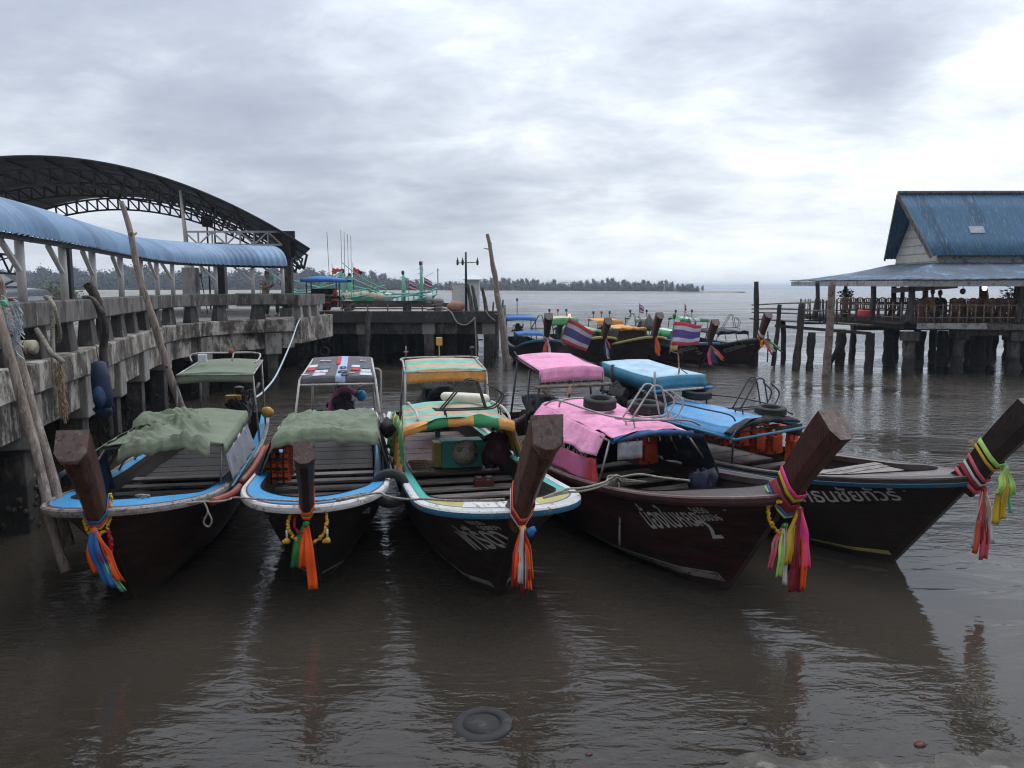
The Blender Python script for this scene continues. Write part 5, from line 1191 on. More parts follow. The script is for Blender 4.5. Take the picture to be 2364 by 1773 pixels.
B5.cloth('stern_canopy', -4.05, -5.65, 1.84, 1.97, 1.10, 1.06, -.04, .02, .02, ['cloth_lightblue', 'cloth_tealblue'], lambda i, j: 1 if (i < 0 or j < 1) else 0, .004, 2, front=.20, frontout=.01, sides=(.24, .0), sidew=-.02, nA=12, nB=14)
for sx in (-1, 1): B5.legs([((-4.05, -.04+sx*.54, 1.62), (-3.9, -.1+sx*.60, .92)), ((-5.4, sx*.5, 1.9), (-5.0, sx*.6, .95)), ((-4.1, -.04+sx*.54, 1.66), (-4.7, -.04+sx*.62, .94))], .016, 'metal_dark')
B5.frame('canopy_frame', [[(-4.02, -.64, 1.62), (-4.02, .56, 1.62)], [(-4.02, -.60, 1.62), (-4.02, -.60, 1.95)]], .022, 'pipe_white', 8)
B5.frame('blue_wrap', [[(-4.0, -.66, 1.62), (-4.0, -.44, 1.62)], [(-4.0, .44, 1.62), (-4.0, .60, 1.62)]], .034, 'cloth_bluedark', 8)
m = MB(); m.tube(smooth_path([(-4.2, .06, 1.88), (-4.25, .08, 2.1), (-4.25, .06, 2.2), (-4.25, -.06, 2.24), (-4.25, -.1, 2.3)]), .012, 6); m.tube([(-4.1, -.04, 1.86), (-4.22, .06, 1.97)], .01, 5); m.tube([(-4.1, .16, 1.86), (-4.22, .06, 1.97)], .01, 5); m.build('lamp_stand', 'metal_rust', B5.root, local=True)
m = MB(); m.lathe([(.05, 0), (.055, .02), (.055, .08)], (-4.25, -.02, 2.26), 10); m.build('lamp', 'lamp_amber', B5.root, local=True)
m = MB(); m.lathe([(.055, .0), (.055, .06), (.0, .07)], (-4.25, -.02, 2.345), 10); m.build('lamp', 'lamp_red', B5.root, local=True)
m = MB(); m.blob((-5.2, -.35, 1.3), (.34, .32, .42), 14, wob=.55); m.blob((-5.0, -.62, 1.42), (.26, .16, .24), 12, wob=.6); m.box((-5.2, -.3, 1.0), (.4, .4, .5)); m.build('engine_cover', 'cloth_black', B5.root, local=True, bevel=.04)
m = MB(); m.blob((-4.85, -.25, 1.2), (.12, .16, .34), 10, wob=.5); m.build('engine_cover', 'shirt_grey', B5.root, local=True)
B5.engine(-5.3, -.3, 1.05, .8)
B5.frame('steering_handle', [[(-5.1, -.9, 1.55), (-5.2, -.4, 1.4)], [(-5.3, -.5, 1.5), (-5.3, -.52, 1.95)]], .035, 'metal_dark', 8)
a_rack(B5, 'roof_rack', (-2.85, -.02, 1.46), .95, .46, 'metal_dark', along_a=False, n=2, gap=.16)
B5.frame('roof_rail', [smooth_path([(-4.2, .42, 1.5), (-3.2, .40, 1.56), (-2.4, .36, 1.54), (-2.0, .34, 1.46)]), smooth_path([(-3.6, -.7, 1.42), (-3.5, -.62, 1.5), (-2.7, -.64, 1.5), (-2.3, -.6, 1.48), (-2.2, -.58, 1.40)])], .013, 'metal_dark')

# ---- lettering
B3.letters('ฟารีดา', 1.46, .82, .54, xs=.56, offset=.024); B3.letters('3', .86, 1.10, .44, xs=.8, offset=.024); B3.letters('6050', .84, .36, .14, xs=.75, offset=.02); B3.letters('00859', .82, .49, .14, xs=.75, offset=.02)
B4.letters('น้องใบหยก', 1.98, .53, .42, xs=.43, offset=.018); B4.letters('2', 1.32, .74, .44, xs=.72, offset=.018); B4.letters('5650', 1.20, .31, .16, xs=.65); B4.letters('00036', 1.20, .45, .16, xs=.65)
B5.letters('เคธนชัยทัวร์', 2.2, .40, .30, xs=.9, offset=.016)

# ---- ribbons and garlands
k1 = B1.front(.14, -.1, .10)
ribbon_bundle('blue, orange and lime ribbons on the brown prow by the pier', k1, [(-.03, .42, .11, 'orange', .06), (.08, .5, .10, 'orange', .16), (.05, .46, .05, 'wine', .15), (.0, .54, .10, 'blue', .17), (.03, .56, .025, 'lime', .18), (.06, .60, .05, 'mint', .2)],
    bands=(B1, [(.17, .05, 'blue', .06), (.13, .035, 'rust', .06), (.10, .03, 'yellow', .06)]))
r_ = B1.ring(.09, .10, 1.25); garland('flower_garland', 'yellow flower ring round the foot of the brown prow by the pier', [r_[0], r_[5], r_[4], r_[3], r_[2], r_[1]], .02, 'flower_yellow', 46)
f_ = B1.front(.10, .8, .1); garland('flower_garland', 'dark red flower loop hanging beside the yellow ring', [f_+Vector((.06, .02, .03)), f_+Vector((.10, 0, -.10)), f_+Vector((.08, 0, -.19)), f_+Vector((-.0, 0, -.19)), f_+Vector((-.05, 0, -.08))], .02, 'flower_red', 34)
k2 = B2.front(.13, 0, .08)
ribbon_bundle('orange and green ribbons on the narrow dark prow of the banner-roofed boat', k2, [(-.08, .46, .085, 'green', -.05), (-.02, .46, .07, 'orange', -.03), (.03, .68, .08, 'orange', .03)],
    bands=(B2, [(.26, .05, 'orange', .10), (.22, .03, 'green', .10), (.16, .04, 'orange', .06)]))
f_ = B2.front(.10, 0, .06); garland('flower_garland', 'marigold garland with two tassels draped under the narrow dark prow', [f_+Vector((-.19, .12, .10)), f_+Vector((-.20, .02, -.02)), f_+Vector((-.15, 0, -.13)), f_+Vector((-.05, -.01, -.20)), f_+Vector((.06, -.01, -.20)), f_+Vector((.16, 0, -.12)), f_+Vector((.20, .02, 0)), f_+Vector((.18, .12, .10))], .02, 'flower_yellow', 60,
    tassels=[(f_+Vector((-.21, 0, -.06)), .1), (f_+Vector((.21, 0, -.05)), .1)])
garland('flower_garland', 'small red flower strand under the orange ribbon knot', [f_+Vector((-.13, .08, .08)), f_+Vector((-.13, 0, -.03)), f_+Vector((-.06, -.01, -.09)), f_+Vector((.02, -.01, -.09))], .015, 'flower_red', 28)
k3 = B3.front(.16, .3, .10)
ribbon_bundle('red, white and orange ribbons on the broad prow of the striped-canopy boat', k3, [(.05, .50, .05, 'amber', .03), (-.06, .58, .06, 'red', -.02), (-.05, .50, .055, 'orange', -.01), (-.02, .54, .045, 'white', -.005), (.01, .64, .055, 'wine', 0), (.035, .60, .035, 'white', .01), (.055, .50, .04, 'red', .015), (.045, .6, .03, 'orange', .03)],
    bands=(B3, [(.25, .05, 'salmon', .13), (.21, .035, 'red', .13), (.18, .022, 'white', .12)]))
m = MB(); m.blob((0, 0, 0), (.06, .04, .045), 10, wob=.6); o = m.build('cloth_knot', 'rib_blue'); o.location = k3+Vector((.08, .0, -.03)); tag(o, 'blue cloth knot beside the red and white ribbons', 'knot')
k4 = B4.front(.20, .8, .08, .02)
ribbon_bundle('pink, yellow and dark red ribbons on the raked maroon prow', k4, [(.02, .86, .15, 'wine', -.01), (.06, .84, .05, 'orange', .01), (-.07, .56, .055, 'yellow', -.03), (-.02, .6, .05, 'wine', -.02), (-.02, .60, .055, 'yellow', -.01), (.05, .60, .09, 'pink', .03)],
    bands=(B4, [(.14, .16, 'wine', .05), (.27, .05, 'yellow', .06), (.32, .06, 'pink', .06), (.07, .05, 'blue', .03), (.045, .03, 'lime', .03)]))
k4b = B4.front(.03, -.6, .03)
ribbon_bundle('faded lime, white and navy ribbons hanging below the garland of the maroon prow', k4b+Vector((-.02, 0, -.06)), [(-.08, .34, .04, 'green', -.05), (-.10, .44, .05, 'palepink', -.04), (-.03, .52, .06, 'lime', -.02), (.01, .60, .045, 'white', 0), (.04, .46, .05, 'navy', .02), (.07, .5, .045, 'violet', .03)])
r_ = B4.ring(.16, .05, 1.3); garland('flower_garland', 'yellow flower garland hanging round the left of the maroon prow', [r_[5], k4b+Vector((-.17, .04, .14)), k4b+Vector((-.17, -.01, .0)), k4b+Vector((-.09, -.02, -.12)), k4b+Vector((.0, -.02, -.16))], .02, 'flower_yellow', 44)
k5 = B5.front(.46, .7, .05)
ribbon_bundle('pale lime and olive yellow ribbons high on the black prow at the right edge', k5, [(.04, .5, .04, 'mint', .05), (-.05, .62, .07, 'yellow', -.03), (.0, .56, .06, 'yellow', 0), (-.04, .28, .06, 'lime', -.03), (.05, .3, .06, 'lime', .05)],
    bands=(B5, [(.47, .06, 'lime', .05), (.41, .04, 'yellow', .05)]))
k6 = B5.front(.17, .3, .04)
ribbon_bundle('faded pink, white and red ribbons low on the black prow at the right edge', k6, [(.0, .62, .09, 'wine', .01), (.05, .6, .06, 'white', .05), (-.05, .66, .06, 'white', -.04), (-.04, .72, .04, 'rust', -.05), (.02, .80, .08, 'palepink', .02), (-.02, .42, .07, 'palepink', -.01)],
    bands=(B5, [(.16, .07, 'wine', .05), (.21, .04, 'white', .05), (.10, .05, 'palepink', .03), (.28, .05, 'palepink', .06)]))

# ---- loose things on the boats
tyre('tyre hung as a fender between the two boats left of the middle', B3.w(-1.3, -1.08, .86), (R(90), R(8), R(5)), .24, .13)
tyre('tyre lying flat on the pink canopy, left one', B4.w(-2.9, -.02, 1.66), (R(6), 0, .3), .24, .16, 'tyres on the pink canopy')
tyre('tyre lying on the right edge of the pink canopy beside the pipe hoops', B4.w(-2.6, .56, 1.60), (R(4), 0, .9), .27, .17, 'tyres on the pink canopy')
tyre('tyre on the back left corner of the blue canopy', B5.w(-4.1, -.45, 1.53), (R(4), 0, .4), .25, .14, 'tyres on the blue canopy')
tyre('tyre on the back right side of the blue canopy', B5.w(-4.0, .28, 1.53), (R(4), 0, .4), .25, .14, 'tyres on the blue canopy')
tyre('tyre on the rolled black cloth at the front of the blue canopy', B5.w(-2.15, .05, 1.52), (R(3), 0, .2), .23, .12, 'tyres on the blue canopy')
m = MB(); m.tube([(.30*math.cos(q*.262), .30*math.sin(q*.262), 0) for q in range(24)], .065, 10, closed=True); o = m.build('life_ring', 'lifering'); o.location = B3.w(-3.2, .2, 1.69); o.rotation_euler = (R(-6), R(3), 0); tag(o, 'cream life ring lying on the striped canopy of the middle boat', 'life ring')
for i in range(7):
    jacket(B5.w(-1.75-.34*i, .47+.02*(i % 2), 1.17), B5.root.rotation_euler.z+R(90)+R(180)+R(random.uniform(-25, 25)), 'orange life jacket hanging in a row under the blue canopy', 'life jackets under the blue canopy', .86+.08*(i % 2))
for i, (a, b) in enumerate(((-2.5, .56), (-2.75, .5))):
    jacket(B4.w(a, b, 1.2+.06*i), B4.root.rotation_euler.z+R(-90)+R(20*i), 'dull orange life jacket in the shade of the pink-roofed boat', 'life jackets in the pink-roofed boat', .9)
for i, a in enumerate((-1.4, -1.75)): jacket(B2.w(a, -.56, 1.2), B2.root.rotation_euler.z+R(80), 'orange life jacket inside the left of the banner-roofed boat', 'life jackets in the banner-roofed boat', .9)
jacket(B5.w(-3.4, -.75, .95), .4, 'bright orange life jacket dropped on the white board behind the pink-roofed boat', 'loose life jackets', .7)
bx = thing('painted_box', 'green box painted with a simple white face on the deck of the striped boat', 'box', tuple(B3.w(-3.15, .12, .68)), B3.root.rotation_euler.z)
m = MB(); m.box((0, 0, .2), (.3, .62, .4)); m.build('box_body', 'teal_paint', bx, local=True, bevel=.015)
m = MB(); m.lathe([(0, 0), (.19, .001), (.2, .012), (0, .014)], (.152, .04, .22), 18, rot=Matrix.Rotation(R(90), 3, 'Y')); m.build('painted_face', 'white_paint', bx, local=True)
for q in (-.05, .13): m = MB(); m.lathe([(.0, 0), (.04, .001), (.04, .01), (0, .011)], (.166, q, .28), 12, rot=Matrix.Rotation(R(90), 3, 'Y')); m.build('painted_eye', 'yellow_paint', bx, local=True)
m = MB(); m.tube([(.168, .04+.08*math.sin(q), .17-.05*math.cos(q)) for q in (-1.2, -.8, -.4, 0, .4, .8, 1.2)], .012, 6); m.build('painted_mouth', 'flower_yellow', bx, local=True)
m = MB(); m.box((.0, -.36, .2), (.26, .1, .36)); m.build('box_side', 'yellow_paint', bx, local=True)
bk = thing('brick_block', 'red-brown block with holes on a thwart of the striped boat', 'block', tuple(B3.w(-1.95, .22, .66)), B3.root.rotation_euler.z)
m = MB(); m.box((0, 0, .05), (.14, .27, .10)); m.build('block_body', 'maroon_paint', bk, local=True, bevel=.01)
for q in (-.07, .07): m = MB(); m.lathe([(.04, .1), (.05, .115), (.045, .13), (.03, .12)], (0, q, 0), 10); m.build('hole_rim', 'greywood', bk, local=True)
m = MB(); m.blob((0, 0, .3), (.17, .19, .24), 12, wob=.6); m.blob((-.1, .12, .2), (.13, .13, .18), 10, wob=.5); o = m.build('clothes_bundle', 'cloth_maroon'); o.location = B3.w(-2.5, .55, .72); tag(o, 'dark maroon bundle of clothes in the striped boat', 'clothes')
m = MB(); m.tube([(.12*math.cos(q*.7)*(1+.02*q), .1*math.sin(q*.7), .02+.004*q) for q in range(36)], .014, 5); o = m.build('rope_coil', 'straw'); o.location = B3.w(-2.85, -.5, .69); tag(o, 'straw-coloured rope coil at the left of the striped boat deck', 'rope')
m = MB(); m.lathe([(.05, 0), (.10, .0), (.14, .05), (.13, .07), (.06, .03), (0, .03)], n=14); o = m.build('enamel_bowl', 'van_white'); o.location = B1.w(-.2, -.18, .66); o.rotation_euler = (R(30), 0, 0); tag(o, 'white bowl inside the bow of the boat nearest the pier', 'bowl')
# ---- mooring ropes
P1 = B1.w(.15, .85, 1.0); P2 = B2.w(.2, -.82, 1.0)
rope('rope knotted on the rim of the boat nearest the pier and led to its neighbour', [B1.w(.9, .2, 1.14), B1.w(.55, .55, 1.08), P1, *sag(P1, P2, .02, 5)[1:], B2.w(.55, -.5, 1.06), B2.w(.75, .1, 1.07), B2.w(.45, .6, 1.06)], .012)
rope('rope end looped on the red and white rim of the boat by the pier', [P1, P1+Vector((.05, -.03, -.1)), P1+Vector((.0, -.03, -.22)), P1+Vector((.05, -.03, -.27)), P1+Vector((.09, -.03, -.2)), P1+Vector((.05, -.03, -.1))], .011)
A = B2.w(.4, .72, 1.04); Bq = B3.w(.3, -.85, 1.13)
rope('rope strung between the banner-roofed boat and the striped boat', [B2.w(.7, .3, 1.06), A, *sag(A, Bq, .03, 5)[1:], B3.w(.6, -.55, 1.17), B3.w(.72, -.1, 1.19)], .013)
A = B3.w(.5, .62, 1.16); Bq = B4.w(-1.15, -.84, .98)
for q in (0, .035): rope('double pale rope from the striped boat to the pink-roofed boat', [B3.w(.72, .3, 1.18), A+Vector((0, 0, q)), *[p+Vector((0, 0, q)) for p in sag(A, Bq, .03, 5)[1:]], B4.w(-.95, -.5, .98)], .013, group='double rope to the pink-roofed boat')
m = MB()
for q in range(5): c = Bq+Vector((.02*q-.03, -.02, .02+.012*(q % 2))); m.tube([c+Vector((.05*math.cos(z*.7), .03*math.sin(z*.7), .05*math.sin(z*.7+q))) for z in range(9)], .013, 5, closed=True)
m.tube(smooth_path([Bq+Vector((.05, -.05, 0)), Bq+Vector((.08, -.07, -.2)), Bq+Vector((.075, -.06, -.55)), Bq+Vector((.08, -.05, -.78))]), .013, 6)
m.tube(smooth_path([Bq+Vector((0, 0, .03)), Bq+Vector((.3, -.02, .09)), Bq+Vector((.55, -.1, .07)), Bq+Vector((.85, -.3, .08))]), .014, 6)
tag(m.build('rope_knot', 'rope'), 'big rope knot with a hanging tail on the rim of the maroon boat', 'rope')
m = MB()
for q in range(4): m.tube(smooth_path([B4.w(.22, .55, 1.12), B4.w(.3+.05*q, .42-.05*q, 1.2), B4.w(.5, .25-.06*q, 1.2), B4.w(.62, .1, 1.18)]), .011, 5)
tag(m.build('rope_knot', 'rope'), 'small pale rope hitch on the bow of the maroon boat', 'rope')
m = MB(); c = B1.w(.32, .28, 1.08)
for q in range(4): m.tube([c+Vector((.07*math.cos(z*.7), .05*math.sin(z*.7), .03*math.sin(z*.7+q)+.015*q)) for z in range(9)], .012, 5, closed=True)
tag(m.build('rope_knot', 'rope'), 'rope hitch on the blue foredeck of the boat by the pier', 'rope')
# ------------------------------------------------------------------ the boats moored farther out
def wavy_flag(name, label, pole_pts, hoist, fly, droop, sw=.9, amp=.06, group='flags', pr=.015, top=None, rows_=16, cols=22, slant=0.):
    """striped national flag: hoist height, fly vector (world), on its pole"""
    t = thing(name, label, 'flag', tuple(pole_pts[0]), 0, group)
    m = MB(); m.tube(smooth_path(pole_pts, 3), pr, 7); m.build('pole', 'metal_rust', t)
    p1 = Vector(pole_pts[-1]); p0 = Vector(pole_pts[-2]); dn = (p0-p1).normalized(); st = p1+dn*.06; fl = Vector(fly); sd = Vector((0, 1, 0))
    bands = [0, .167, .333, .667, .833, 1.0]; rr = []
    R_ = 12
    for i in range(R_+1):
        v = i/R_; r = []
        for j in range(cols+1):
            u_ = j/cols; p = st+dn*hoist*v*(1-.12*u_)+fl*u_+Vector((0, 0, -droop*u_*u_))
            p += sd*amp*math.sin(u_*7+v*1.5)*(.3+u_)+Vector((0, 0, amp*.8*math.sin(u_*6+v*2)*u_)); r.append(p)
        rr.append(r)
    m = MB(); m.grid(rr, mfun=lambda i, j: (0, 0, 1, 1, 2, 2, 2, 2, 1, 1, 0, 0)[i]); m.build('flag_cloth', ['flag_red', 'flag_white', 'flag_blue'], t, solid=.004)
    if top: m = MB(); m.lathe([(.03, 0), (.055, .03), (.055, .12), (.03, .15)], p1, 8); m.build('lamp', top, t)
    return t
FG = 'long-tail boats moored farther out'
def far_boat(foot, psi, label, zb, tip, hullm, railm, deckm, prowm, cols, cu, cv, cy, cw, lowc=None, W=.9, valance=0, L=8.2, e=1.7):
    B = Boat(foot, psi, label, L=L, W=W, e=e, zb=zb, zm=.80, zs=.95, hull=hullm, far=True, group=FG)
    B.rail([railm], [0]*5); B.deck([(0, 1, deckm)]); B.prow((B.of+tip[0], tip[1]), .34, .16, .32, prowm, bot=.55, slope=.12)
    B.thwarts([-1.4, -2.2], .62); B.stripe('boot_white', 3.4, w0=.09, w1=.015)
    p = ony(cu, cv, cy); q = B.M.inverted() @ p; a, b, z = q
    B.cloth('stern_canopy', a+.7, a-.8, z-.03, z+.03, cw, cw*.95, b, b, .04, cols, (lambda i, j: (1 if i < 0 else 0) if len(cols) == 2 else 0) if len(cols) < 3 else (lambda i, j: (0 if (j // 4) % 2 == 0 else 1)), .01, 2, front=.16+valance, frontout=.02, nA=8, nB=12, backd=.12)
    for sx in (-1, 1):
        for aa in (a+.65, a-.7): B.legs([((aa, b+sx*cw*.47, z-.02), (aa+.1*(1 if aa > a else -1), max(-.8, min(.8, b+sx*cw*.5)), .9))], .022, 'metal_dark')
    B.engine(min(a-.2, -5), max(-.5, min(.5, b)), 1.2, 1.0, shaft=False)
    B.cz = (a, b, z)
    return B
FA = far_boat((1.28, 33.4), 8, 'dark long-tail boat with a royal blue roof, next to the tall crooked pole', 1.32, (.55, 2.32), 'hull_black', 'bluerail_paint', 'hull_dark', 'prow_dark', ['cloth_royal', 'cloth_royal'], 1198, 731, 39.5, 1.5)
FB = far_boat((3.85, 35.8), 12, 'dark brown long-tail boat with a cream and green roof behind the big flag', 1.28, (.55, 2.02), 'hull_brown', 'yellow_paint', 'cloth_cream', 'prow_maroon', ['cloth_cream', 'cloth_greenpale'], 1295, 733, 41, 1.42, valance=.2)
FC = far_boat((6.05, 36.1), 14, 'brown long-tail boat with a yellow rim and a pale orange roof', 1.28, (.60, 2.26), 'hull_brown', 'yellow_paint', 'plank', 'prow_maroon', ['cloth_orange', 'cloth_orange'], 1398, 738, 41.5, 1.40, valance=.1)
FD = far_boat((8.15, 34.7), 13, 'maroon long-tail boat with a light blue rim and a humped grey roof', 1.10, (.55, 2.02), 'hull_maroon', 'skyrail_paint', 'plank', 'prow_maroon', ['cloth_grey', 'cloth_grey'], 1484, 735, 41, 1.40)
FE = far_boat((10.3, 34.7), 13, 'maroon long-tail boat with a green and white striped roof, rightmost of the far row', 1.26, (.60, 2.33), 'hull_maroon', 'hull_dark', 'plank', 'prow_maroon', ['cloth_green', 'cloth_white', 'cloth_green'], 1590, 735, 41, 1.6)
def far_low(B, name, af, ar, z, w_, c, mats, mf=None, roll=None, sides=(0, 0), side_m=None):
    B.cloth(name, af, ar, z, z+.04, w_, w_, c, c, .05, mats, mf, .03, 2, front=.12, sides=sides, nA=10, nB=12)
    for a in (af-.05, (af+ar)/2, ar+.05):
        for sx in (-1, 1): B.legs([((a, c+sx*w_/2, z), (a, sx*B.hb(B.of-a)*.95, .86))], .018, 'metal_dark')
    if roll: m = MB(); m.tube([(af+.02, c-w_/2+w_*q/8, z-.02+.03*math.sin(q*2)) for q in range(9)], .07, 7, wob=.3); m.build('rolled_tarp', roll, B.root, local=True)
far_low(FB, 'low_canopy', -1.6, -3.6, 1.45, 1.3, 0, ['cloth_cream', 'cloth_greenpale', 'cloth_orange'], lambda i, j: int(2.99*abs(nz(i*.6, j*.5, 3))**.5), sides=(.4, .4))
far_low(FC, 'low_canopy', -1.6, -3.6, 1.5, 1.3, 0, 'cloth_orange', roll='cloth_orange', sides=(.0, .3))
far_low(FD, 'low_canopy', -1.6, -3.8, 1.42, 1.3, .0, ['cloth_green', 'cloth_white'], lambda i, j: (j//3) % 2, roll='cloth_navy', sides=(.25, .0))
far_low(FE, 'low_canopy', -1.5, -3.8, 1.42, 1.4, 0, 'cloth_black', roll='cloth_navy', sides=(.1, .1))
far_low(FA, 'low_canopy', -2.6, -3.4, 1.35, 1.2, -.1, 'cloth_royal')
m = MB(); m.box((-2.6, 0, 1.15), (1.6, 1.3, .5)); m.build('cabin_curtain', 'hull_brown', FC.root, local=True, bevel=.03)
m = MB(); m.lathe([(.42, 0), (.38, .35), (.12, .62), (.04, .8)], (FD.cz[0]+1.3, FD.cz[1]-.2, 1.3), 10); m.build('engine_cover', 'greywood', FD.root, local=True)
FD.letters('มุกดามัน', 2.05, .42, .36, xs=1.0); FD.letters('5550', 1.15, .60, .12); FD.letters('00301', 1.15, .74, .12)
FE.letters('ดาวดวงใหม่', 2.3, .42, .30, xs=1.0); FE.letters('5550', .75, .42, .11)
for B, rk in ((FA, -3.6), (FC, -3.0), (FD, -2.6), (FE, -2.8)): a_rack(B, 'roof_rack', (rk, .1, 1.55), 1.0, .6, 'metal_dark', along_a=False, n=2, gap=.16)
for B, n_ in ((FA, 1), (FB, 3), (FC, 3), (FD, 2), (FE, 2)):
    a, b, z = B.cz
    m = MB(); m.tube([(a-.6, b-.75, z+.1), (a-.6, b+.75, z+.1)], .018, 6); m.build('roof_rail', 'pipe_white', B.root, local=True)
    for q in range(n_):
        bb = b+(.0 if n_ == 1 else lerp(-.45, .45, q/(n_-1))); h = .75 if n_ == 1 else .28
        m = MB(); m.tube([(a-.6, bb, z+.05), (a-.6, bb, z+h)], .018, 6); ls_ = m.build('lamp_stalk', 'metal_dark', B.root, local=True)
        m = MB(); m.lathe([(.05, 0), (.06, .02), (.06, .13), (.03, .15)], (a-.6, bb, z+h), 8); m.build('lamp', 'lamp_red' if (n_ == 1 or (q == 1 and n_ == 3)) else 'metal_dark', ls_, local=True)
wavy_flag('national_flag', 'large striped flag on a leaning pole before the cream and green boat roof', [(1.95, 35.3, .6), (2.25, 35.1, 1.5), (2.50, 35.0, 2.12)], 1.12, (1.12, -.15, -.48), .12, amp=.05, pr=.03, top='lamp_redon')
bp = B5.w(-4.25, -.12, 2.2)
wavy_flag('national_flag', 'striped flag fluttering from the lamp stand on the blue-roofed boat', [bp, bp+Vector((.03, 0, .2)), bp+Vector((.07, 0, .60))], .40, (.46, -.04, -.03), .02, amp=.03, pr=.010)
m = MB(); m.blob(bp+Vector((.07, 0, .63)), (.03, .03, .05), 8); tag(m.build('pole_knob', 'rib_green'), 'small green knob on top of the flag pole of the blue-roofed boat', 'knob')
for B, lab in ((FD, 'tiny striped flag on the humped grey roof'), (FE, 'tiny striped flag on the green and white roof')):
    a, b, z = B.cz; p = B.w(a-.5, b, z+.05); wavy_flag('small_flag', lab, [p, p+Vector((0, 0, .3)), p+Vector((0, 0, .72))], .42, (.24 if B is FD else .1, 0, -.08), .05, amp=.03, pr=.014)
def fk(B, z): return B.front(.2 if z > 1.35 else .12, .3, .05)
RG = 'ribbons on the prows of the far row'
ribbon_bundle('pink, red and white ribbons on the prow beside the royal blue roof', fk(FA, 1.55), [(-.1, .5, .10, 'palepink', -.05), (.0, 1.0, .13, 'red', .1), (.03, 1.1, .10, 'red', .16), (.06, .7, .09, 'white', .05), (-.05, .6, .08, 'salmon', -.04)], RG, bands=(FA, [(.28, .1, 'white', .08), (.15, .14, 'palepink', .06)]))
ribbon_bundle('blue-grey and white ribbons on the prow with the cream and green roof', fk(FB, 1.4), [(-.05, .7, .1, 'navy', .05), (.03, .85, .1, 'white', .1), (.05, .8, .07, 'navy', .13), (.1, .4, .06, 'palepink', .1)], RG)
ribbon_bundle('orange ribbons on the prow of the yellow-rimmed brown boat', fk(FC, 1.4), [(.0, .7, .11, 'orange', .03), (.05, .8, .12, 'salmon', .06), (.08, .6, .08, 'orange', .08)], RG)
ribbon_bundle('pink, green and navy ribbons on the prow of the blue-rimmed maroon boat', fk(FD, 1.25), [(-.12, .8, .12, 'pink', .12), (.0, .7, .1, 'green', .14), (.1, .75, .14, 'navy', .12), (.2, .6, .1, 'salmon', .3), (.22, .5, .08, 'rust', .32), (.1, .5, .07, 'white', .3)], RG)
ribbon_bundle('orange, white and lime ribbons blowing from the last prow of the far row', fk(FE, 1.55), [(.1, .4, .12, 'orange', .2), (.2, .5, .12, 'white', .3), (.3, .35, .14, 'lime', .4), (.34, .5, .1, 'green', .45), (.15, .62, .08, 'palepink', .25), (-.1, .3, .1, 'amber', .05)], RG, bands=(FE, [(.30, .14, 'white', .06), (.14, .1, 'orange', .05)]))

# ------------------------------------------------------------------ green fishing boats beyond the pier head
def fishing_boat(x0, x1, y, label, zt, masts, tint):
    t = thing('fishing_boat', label, 'fishing boat', ((x0+x1)/2, y, 0), 0, 'green fishing boats behind the pier head')
    L = x1-x0; rows = []
    for i in range(33):
        q = i/32; x = lerp(x0, x1, q); b = 1.5*min(1, (1-q)*3.2)**.6*(.82+.18*min(1, q*4)); z = zt+.75*max(0, q-.55)**2*4+.10*(1-q)
        rows.append([(x+.3*(q > .9), y-b, z), (x, y-b*.95, z-.35), (x, y-b*.8, .5), (x, y-b*.4, -.3), (x, y+b*.4, -.3), (x, y+b*.8, .5), (x, y+b*.95, z-.35), (x+.3*(q > .9), y+b, z)])
    m = MB(); m.grid(rows, mfun=lambda i, j: 0 if j in (0, 6) else (1 if j in (1, 5) else 2)); m.build('hull', [tint, 'van_white', 'fish_green'], t)
    m = MB(); m.grid([[Vector(r[0])-Vector((0, -.05, .25)), Vector(r[7])-Vector((0, .05, .25))] for r in rows]); m.build('deck', 'plank', t)
    m = MB()
    for sd in (0, 7): m.tube([Vector(r[sd])+Vector((0, 0, .02)) for r in rows], .06, 6)
    m.build('rub_rail', 'fish_teal', t)
    m = MB()
    for i in range(0, 33, 2):
        for sd in (0, 7): m.tube([Vector(rows[i][sd]), Vector(rows[i][sd])+Vector((0, 0, .4))], .03, 5)
    for sd in (0, 7): m.tube([Vector(r[sd])+Vector((0, 0, .4)) for r in rows], .03, 6)
    m.build('bulwark_rail', tint, t)
    for (x, h, r, top) in masts:
        m = MB(); m.tube([(x, y, zt-.2), (x+.02*h, y, zt+h*.55), (x+.02, y, zt+h)], [r, r*.8, r*.5], 8)
        for q in (.62, .78, .9): m.bar((x-.18, y, zt+h*q), (x+.18, y, zt+h*q), .04)
        m.build('mast', tint, t)
        m = MB(); m.lathe([(.07, 0), (.1, .05), (.1, .2), (.04, .26)], (x, y, zt+h), 8); m.build('mast_lamp', 'metal_dark', t)
        if top: m = MB(); m.tube([(x-.05, y, zt+h*.9), (x-.06, y, zt+h+top)], .014, 4); m.tube([(x+.12, y, zt+h*.8), (x+.14, y, zt+h+top*.96)], .014, 4); m.build('antenna', 'metal_dark', t)
    return t
def fx(u, y): return (u-CX)/F*(y*_c+.1)
Y1 = 50.
f1 = fishing_boat(fx(560, Y1), fx(880, Y1), Y1, 'pale green fishing boat with tall masts behind the blue-roofed three-wheeler', 2.55, [(fx(793, Y1), 1.75, .16, 2.6), (fx(808, Y1), 1.5, .2, 2.6)], 'fish_teal')
Y2 = 53.
f2 = fishing_boat(fx(800, Y2), fx(998, Y2), Y2, 'pale green fishing boat with its raised bow at the open end of the pier head', 2.35, [(fx(931, Y2), 1.9, .16, 0), (fx(972, Y2), 2.5, .14, .3)], 'fish_teal')
def fpart(t, name, mt, fn): m = MB(); fn(m); return m.build(name, mt, t)
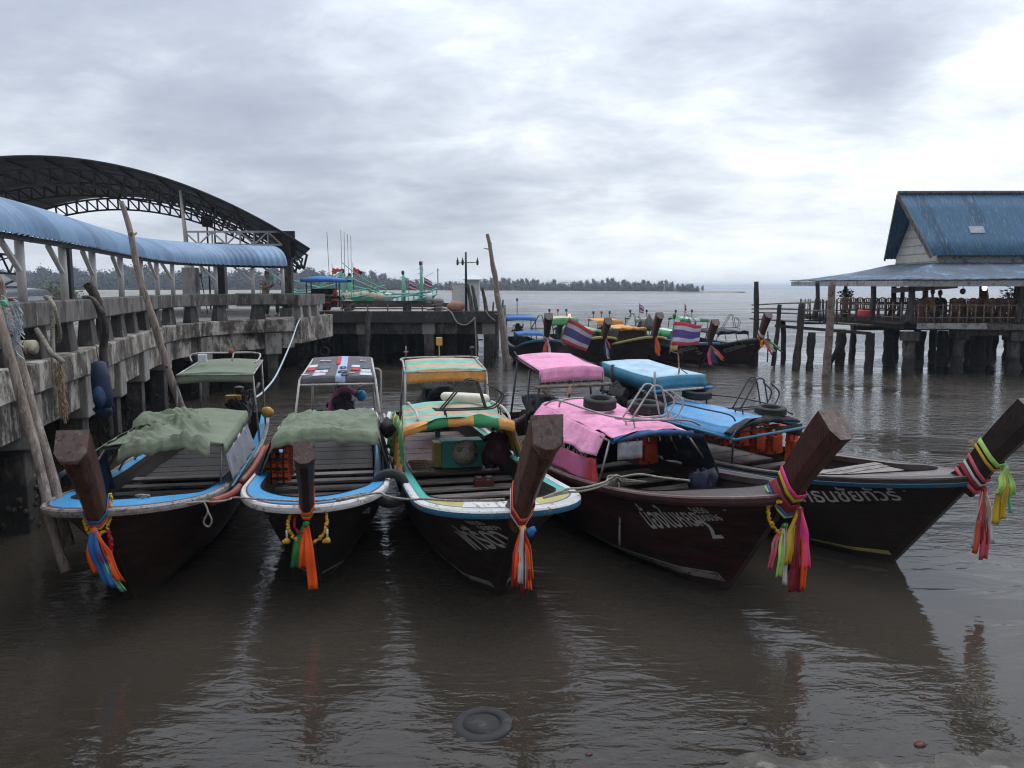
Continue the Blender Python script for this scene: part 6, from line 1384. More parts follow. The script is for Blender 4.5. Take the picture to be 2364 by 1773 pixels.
fpart(f1, 'boom', 'fish_teal', lambda m: [m.tube(smooth_path([(fx(660, Y1), Y1-1.2, 4.2), (fx(700, Y1), Y1-1.3, 3.2), (fx(795, Y1), Y1-1.2, 3.65)]), .07, 6), m.tube([(fx(680, Y1), Y1-1.2, 3.9), (fx(790, Y1), Y1-1.2, 3.1)], .06, 6), m.tube([(fx(720, Y1), Y1-1.3, 2.9), (fx(800, Y1), Y1-1, 4.4)], .05, 6), m.tube(sag((fx(800, Y1), Y1-1, 4.9), (fx(900, Y1), Y1-1, 3.3), .2), .03, 5), m.tube([(fx(810, Y1), Y1-1, 4.1), (fx(880, Y1), Y1-1, 3.2)], .05, 5)])
fpart(f1, 'wheelhouse', 'fish_teal', lambda m: [m.box((fx(725, Y1), Y1, 2.8), (2.6, 2.0, .5)), m.box((fx(725, Y1), Y1, 3.08), (2.9, 2.3, .08))])
fpart(f1, 'antenna', 'metal_dark', lambda m: m.tube([(fx(763, Y1), Y1, 2.6), (fx(759, Y1), Y1, 6.8)], .016, 4))
fpart(f1, 'deck_gear', 'foam_cream', lambda m: [m.blob((fx(u, Y1), Y1-.6+.3*nz(u, 1), 2.8+.25*abs(nz(u, 4))), (.35, .3, .3), 8, wob=.5) for u in range(690, 880, 9)])
fpart(f1, 'deck_gear', 'fish_green', lambda m: [m.box((fx(u, Y1), Y1-1.1, 2.72), (.5, .2, .22)) for u in range(700, 880, 32)])
for (u, v, lab) in ((768, 628, 'small torn red flag on a thin rod over the blue three-wheeler roof'), (816, 626, 'red and black pennant on the fishing boat mast')):
    p = ony(u, v, Y1); m = MB(); rows = [[p+Vector((.55*j/8+.03*nz(j, i), .05*math.sin(j), .22-(.5 if u > 800 else .4)*i/5*(1-j/11)-.25*(j/8)**1.4*(1 if u > 800 else .1)+.04*math.sin(j*1.7))) for j in range(9)] for i in range(6)]
    m.grid(rows, mfun=lambda i, j: 1 if (u > 800 and j > 4) else 0); t = thing('pennant', lab, 'flag', tuple(p), 0, 'red flags on the fishing boats'); m.build('pennant_cloth', ['rib_rust', 'cloth_black'], t, solid=.008)
    m = MB(); m.tube([p+Vector((-.03, 0, .5)), p+Vector((0, 0, -1.5 if u > 800 else -2))], .018, 5); m.build('rod', 'metal_dark', t)
fpart(f2, 'boom', 'fish_teal', lambda m: [m.tube([(fx(810, Y2), Y2-1, 3.6), (fx(900, Y2), Y2-1.2, 2.95), (fx(995, Y2), Y2-.6, 3.1)], .06, 6), m.tube([(fx(905, Y2), Y2-1, 2.7), (fx(985, Y2), Y2-1, 3.15)], .05, 6), m.tube(sag((fx(905, Y2), Y2-1, 3.1), (fx(985, Y2), Y2-1, 2.9), .05), .05, 6), m.tube(sag((fx(935, Y2), Y2, 3.9), (fx(1000, Y2), Y2, 4.4), .2), .012, 4)])
fpart(f2, 'white_tank', 'van_white', lambda m: [m.tube([(fx(872, Y2), Y2-1.0, 2.78), (fx(910, Y2), Y2-1.0, 2.82)], .26, 10), m.tube([(fx(985, Y2), Y2-.6, 2.8), (fx(999, Y2), Y2-.6, 2.75)], .3, 10)])
fpart(f2, 'orange_post', 'buoy_orange', lambda m: m.tube([(fx(861, Y2), Y2-1, 2.4), (fx(862, Y2), Y2-1, 3.6)], .12, 8))
for (u, v, lab) in ((944, 656, 'tiny striped flag between the masts of the right fishing boat'), (980, 650, 'small dark striped flag flying from the right fishing boat'), (601, 654, 'small striped flag seen between the white canopy posts'), (641, 632, 'little striped flag behind the standing man')):
    p = ony(u, v+22, 49.); wavy_flag('small_flag', lab, [p, p+Vector((0, 0, .4)), p+Vector((0, 0, .85))], .5, (.45, 0, -.12), .1, amp=.04, pr=.02, group='small flags on the fishing boats')
fpart(f1, 'stern_awning', 'fish_green', lambda m: [m.tube([(fx(610, Y1), Y1, 2.6), (fx(608, Y1), Y1, 3.4)], .09, 6), m.box((fx(637, Y1), Y1-1, 3.95), (.5, .3, .25))])

# ------------------------------------------------------------------ three-wheeler on the pier head
def wheel(parent, c, r, wd, ax='Y', name='wheel'):
    m = MB(); rot = Matrix.Rotation(R(90), 3, 'X') if ax == 'Y' else Matrix.Rotation(R(90), 3, 'Y')
    m.lathe([(r*.72, -wd/2), (r*.95, -wd/2), (r, -wd/4), (r, wd/4), (r*.95, wd/2), (r*.72, wd/2)], c, 18, rot=rot); w_ = m.build(name, 'rubber', parent)
    m = MB(); m.lathe([(.04, -wd*.4), (r*.7, -wd*.2), (r*.72, 0), (r*.7, wd*.2), (.04, wd*.4)], c, 14, rot=rot); m.build('rim', 'metal', w_); return w_
Yt = 36.6
def tw(u, v, dy=0): return ony(u, v, Yt+dy)
tr = thing('three_wheeler', 'motor three-wheeler with a blue scalloped roof and dark bench on the pier head', 'three-wheeler', tuple(tw(755, 720)))
rows = []; xa, xb = tw(700, 640).x, tw(806, 640).x
for i in range(9):
    t = i/8; rows.append([Vector((lerp(xa, xb, j/16), Yt-.55+1.1*t, 3.78+.14*math.sin(math.pi*t)*math.sin(math.pi*min(1, .15+j/16*.9))-.05*abs(j/16-.4))) for j in range(17)])
val = [[p+Vector((0, -.012, -.11-.03*abs(math.sin(j*1.6)))) for j, p in enumerate(rows[0])]]
m = MB(); m.grid(val+rows+[[p+Vector((0, .012, -.11)) for p in rows[-1]]], mfun=lambda i, j: 1 if i in (0, 9) else 0); m.build('roof', ['cloth_royal', 'cloth_royal'], tr, solid=.012)
zd = 2.3
for u, dy in ((707, -.5), (718, .5), (783, -.5), (776, .5)): m = MB(); p = tw(u, 650, dy); m.tube([(p.x, Yt+dy, 3.74), (p.x, Yt+dy, zd+.25)], .03, 6); m.build('roof_post', 'metal_dark', tr)
m = MB(); p = tw(745, 683); m.box((p.x, Yt+.35, zd+.92), (1.15, .12, .28)); m.box((p.x, Yt, zd+.66), (1.15, .7, .1)); m.build('bench', 'cloth_black', tr, bevel=.03)
m = MB(); p = tw(738, 700); m.box((p.x, Yt, zd+.42), (1.25, 1.0, .36), taper=1.06); m.build('cart_body', 'hull_black', tr, bevel=.05)
m = MB(); m.bar((p.x-.5, Yt-.52, zd+.62), (p.x+.6, Yt-.52, zd+.42), .03, .07); m.build('side_trim', 'rib_red', tr)
m = MB(); m.box((tw(748, 715).x, Yt-.56, zd+.2), (.12, .08, .36)); m.build('mudguard', 'van_white', tr)
wheel(tr, (tw(716, 715).x, Yt-.45, zd+.27), .27, .09); wheel(tr, (tw(716, 715).x, Yt+.45, zd+.27), .27, .09)
mc = tw(775, 710)
wheel(tr, (mc.x-.45, Yt-.1, zd+.28), .28, .09); wheel(tr, (mc.x+.62, Yt-.1, zd+.28), .28, .08)
m = MB(); m.blob((mc.x, Yt-.1, zd+.62), (.34, .14, .13), 10); m.box((mc.x-.3, Yt-.1, zd+.7), (.5, .22, .09)); m.box((mc.x-.05, Yt-.1, zd+.36), (.36, .22, .28)); m.tube([(mc.x+.35, Yt-.1, zd+.75), (mc.x+.6, Yt-.1, zd+.3)], .035, 6); m.build('motorbike_body', 'engine', tr, bevel=.02)
m = MB(); m.tube([(mc.x+.3, Yt-.4, zd+.95), (mc.x+.34, Yt-.1, zd+.9), (mc.x+.3, Yt+.2, zd+.95)], .018, 6); m.build('handlebar', 'metal', tr)
m = MB(); m.blob((mc.x+.05, Yt-.3, zd+.86), (.12, .1, .16), 8, wob=.5); m.tube(smooth_path([(mc.x-.3, Yt-.35, zd+.1), (mc.x-.2, Yt-.35, zd+.42), (mc.x+.05, Yt-.33, zd+.55), (mc.x+.5, Yt-.32, zd+.35)]), .06, 7); m.build('red_fairing', 'red_plastic', tr)

# ------------------------------------------------------------------ people
def skin_mesh(name, joints, edges, mt, parent, sub=2, root=0):
    me = bpy.data.meshes.new(name); me.from_pydata([tuple(j[0]) for j in joints], edges, []); me.update()
    o = bpy.data.objects.new(name, me); COL.objects.link(o); o.parent = parent
    sk = o.modifiers.new('skin', 'SKIN'); sk.use_smooth_shade = True
    for i, j in enumerate(joints):
        v = me.skin_vertices[0].data[i]; r = j[1]; v.radius = r if isinstance(r, tuple) else (r, r); v.use_root = (i == root)
    sb = o.modifiers.new('smooth', 'SUBSURF'); sb.levels = sub; sb.render_levels = sub
    me.materials.append(MT[mt]); return o
def person(label, loc, rz, pose, shirt, trouser, H=1.55, group=None, props=True):
    """pose 'stand' looking down at a phone, or 'sit'"""
    t = thing('person', label, 'person', loc, rz, group); k = H/1.7
    V = lambda x, y, z: Vector((x*k, y*k, z*k))
    hz = .92 if pose == 'stand' else .50
    lean = .06 if pose == 'stand' else .12
    pel = V(0, 0, hz); che = V(lean*.6, 0, hz+.36); nk = V(lean, 0, hz+.56)
    J = [(pel, .135*k), (V(lean*.3, 0, hz+.18), .118*k), (che, (.125*k, .16*k)), (nk, .055*k), (V(lean+.03, 0, hz+.64), .05*k), (V(lean+.055, 0, hz+.72), .085*k), (V(lean+.05, 0, hz+.83), .07*k)]
    E_ = [(0, 1), (1, 2), (2, 3), (3, 4), (4, 5), (5, 6)]
    for sd in (-1, 1):
        n0 = len(J); sh = V(lean*.9, sd*.18, hz+.50)
        if pose == 'stand': el = V(.06, sd*.24, hz+.24); wr = V(.27, sd*.10, hz+.34); hd = V(.33, sd*.08, hz+.37)
        else: el = V(.08, sd*.26, hz+.26); wr = V(.28, sd*.2, hz+.2); hd = V(.35, sd*.18, hz+.2)
        J += [(sh, .062*k), (el, .043*k), (wr, .03*k), (hd, .038*k)]; E_ += [(2, n0), (n0, n0+1), (n0+1, n0+2), (n0+2, n0+3)]
        n1 = len(J); hp = V(0, sd*.09, hz-.04)
        if pose == 'stand': kn = V(.03, sd*.11, .48); an = V(-.03, sd*.12, .08); to = V(.12, sd*.13, .035)
        else: kn = V(.40, sd*.13, .50); an = V(.38, sd*.13, .08); to = V(.52, sd*.14, .035)
        J += [(hp, .095*k), (kn, .062*k), (an, .04*k), (to, .035*k)]; E_ += [(0, n1), (n1, n1+1), (n1+1, n1+2), (n1+2, n1+3)]
        # fingers: thin chains spread from the palm
        for q in range(4):
            b = hd+V(.045, sd*(.02-.013*q)-.0, .01); n2 = len(J); J += [(b+V(.02, 0, -.005), .009*k), (b+V(.05-.006*abs(q-1), 0, -.025), .008*k)]; E_ += [(n1-1, n2), (n2, n2+1)]
        n2 = len(J); J += [(hd+V(.02, -sd*.035, .015), .010*k), (hd+V(.05, -sd*.045, .02), .008*k)]; E_ += [(n1-1, n2), (n2, n2+1)]
    skin_mesh('body', J, E_, 'skin', t)
    S_ = [(V(lean*.1, 0, hz-.02), (.145*k, .17*k)), (V(lean*.3, 0, hz+.18), (.135*k, .165*k)), (che, (.145*k, .18*k)), (V(lean*.95, 0, hz+.53), .07*k)]; SE = [(0, 1), (1, 2), (2, 3)]
    for sd in (-1, 1):
        n0 = len(S_); S_ += [(V(lean*.9, sd*.19, hz+.49), .078*k), (V(.04, sd*.235, hz+.30), .068*k)]; SE += [(2, n0), (n0, n0+1)]
    skin_mesh('shirt', S_, SE, shirt, t)
    T_ = [(pel, (.145*k, .165*k))]; TE = []
    for sd in (-1, 1):
        n0 = len(T_)
        if pose == 'stand': T_ += [(V(0, sd*.09, hz-.08), .11*k), (V(.03, sd*.11, .48), .085*k), (V(-.03, sd*.12, .12), .07*k)]
        else: T_ += [(V(.08, sd*.10, hz-.01), .11*k), (V(.40, sd*.13, .51), .085*k), (V(.38, sd*.13, .14), .07*k)]
        TE += [(0, n0), (n0, n0+1), (n0+1, n0+2)]
    skin_mesh('trousers', T_, TE, trouser, t)
    hc = V(lean+.05, 0, hz+.80); m = MB(); m.blob(hc+V(-.015, 0, .025), (.105*k, .085*k, .10*k), 14, wob=.25); m.blob(hc+V(-.05, 0, -.04), (.07*k, .08*k, .09*k), 10, wob=.2); m.build('hair', 'hair', t, local=True)
    m = MB(); m.blob(hc+V(.10, 0, -.045), (.02*k, .014*k, .022*k), 8, wob=0); m.build('nose', 'skin', t, local=True)
    for sd in (-1, 1):
        m = MB(); m.blob(hc+V(.088, sd*.032, -.02), (.010*k, .013*k, .008*k), 8, wob=0); m.build('eye', 'hair', t, local=True)
        m = MB(); m.blob(hc+V(.0, sd*.088, -.035), (.022*k, .012*k, .032*k), 8, wob=0); m.build('ear', 'skin', t, local=True)
    m = MB(); m.blob(hc+V(.09, 0, -.09), (.008*k, .028*k, .007*k), 8, wob=0); m.build('mouth', 'flower_red', t, local=True)
    return t
person('person in a grey-brown shirt standing on the pier looking at a phone', (-9.15, 30.0, 2.3), R(-15), 'stand', 'shirt_grey', 'trouser_dark', 1.60)
ph = thing('phone', 'small phone held by the standing person', 'phone', (-8.83, 29.93, 3.53)); m = MB(); m.box((0, 0, 0), (.012, .075, .14), Matrix.Rotation(R(-30), 3, 'Y')); m.build('phone_body', 'metal_dark', ph, local=True, bevel=.004)
m = MB(); m.box((-.008, 0, .0), (.006, .066, .12), Matrix.Rotation(R(-30), 3, 'Y')); m.build('screen', 'glass_dark', ph, local=True)
m = MB(); m.box((0, 0, .16), (.45, .5, .32)); o = m.build('crate', 'greywood'); o.location = (-8.62, 31.0, 2.3); tag(o, 'low box the seated person sits on at the pier corner', 'crate')
person('person in a black top sitting low at the pier corner', (-8.62, 31.0, 2.3), R(200), 'sit', 'shirt_black', 'trouser_dark', 1.62)

# ------------------------------------------------------------------ silver car at the left edge
car = thing('parked_car', 'silver saloon car parked on the pier at the left edge', 'car', (-11.1, 15.9, 2.3))
def carpart(name, prof, y0, y1, mt, inset=.0, bev=.05):
    m = MB(); n = len(prof); P_ = []
    for (yy, k) in ((y0, 1), (y1, 1)): P_ += [Vector((x, yy, z)) for x, z in prof]
    m.add(P_, [tuple(range(n)), tuple(range(2*n-1, n-1, -1))]+[(i, n+i, n+(i+1) % n, (i+1) % n) for i in range(n)])
    return m.build(name, mt, car, local=True, bevel=bev)
carpart('body', [(-1.9, .2), (-1.95, .55), (-1.85, .84), (-1.0, .96), (1.2, 1.0), (1.70, .97), (1.82, .85), (1.85, .3), (1.75, .2)], -.72, .72, 'car_silver', bev=.07)
carpart('cabin', [(-1.05, .95), (-.35, 1.40), (.2, 1.46), (.75, 1.38), (1.35, .985)], -.60, .60, 'car_silver', bev=.06)
for y in (-.607, .607): carpart('side_window', [(-.85, 1.0), (-.3, 1.35), (.12, 1.39), (.12, 1.0)], y-.004, y+.004, 'glass_dark', bev=0); carpart('side_window', [(.18, 1.0), (.18, 1.39), (.62, 1.33), (1.10, 1.0)], y-.004, y+.004, 'glass_dark', bev=0)
m = MB(); m.add([(1.33, -.52, 1.02), (1.33, .52, 1.02), (.80, .5, 1.37), (.80, -.5, 1.37)], [(0, 1, 2, 3)]); m.build('rear_window', 'glass_dark', car, local=True, solid=.012)
m = MB(); m.add([(-1.02, -.52, 1.0), (-1.02, .52, 1.0), (-.40, .5, 1.38), (-.40, -.5, 1.38)], [(3, 2, 1, 0)]); m.build('windscreen', 'glass_dark', car, local=True, solid=.012)
for x in (-1.25, 1.15):
    for y in (-.68, .68): wheel(car, Vector((-11.1+x, 15.9+y, 2.3+.27)), .27, .16)
car.location.x = -11.43; car.scale = (1.1, 1.1, 1.1)
for y in (-.55, .55): m = MB(); m.box((1.83, y, .74), (.05, .28, .16)); m.build('tail_light', 'lamp_red', car, local=True, bevel=.01)
m = MB(); m.box((1.85, 0, .4), (.08, 1.4, .16)); m.build('bumper', 'car_silver', car, local=True, bevel=.03)
for x in (-.1, .75): m = MB(); m.box((x, -.73, .84), (.14, .02, .03)); m.build('door_handle', 'metal_dark', car, local=True)

# ------------------------------------------------------------------ poles and odds and ends along the left pier
def pole(label, pts, rad, mt='weathered', name='mooring_pole', group='mooring poles', n=10, stubs=0):
    m = MB(); P_ = smooth_path(pts, 6); m.tube([p+Vector((.02*nz(p.z*1.7, i*.1), .02*nz(p.z*1.3, 5), 0)) for i, p in enumerate(P_)], [lerp(rad[0], rad[1], i/(len(P_)-1))*(1+.10*nz(i*.9, rad[0]*50)) for i in range(len(P_))], n, wob=.22)
    for q in range(stubs):
        i = random.randrange(3, len(P_)-2); a = random.uniform(0, 6.28); m.tube([P_[i], P_[i]+Vector((math.cos(a)*rad[0]*1.6, math.sin(a)*rad[0]*1.6, .06))], [.03, .018], 6)
    return tag(m.build(name, mt), label, 'pole', group)
def px(u, v, y): return ony(u, v, y)
pole('pale crooked pole leaning up in front of the walkway, its top above the blue canopy', [px(432, 985, 14.0), px(404, 900, 13.9), px(372, 800, 13.85), px(348, 715, 13.8), px(321, 640, 13.8), px(303, 545, 13.8), px(280, 465, 13.8)], [.072, .042], stubs=4)
pole('left of two long bare poles leaning together at the left edge', [px(150, 1320, 8.3), px(110, 1165, 8.4), px(72, 1000, 8.5), px(38, 880, 8.55), px(0, 745, 8.6), px(-22, 650, 8.65)], [.052, .048], stubs=2)
pole('right of two long bare poles leaning together at the left edge, netting round its top', [px(160, 1260, 8.6), px(128, 1135, 8.7), px(85, 980, 8.8), px(56, 880, 8.85), px(22, 760, 8.9), px(-8, 640, 8.95)], [.062, .055], stubs=2)
pole('dark crooked stake with a forked splintered head tied to the pier rail', [px(255, 1010, 12.2), px(248, 935, 12.2), px(240, 860, 12.2), px(238, 800, 12.2), px(240, 760, 12.2), px(228, 700, 12.2), px(212, 672, 12.2), px(200, 655, 12.2)], [.05, .07], 'darkwood', stubs=3)
m = MB(); m.tube(smooth_path([px(192, 686, 12.1), px(215, 690, 12.1), px(240, 726, 12.1)]), [.03]*9, 6); tag(m.build('broken_branch', 'greywood'), 'broken grey branch lashed to the dark forked stake', 'branch')
pole('tall crooked grey pole at the right corner of the pier head', [px(1172, 862, 33.6), px(1166, 805, 33.6), px(1158, 735, 33.6), px(1150, 695, 33.6), px(1143, 640, 33.6), px(1137, 610, 33.6), px(1131, 570, 33.6), px(1125, 540, 33.6)], [.17, .065], stubs=3)
pole('shorter pole standing against the tall crooked grey pole', [px(1176, 860, 33.2), px(1168, 800, 33.2), px(1160, 740, 33.2), px(1148, 678, 33.2)], [.10, .07], 'weathered')
pole('thin pole hanging down the face of the pier head', [px(846, 850, 34.35), px(849, 790, 34.35), px(850, 740, 34.35), px(851, 718, 34.35)], [.09, .13], 'greywood')
for (b, t, y, r, lab, mt) in (((1906, 868), (1921, 651), 31, (.16, .13), 'tall pale post standing in the water before the left deck corner', 'railwood'), ((1742, 846), (1746, 650), 35.2, (.15, .10), 'lone dark post behind the last far prow', 'darkwood'), ((1784, 840), (1800, 703), 34.6, (.10, .09), 'thin slanted post under the end of the plank walk', 'darkwood'), ((1807, 836), (1807, 740), 36.2, (.11, .12), 'short upright post below the plank walk', 'darkwood'), ((1836, 856), (1851, 700), 33.2, (.17, .12), 'thick slanted post holding the plank walk railing', 'darkwood'), ((1771, 830), (1772, 765), 36, (.03, .03), 'very thin stick standing beside the last prow', 'darkwood')):
    pole(lab, [px(b[0], b[1]+6, y), px((b[0]+t[0])/2+2, (b[1]+t[1])/2, y), px(t[0], t[1], y)], r, mt, group='posts around the stilt restaurant')
# ropes, netting, float, blue drum hanging on the pier
m = MB()
for q in range(60):
    c = px(random.uniform(2, 45), random.uniform(690, 800), 8.75); c.x += random.uniform(-.03, .03); m.tube(smooth_path([c, c+Vector((random.uniform(-.08, .08), random.uniform(-.04, .02), random.uniform(-.15, .1))), c+Vector((random.uniform(-.1, .1), random.uniform(-.05, .02), random.uniform(-.3, .05)))], 3), .006, 4)
tag(m.build('net_bundle', 'rope_blue'), 'tangled blue-grey netting wound round the right leaning pole', 'net')
m = MB(); m.tube(smooth_path([px(4, 700, 8.7), px(14, 705, 8.7), px(10, 696, 8.7), px(2, 698, 8.7)]), .02, 6); tag(m.build('rope_tie', 'rib_mint'), 'turquoise rope tie at the top of the leaning poles', 'rope')
m = MB(); m.tube(smooth_path([px(105, 686, 11.5), px(116, 692, 11.1), px(121, 730, 11.05), px(122, 800, 11.0), px(124, 850, 10.9), px(128, 900, 10.8), px(130, 960, 10.8)]), .03, 7); m.tube(smooth_path([px(108, 686, 11.5), px(122, 700, 11.0), px(132, 735, 11.0), px(139, 770, 11.2), px(134, 790, 11.3)]), .026, 7)
m.tube(smooth_path([px(84, 760, 11.0), px(100, 785, 10.9), px(116, 812, 10.75), px(134, 826, 10.7), px(146, 836, 10.7)]), .035, 7); tag(m.build('hanging_rope', 'rope'), 'old ropes looped over the pier railing at the left', 'rope')
m = MB()
for q in range(230):
    t = random.random(); c = px(lerp(132, 146, t)+random.uniform(-10, 9)*(1-.3*t), lerp(832, 948, t), 10.7); m.tube([c, c+Vector((random.uniform(-.02, .06), random.uniform(-.04, .03), random.uniform(-.22, -.06)))], .006, 4)
tag(m.build('frayed_rope', 'straw'), 'frayed straw-coloured rope end hanging from the pier ledge', 'rope')
fl = thing('foam_float', 'cream foam float with dark cords lying on the pier ledge', 'float', tuple(px(62, 803, 10.8)))
m = MB(); p0 = Vector((-.14, 0, 0)); m.tube([(-.16, .02, -.01), (-.13, .01, 0), (.11, -.01, .01), (.135, -.01, .01)], [.07, .10, .10, .07], 14); m.build('float_body', 'foam_cream', fl, local=True)
for q in (-.08, 0, .07): m = MB(); m.tube([(q, .104*math.cos(a*.5236), .104*math.sin(a*.5236)) for a in range(12)], .006, 5, closed=True); m.build('cord', 'strap_black', fl, local=True)
dr = thing('blue_drum', 'dark blue plastic drum half hanging under the pier by a rope', 'drum', tuple(px(234, 890, 11.9)))
m = MB(); m.lathe([(.02, -.36), (.12, -.33), (.14, -.1), (.13, .12), (.10, .34), (.03, .37)], (0, 0, 0), 14, rot=Matrix.Rotation(R(-4), 3, 'Y')); m.build('drum_body', 'blue_plastic', dr, local=True)
m = MB(); m.blob((.02, 0, -.38), (.13, .11, .10), 12, wob=.6); m.build('drum_base', 'blue_plastic', dr, local=True)
m = MB(); m.lathe([(.0, 0), (.09, .0), (.095, .02), (.0, .03)], (.03, -.13, -.16), 16, rot=Matrix.Rotation(R(90), 3, 'X') @ Matrix.Scale(1.8, 3, (0, 1, 0))); m.build('scooped_face', 'cloth_denim', dr, local=True)
m = MB(); m.tube([(-.02, 0, .36), (-.03, -.02, .62)], .012, 5); m.build('cord', 'rope', dr, local=True)
rope('long pale rope from the pier corner down to the boat by the pier', [px(700, 728, 26.8), px(688, 745, 26.5), px(672, 790, 24.5), px(640, 862, 20), px(612, 900, 17), px(590, 918, 15)], .022, 'rope_blue')
rope('rope draped along the right end of the pier head', [px(1028, 712, 34.5), px(1042, 722, 34.4), px(1055, 744, 34.35), px(1075, 750, 34.35), px(1092, 738, 34.35), px(1096, 736, 34.35), px(1099, 790, 34.3), px(1100, 822, 34.3)], .035)
rope('short rope hanging over the corner of the pier head', [px(1120, 716, 34.4), px(1130, 730, 34.4), px(1143, 740, 34.4)], .03)
for i, v in enumerate((757, 782, 811)):
    o = tyre('tyre hanging in a chain of three on the face of the pier head', tuple(px(749, v, 34.3)), (R(90), 0, 0), .24, .16, 'tyres on the pier head'); o['label'] = ('topmost', 'middle', 'lowest')[i]+' tyre in the chain of three on the face of the pier head'
m = MB(); m.tube([px(749, 722, 34.38), px(749, 745, 34.38)], .02, 5); m.bar(px(735, 731, 34.4), px(752, 730, 34.4), .06); tag(m.build('tyre_hanger', 'metal'), 'pale bar and cord that hold the chain of tyres', 'hanger')
# in the shallows
o = tyre('sunken tyre half showing in the shallow water at the front', (-.23, 5.93, -.022), (R(3), R(-2), 0), .235, .10, name='sunken_tyre', group=None); 
m = MB(); m.lathe([(0, 0), (.15, .0), (.16, -.06), (0, -.07)], (-.23, 5.93, .02), 20); o2 = m.build('mud_fill', 'rubber'); o2.parent = o; o2.matrix_parent_inverse = wmat(o).inverted()
for (u, v, s_, mt_, lab) in ((1852, 1738, .035, 'rubber', 'small dark stone on the mud near the bottom edge'), (2125, 1720, .05, 'maroon_paint', 'reddish stone on the mud at the lower right'), (1360, 1742, .03, 'maroon_paint', 'tiny reddish shell on the mud right of the sunken tyre'), (1715, 1668, .05, 'mud', 'mud-coloured stone under the shallow water'), (2130, 1610, .03, 'maroon_paint', 'small red leaf on the shallow water'), (1770, 1718, .025, 'rubber', 'tiny dark pebble by the bottom edge')):
    p = onz(u, v, .0); m = MB(); m.blob((0, 0, 0), (s_, s_*.7, s_*.5), 10, wob=.6); o = m.build('stone', mt_); o.location = p; tag(o, lab, 'stone')
# heron on the pink canopy edge
hr = thing('small_bird', 'small brown bird standing behind the pink canopy', 'bird', tuple(B4.w(-3.85, -.02, 1.60)))
m = MB(); m.tube(smooth_path([(-.03, 0, .05), (0, 0, .09), (.015, 0, .15), (.02, 0, .2), (.05, 0, .205)], 4), [.004]*2+[.018]*3+[.026]*4+[.02]*2+[.012]*2+[.015]*2+[.003]*2, 8); m.build('body', 'straw', hr, local=True)
for q in (-.01, .01): m = MB(); m.tube([(0, q, .08), (0, q, -.01)], .003, 4); m.build('leg', 'darkwood', hr, local=True)
# ------------------------------------------------------------------ restaurant on stilts at the right
YF = 31.2; YB = 42.; X0 = 14.9; X1 = 27.5; ZD = 2.02
rs = thing('stilt_restaurant', 'stilt restaurant with faded blue roofs over the water at the right', 'restaurant', (19, 36, 0))
# upper roof
m = MB(); fe, ri, be = 33.6, 35.7, 37.8; ze, zr = 4.72, 7.46
def up(x, t):     # t 0 front eave .. 1 ridge .. 2 back eave
    if t <= 1: return Vector((x, lerp(fe, ri, t), lerp(ze, zr, t)))
    return Vector((x, lerp(ri, be, t-1), lerp(zr, ze, t-1)))
rows = []; n = 190
for i in range(n+1):
    q = i/n; cz = .018*math.sin(i*math.pi/1.5)
    rows.append([up(lerp(17.35-.55*(1-abs(t-1)), 28, q)+0, t)+Vector((0, 0, cz)) for t in (0, .25, .5, .75, 1, 1.25, 1.5, 1.75, 2)])
m.grid(rows, mfun=lambda i, j: 1 if noise.cell(Vector((i//9+.5, j//2+.5, 3.3))) > .45 else 0); m.build('upper_roof', ['resto_roof', 'resto_roof_worn'], rs, solid=.03)
m = MB()
for a, b in ((0, 1), (2, 1)): m.bar(up(17.35, a)+Vector((-.02, 0, -.06)), up(16.80, b)+Vector((-.02, 0, -.06)), .06, .16)
m.tube([up(16.8, 1)+Vector((0, 0, .03)), up(28, 1)+Vector((0, 0, .05))], .09, 8); m.build('barge_board', 'greywood', rs)
m = MB(); gx = 17.75; m.add([(gx, fe+.25, 4.35), (gx, be-.25, 4.35), (gx, be-.3, ze+.05), (gx, ri, zr-.25), (gx, fe+.3, ze+.05)], [(4, 3, 2, 1, 0)]); gw_ = m.build('gable_wall', 'gable', rs, solid=.06)
for i in range(7): m = MB(); z = 4.5+.36*i; hw = (be-fe-.6)/2*(1-(z-ze)/(zr-ze)) if z > ze else (be-fe-.5)/2; m.box((gx-.045, ri, z), (.02, 2*max(.1, hw), .02)); m.build('wall_batten', 'fascia', gw_)
m = MB(); m.box((22.8, fe+.35, 4.45), (10.1, .1, .5)); m.build('clerestory', 'fascia', rs)
m = MB(); p = ony(2252, 532, 34.5); m.box((p.x, 34.45, p.z), (.62, .12, .36), Matrix.Rotation(R(-37.5), 3, 'X')); m.build('roof_light', 'clear_plastic', rs)
# lower roof: hipped skirt
ef, el_, eb = YF-.45, X0-.15, YB+1.0; zE = 3.70; zU = 4.42; uf, ul, ub = fe+.2, 17.5, be-.1
m = MB(); N_ = 24
def skirt(p0, p1, q0, q1, cols, rows_):
    rr = []
    for j in range(rows_+1):
        t = j/rows_; r = []
        for i in range(cols+1):
            s_ = i/cols; a = Vector(p0).lerp(Vector(p1), s_); b = Vector(q0).lerp(Vector(q1), s_); p = a.lerp(b, t); p.z += -.10*math.sin(math.pi*t)+.012*math.sin(i*2.1)+.03*nz(p.x*.8, p.y*.8); r.append(p)
        rr.append(r)
    m.grid(rr)
skirt((el_+.15, ef, zE), (X1+1, ef-.2, zE+.05), (ul, uf, zU), (X1+1, uf, zU), 90, 10)
skirt((el_, eb, zE+.05), (el_+.15, ef, zE), (ul, ub, zU), (ul, uf, zU), 70, 10)
skirt((X1+1, eb, zE), (el_, eb, zE+.05), (X1+1, ub, zU), (ul, ub, zU), 30, 6)
m.build('lower_roof', 'resto_lower', rs, solid=.03)
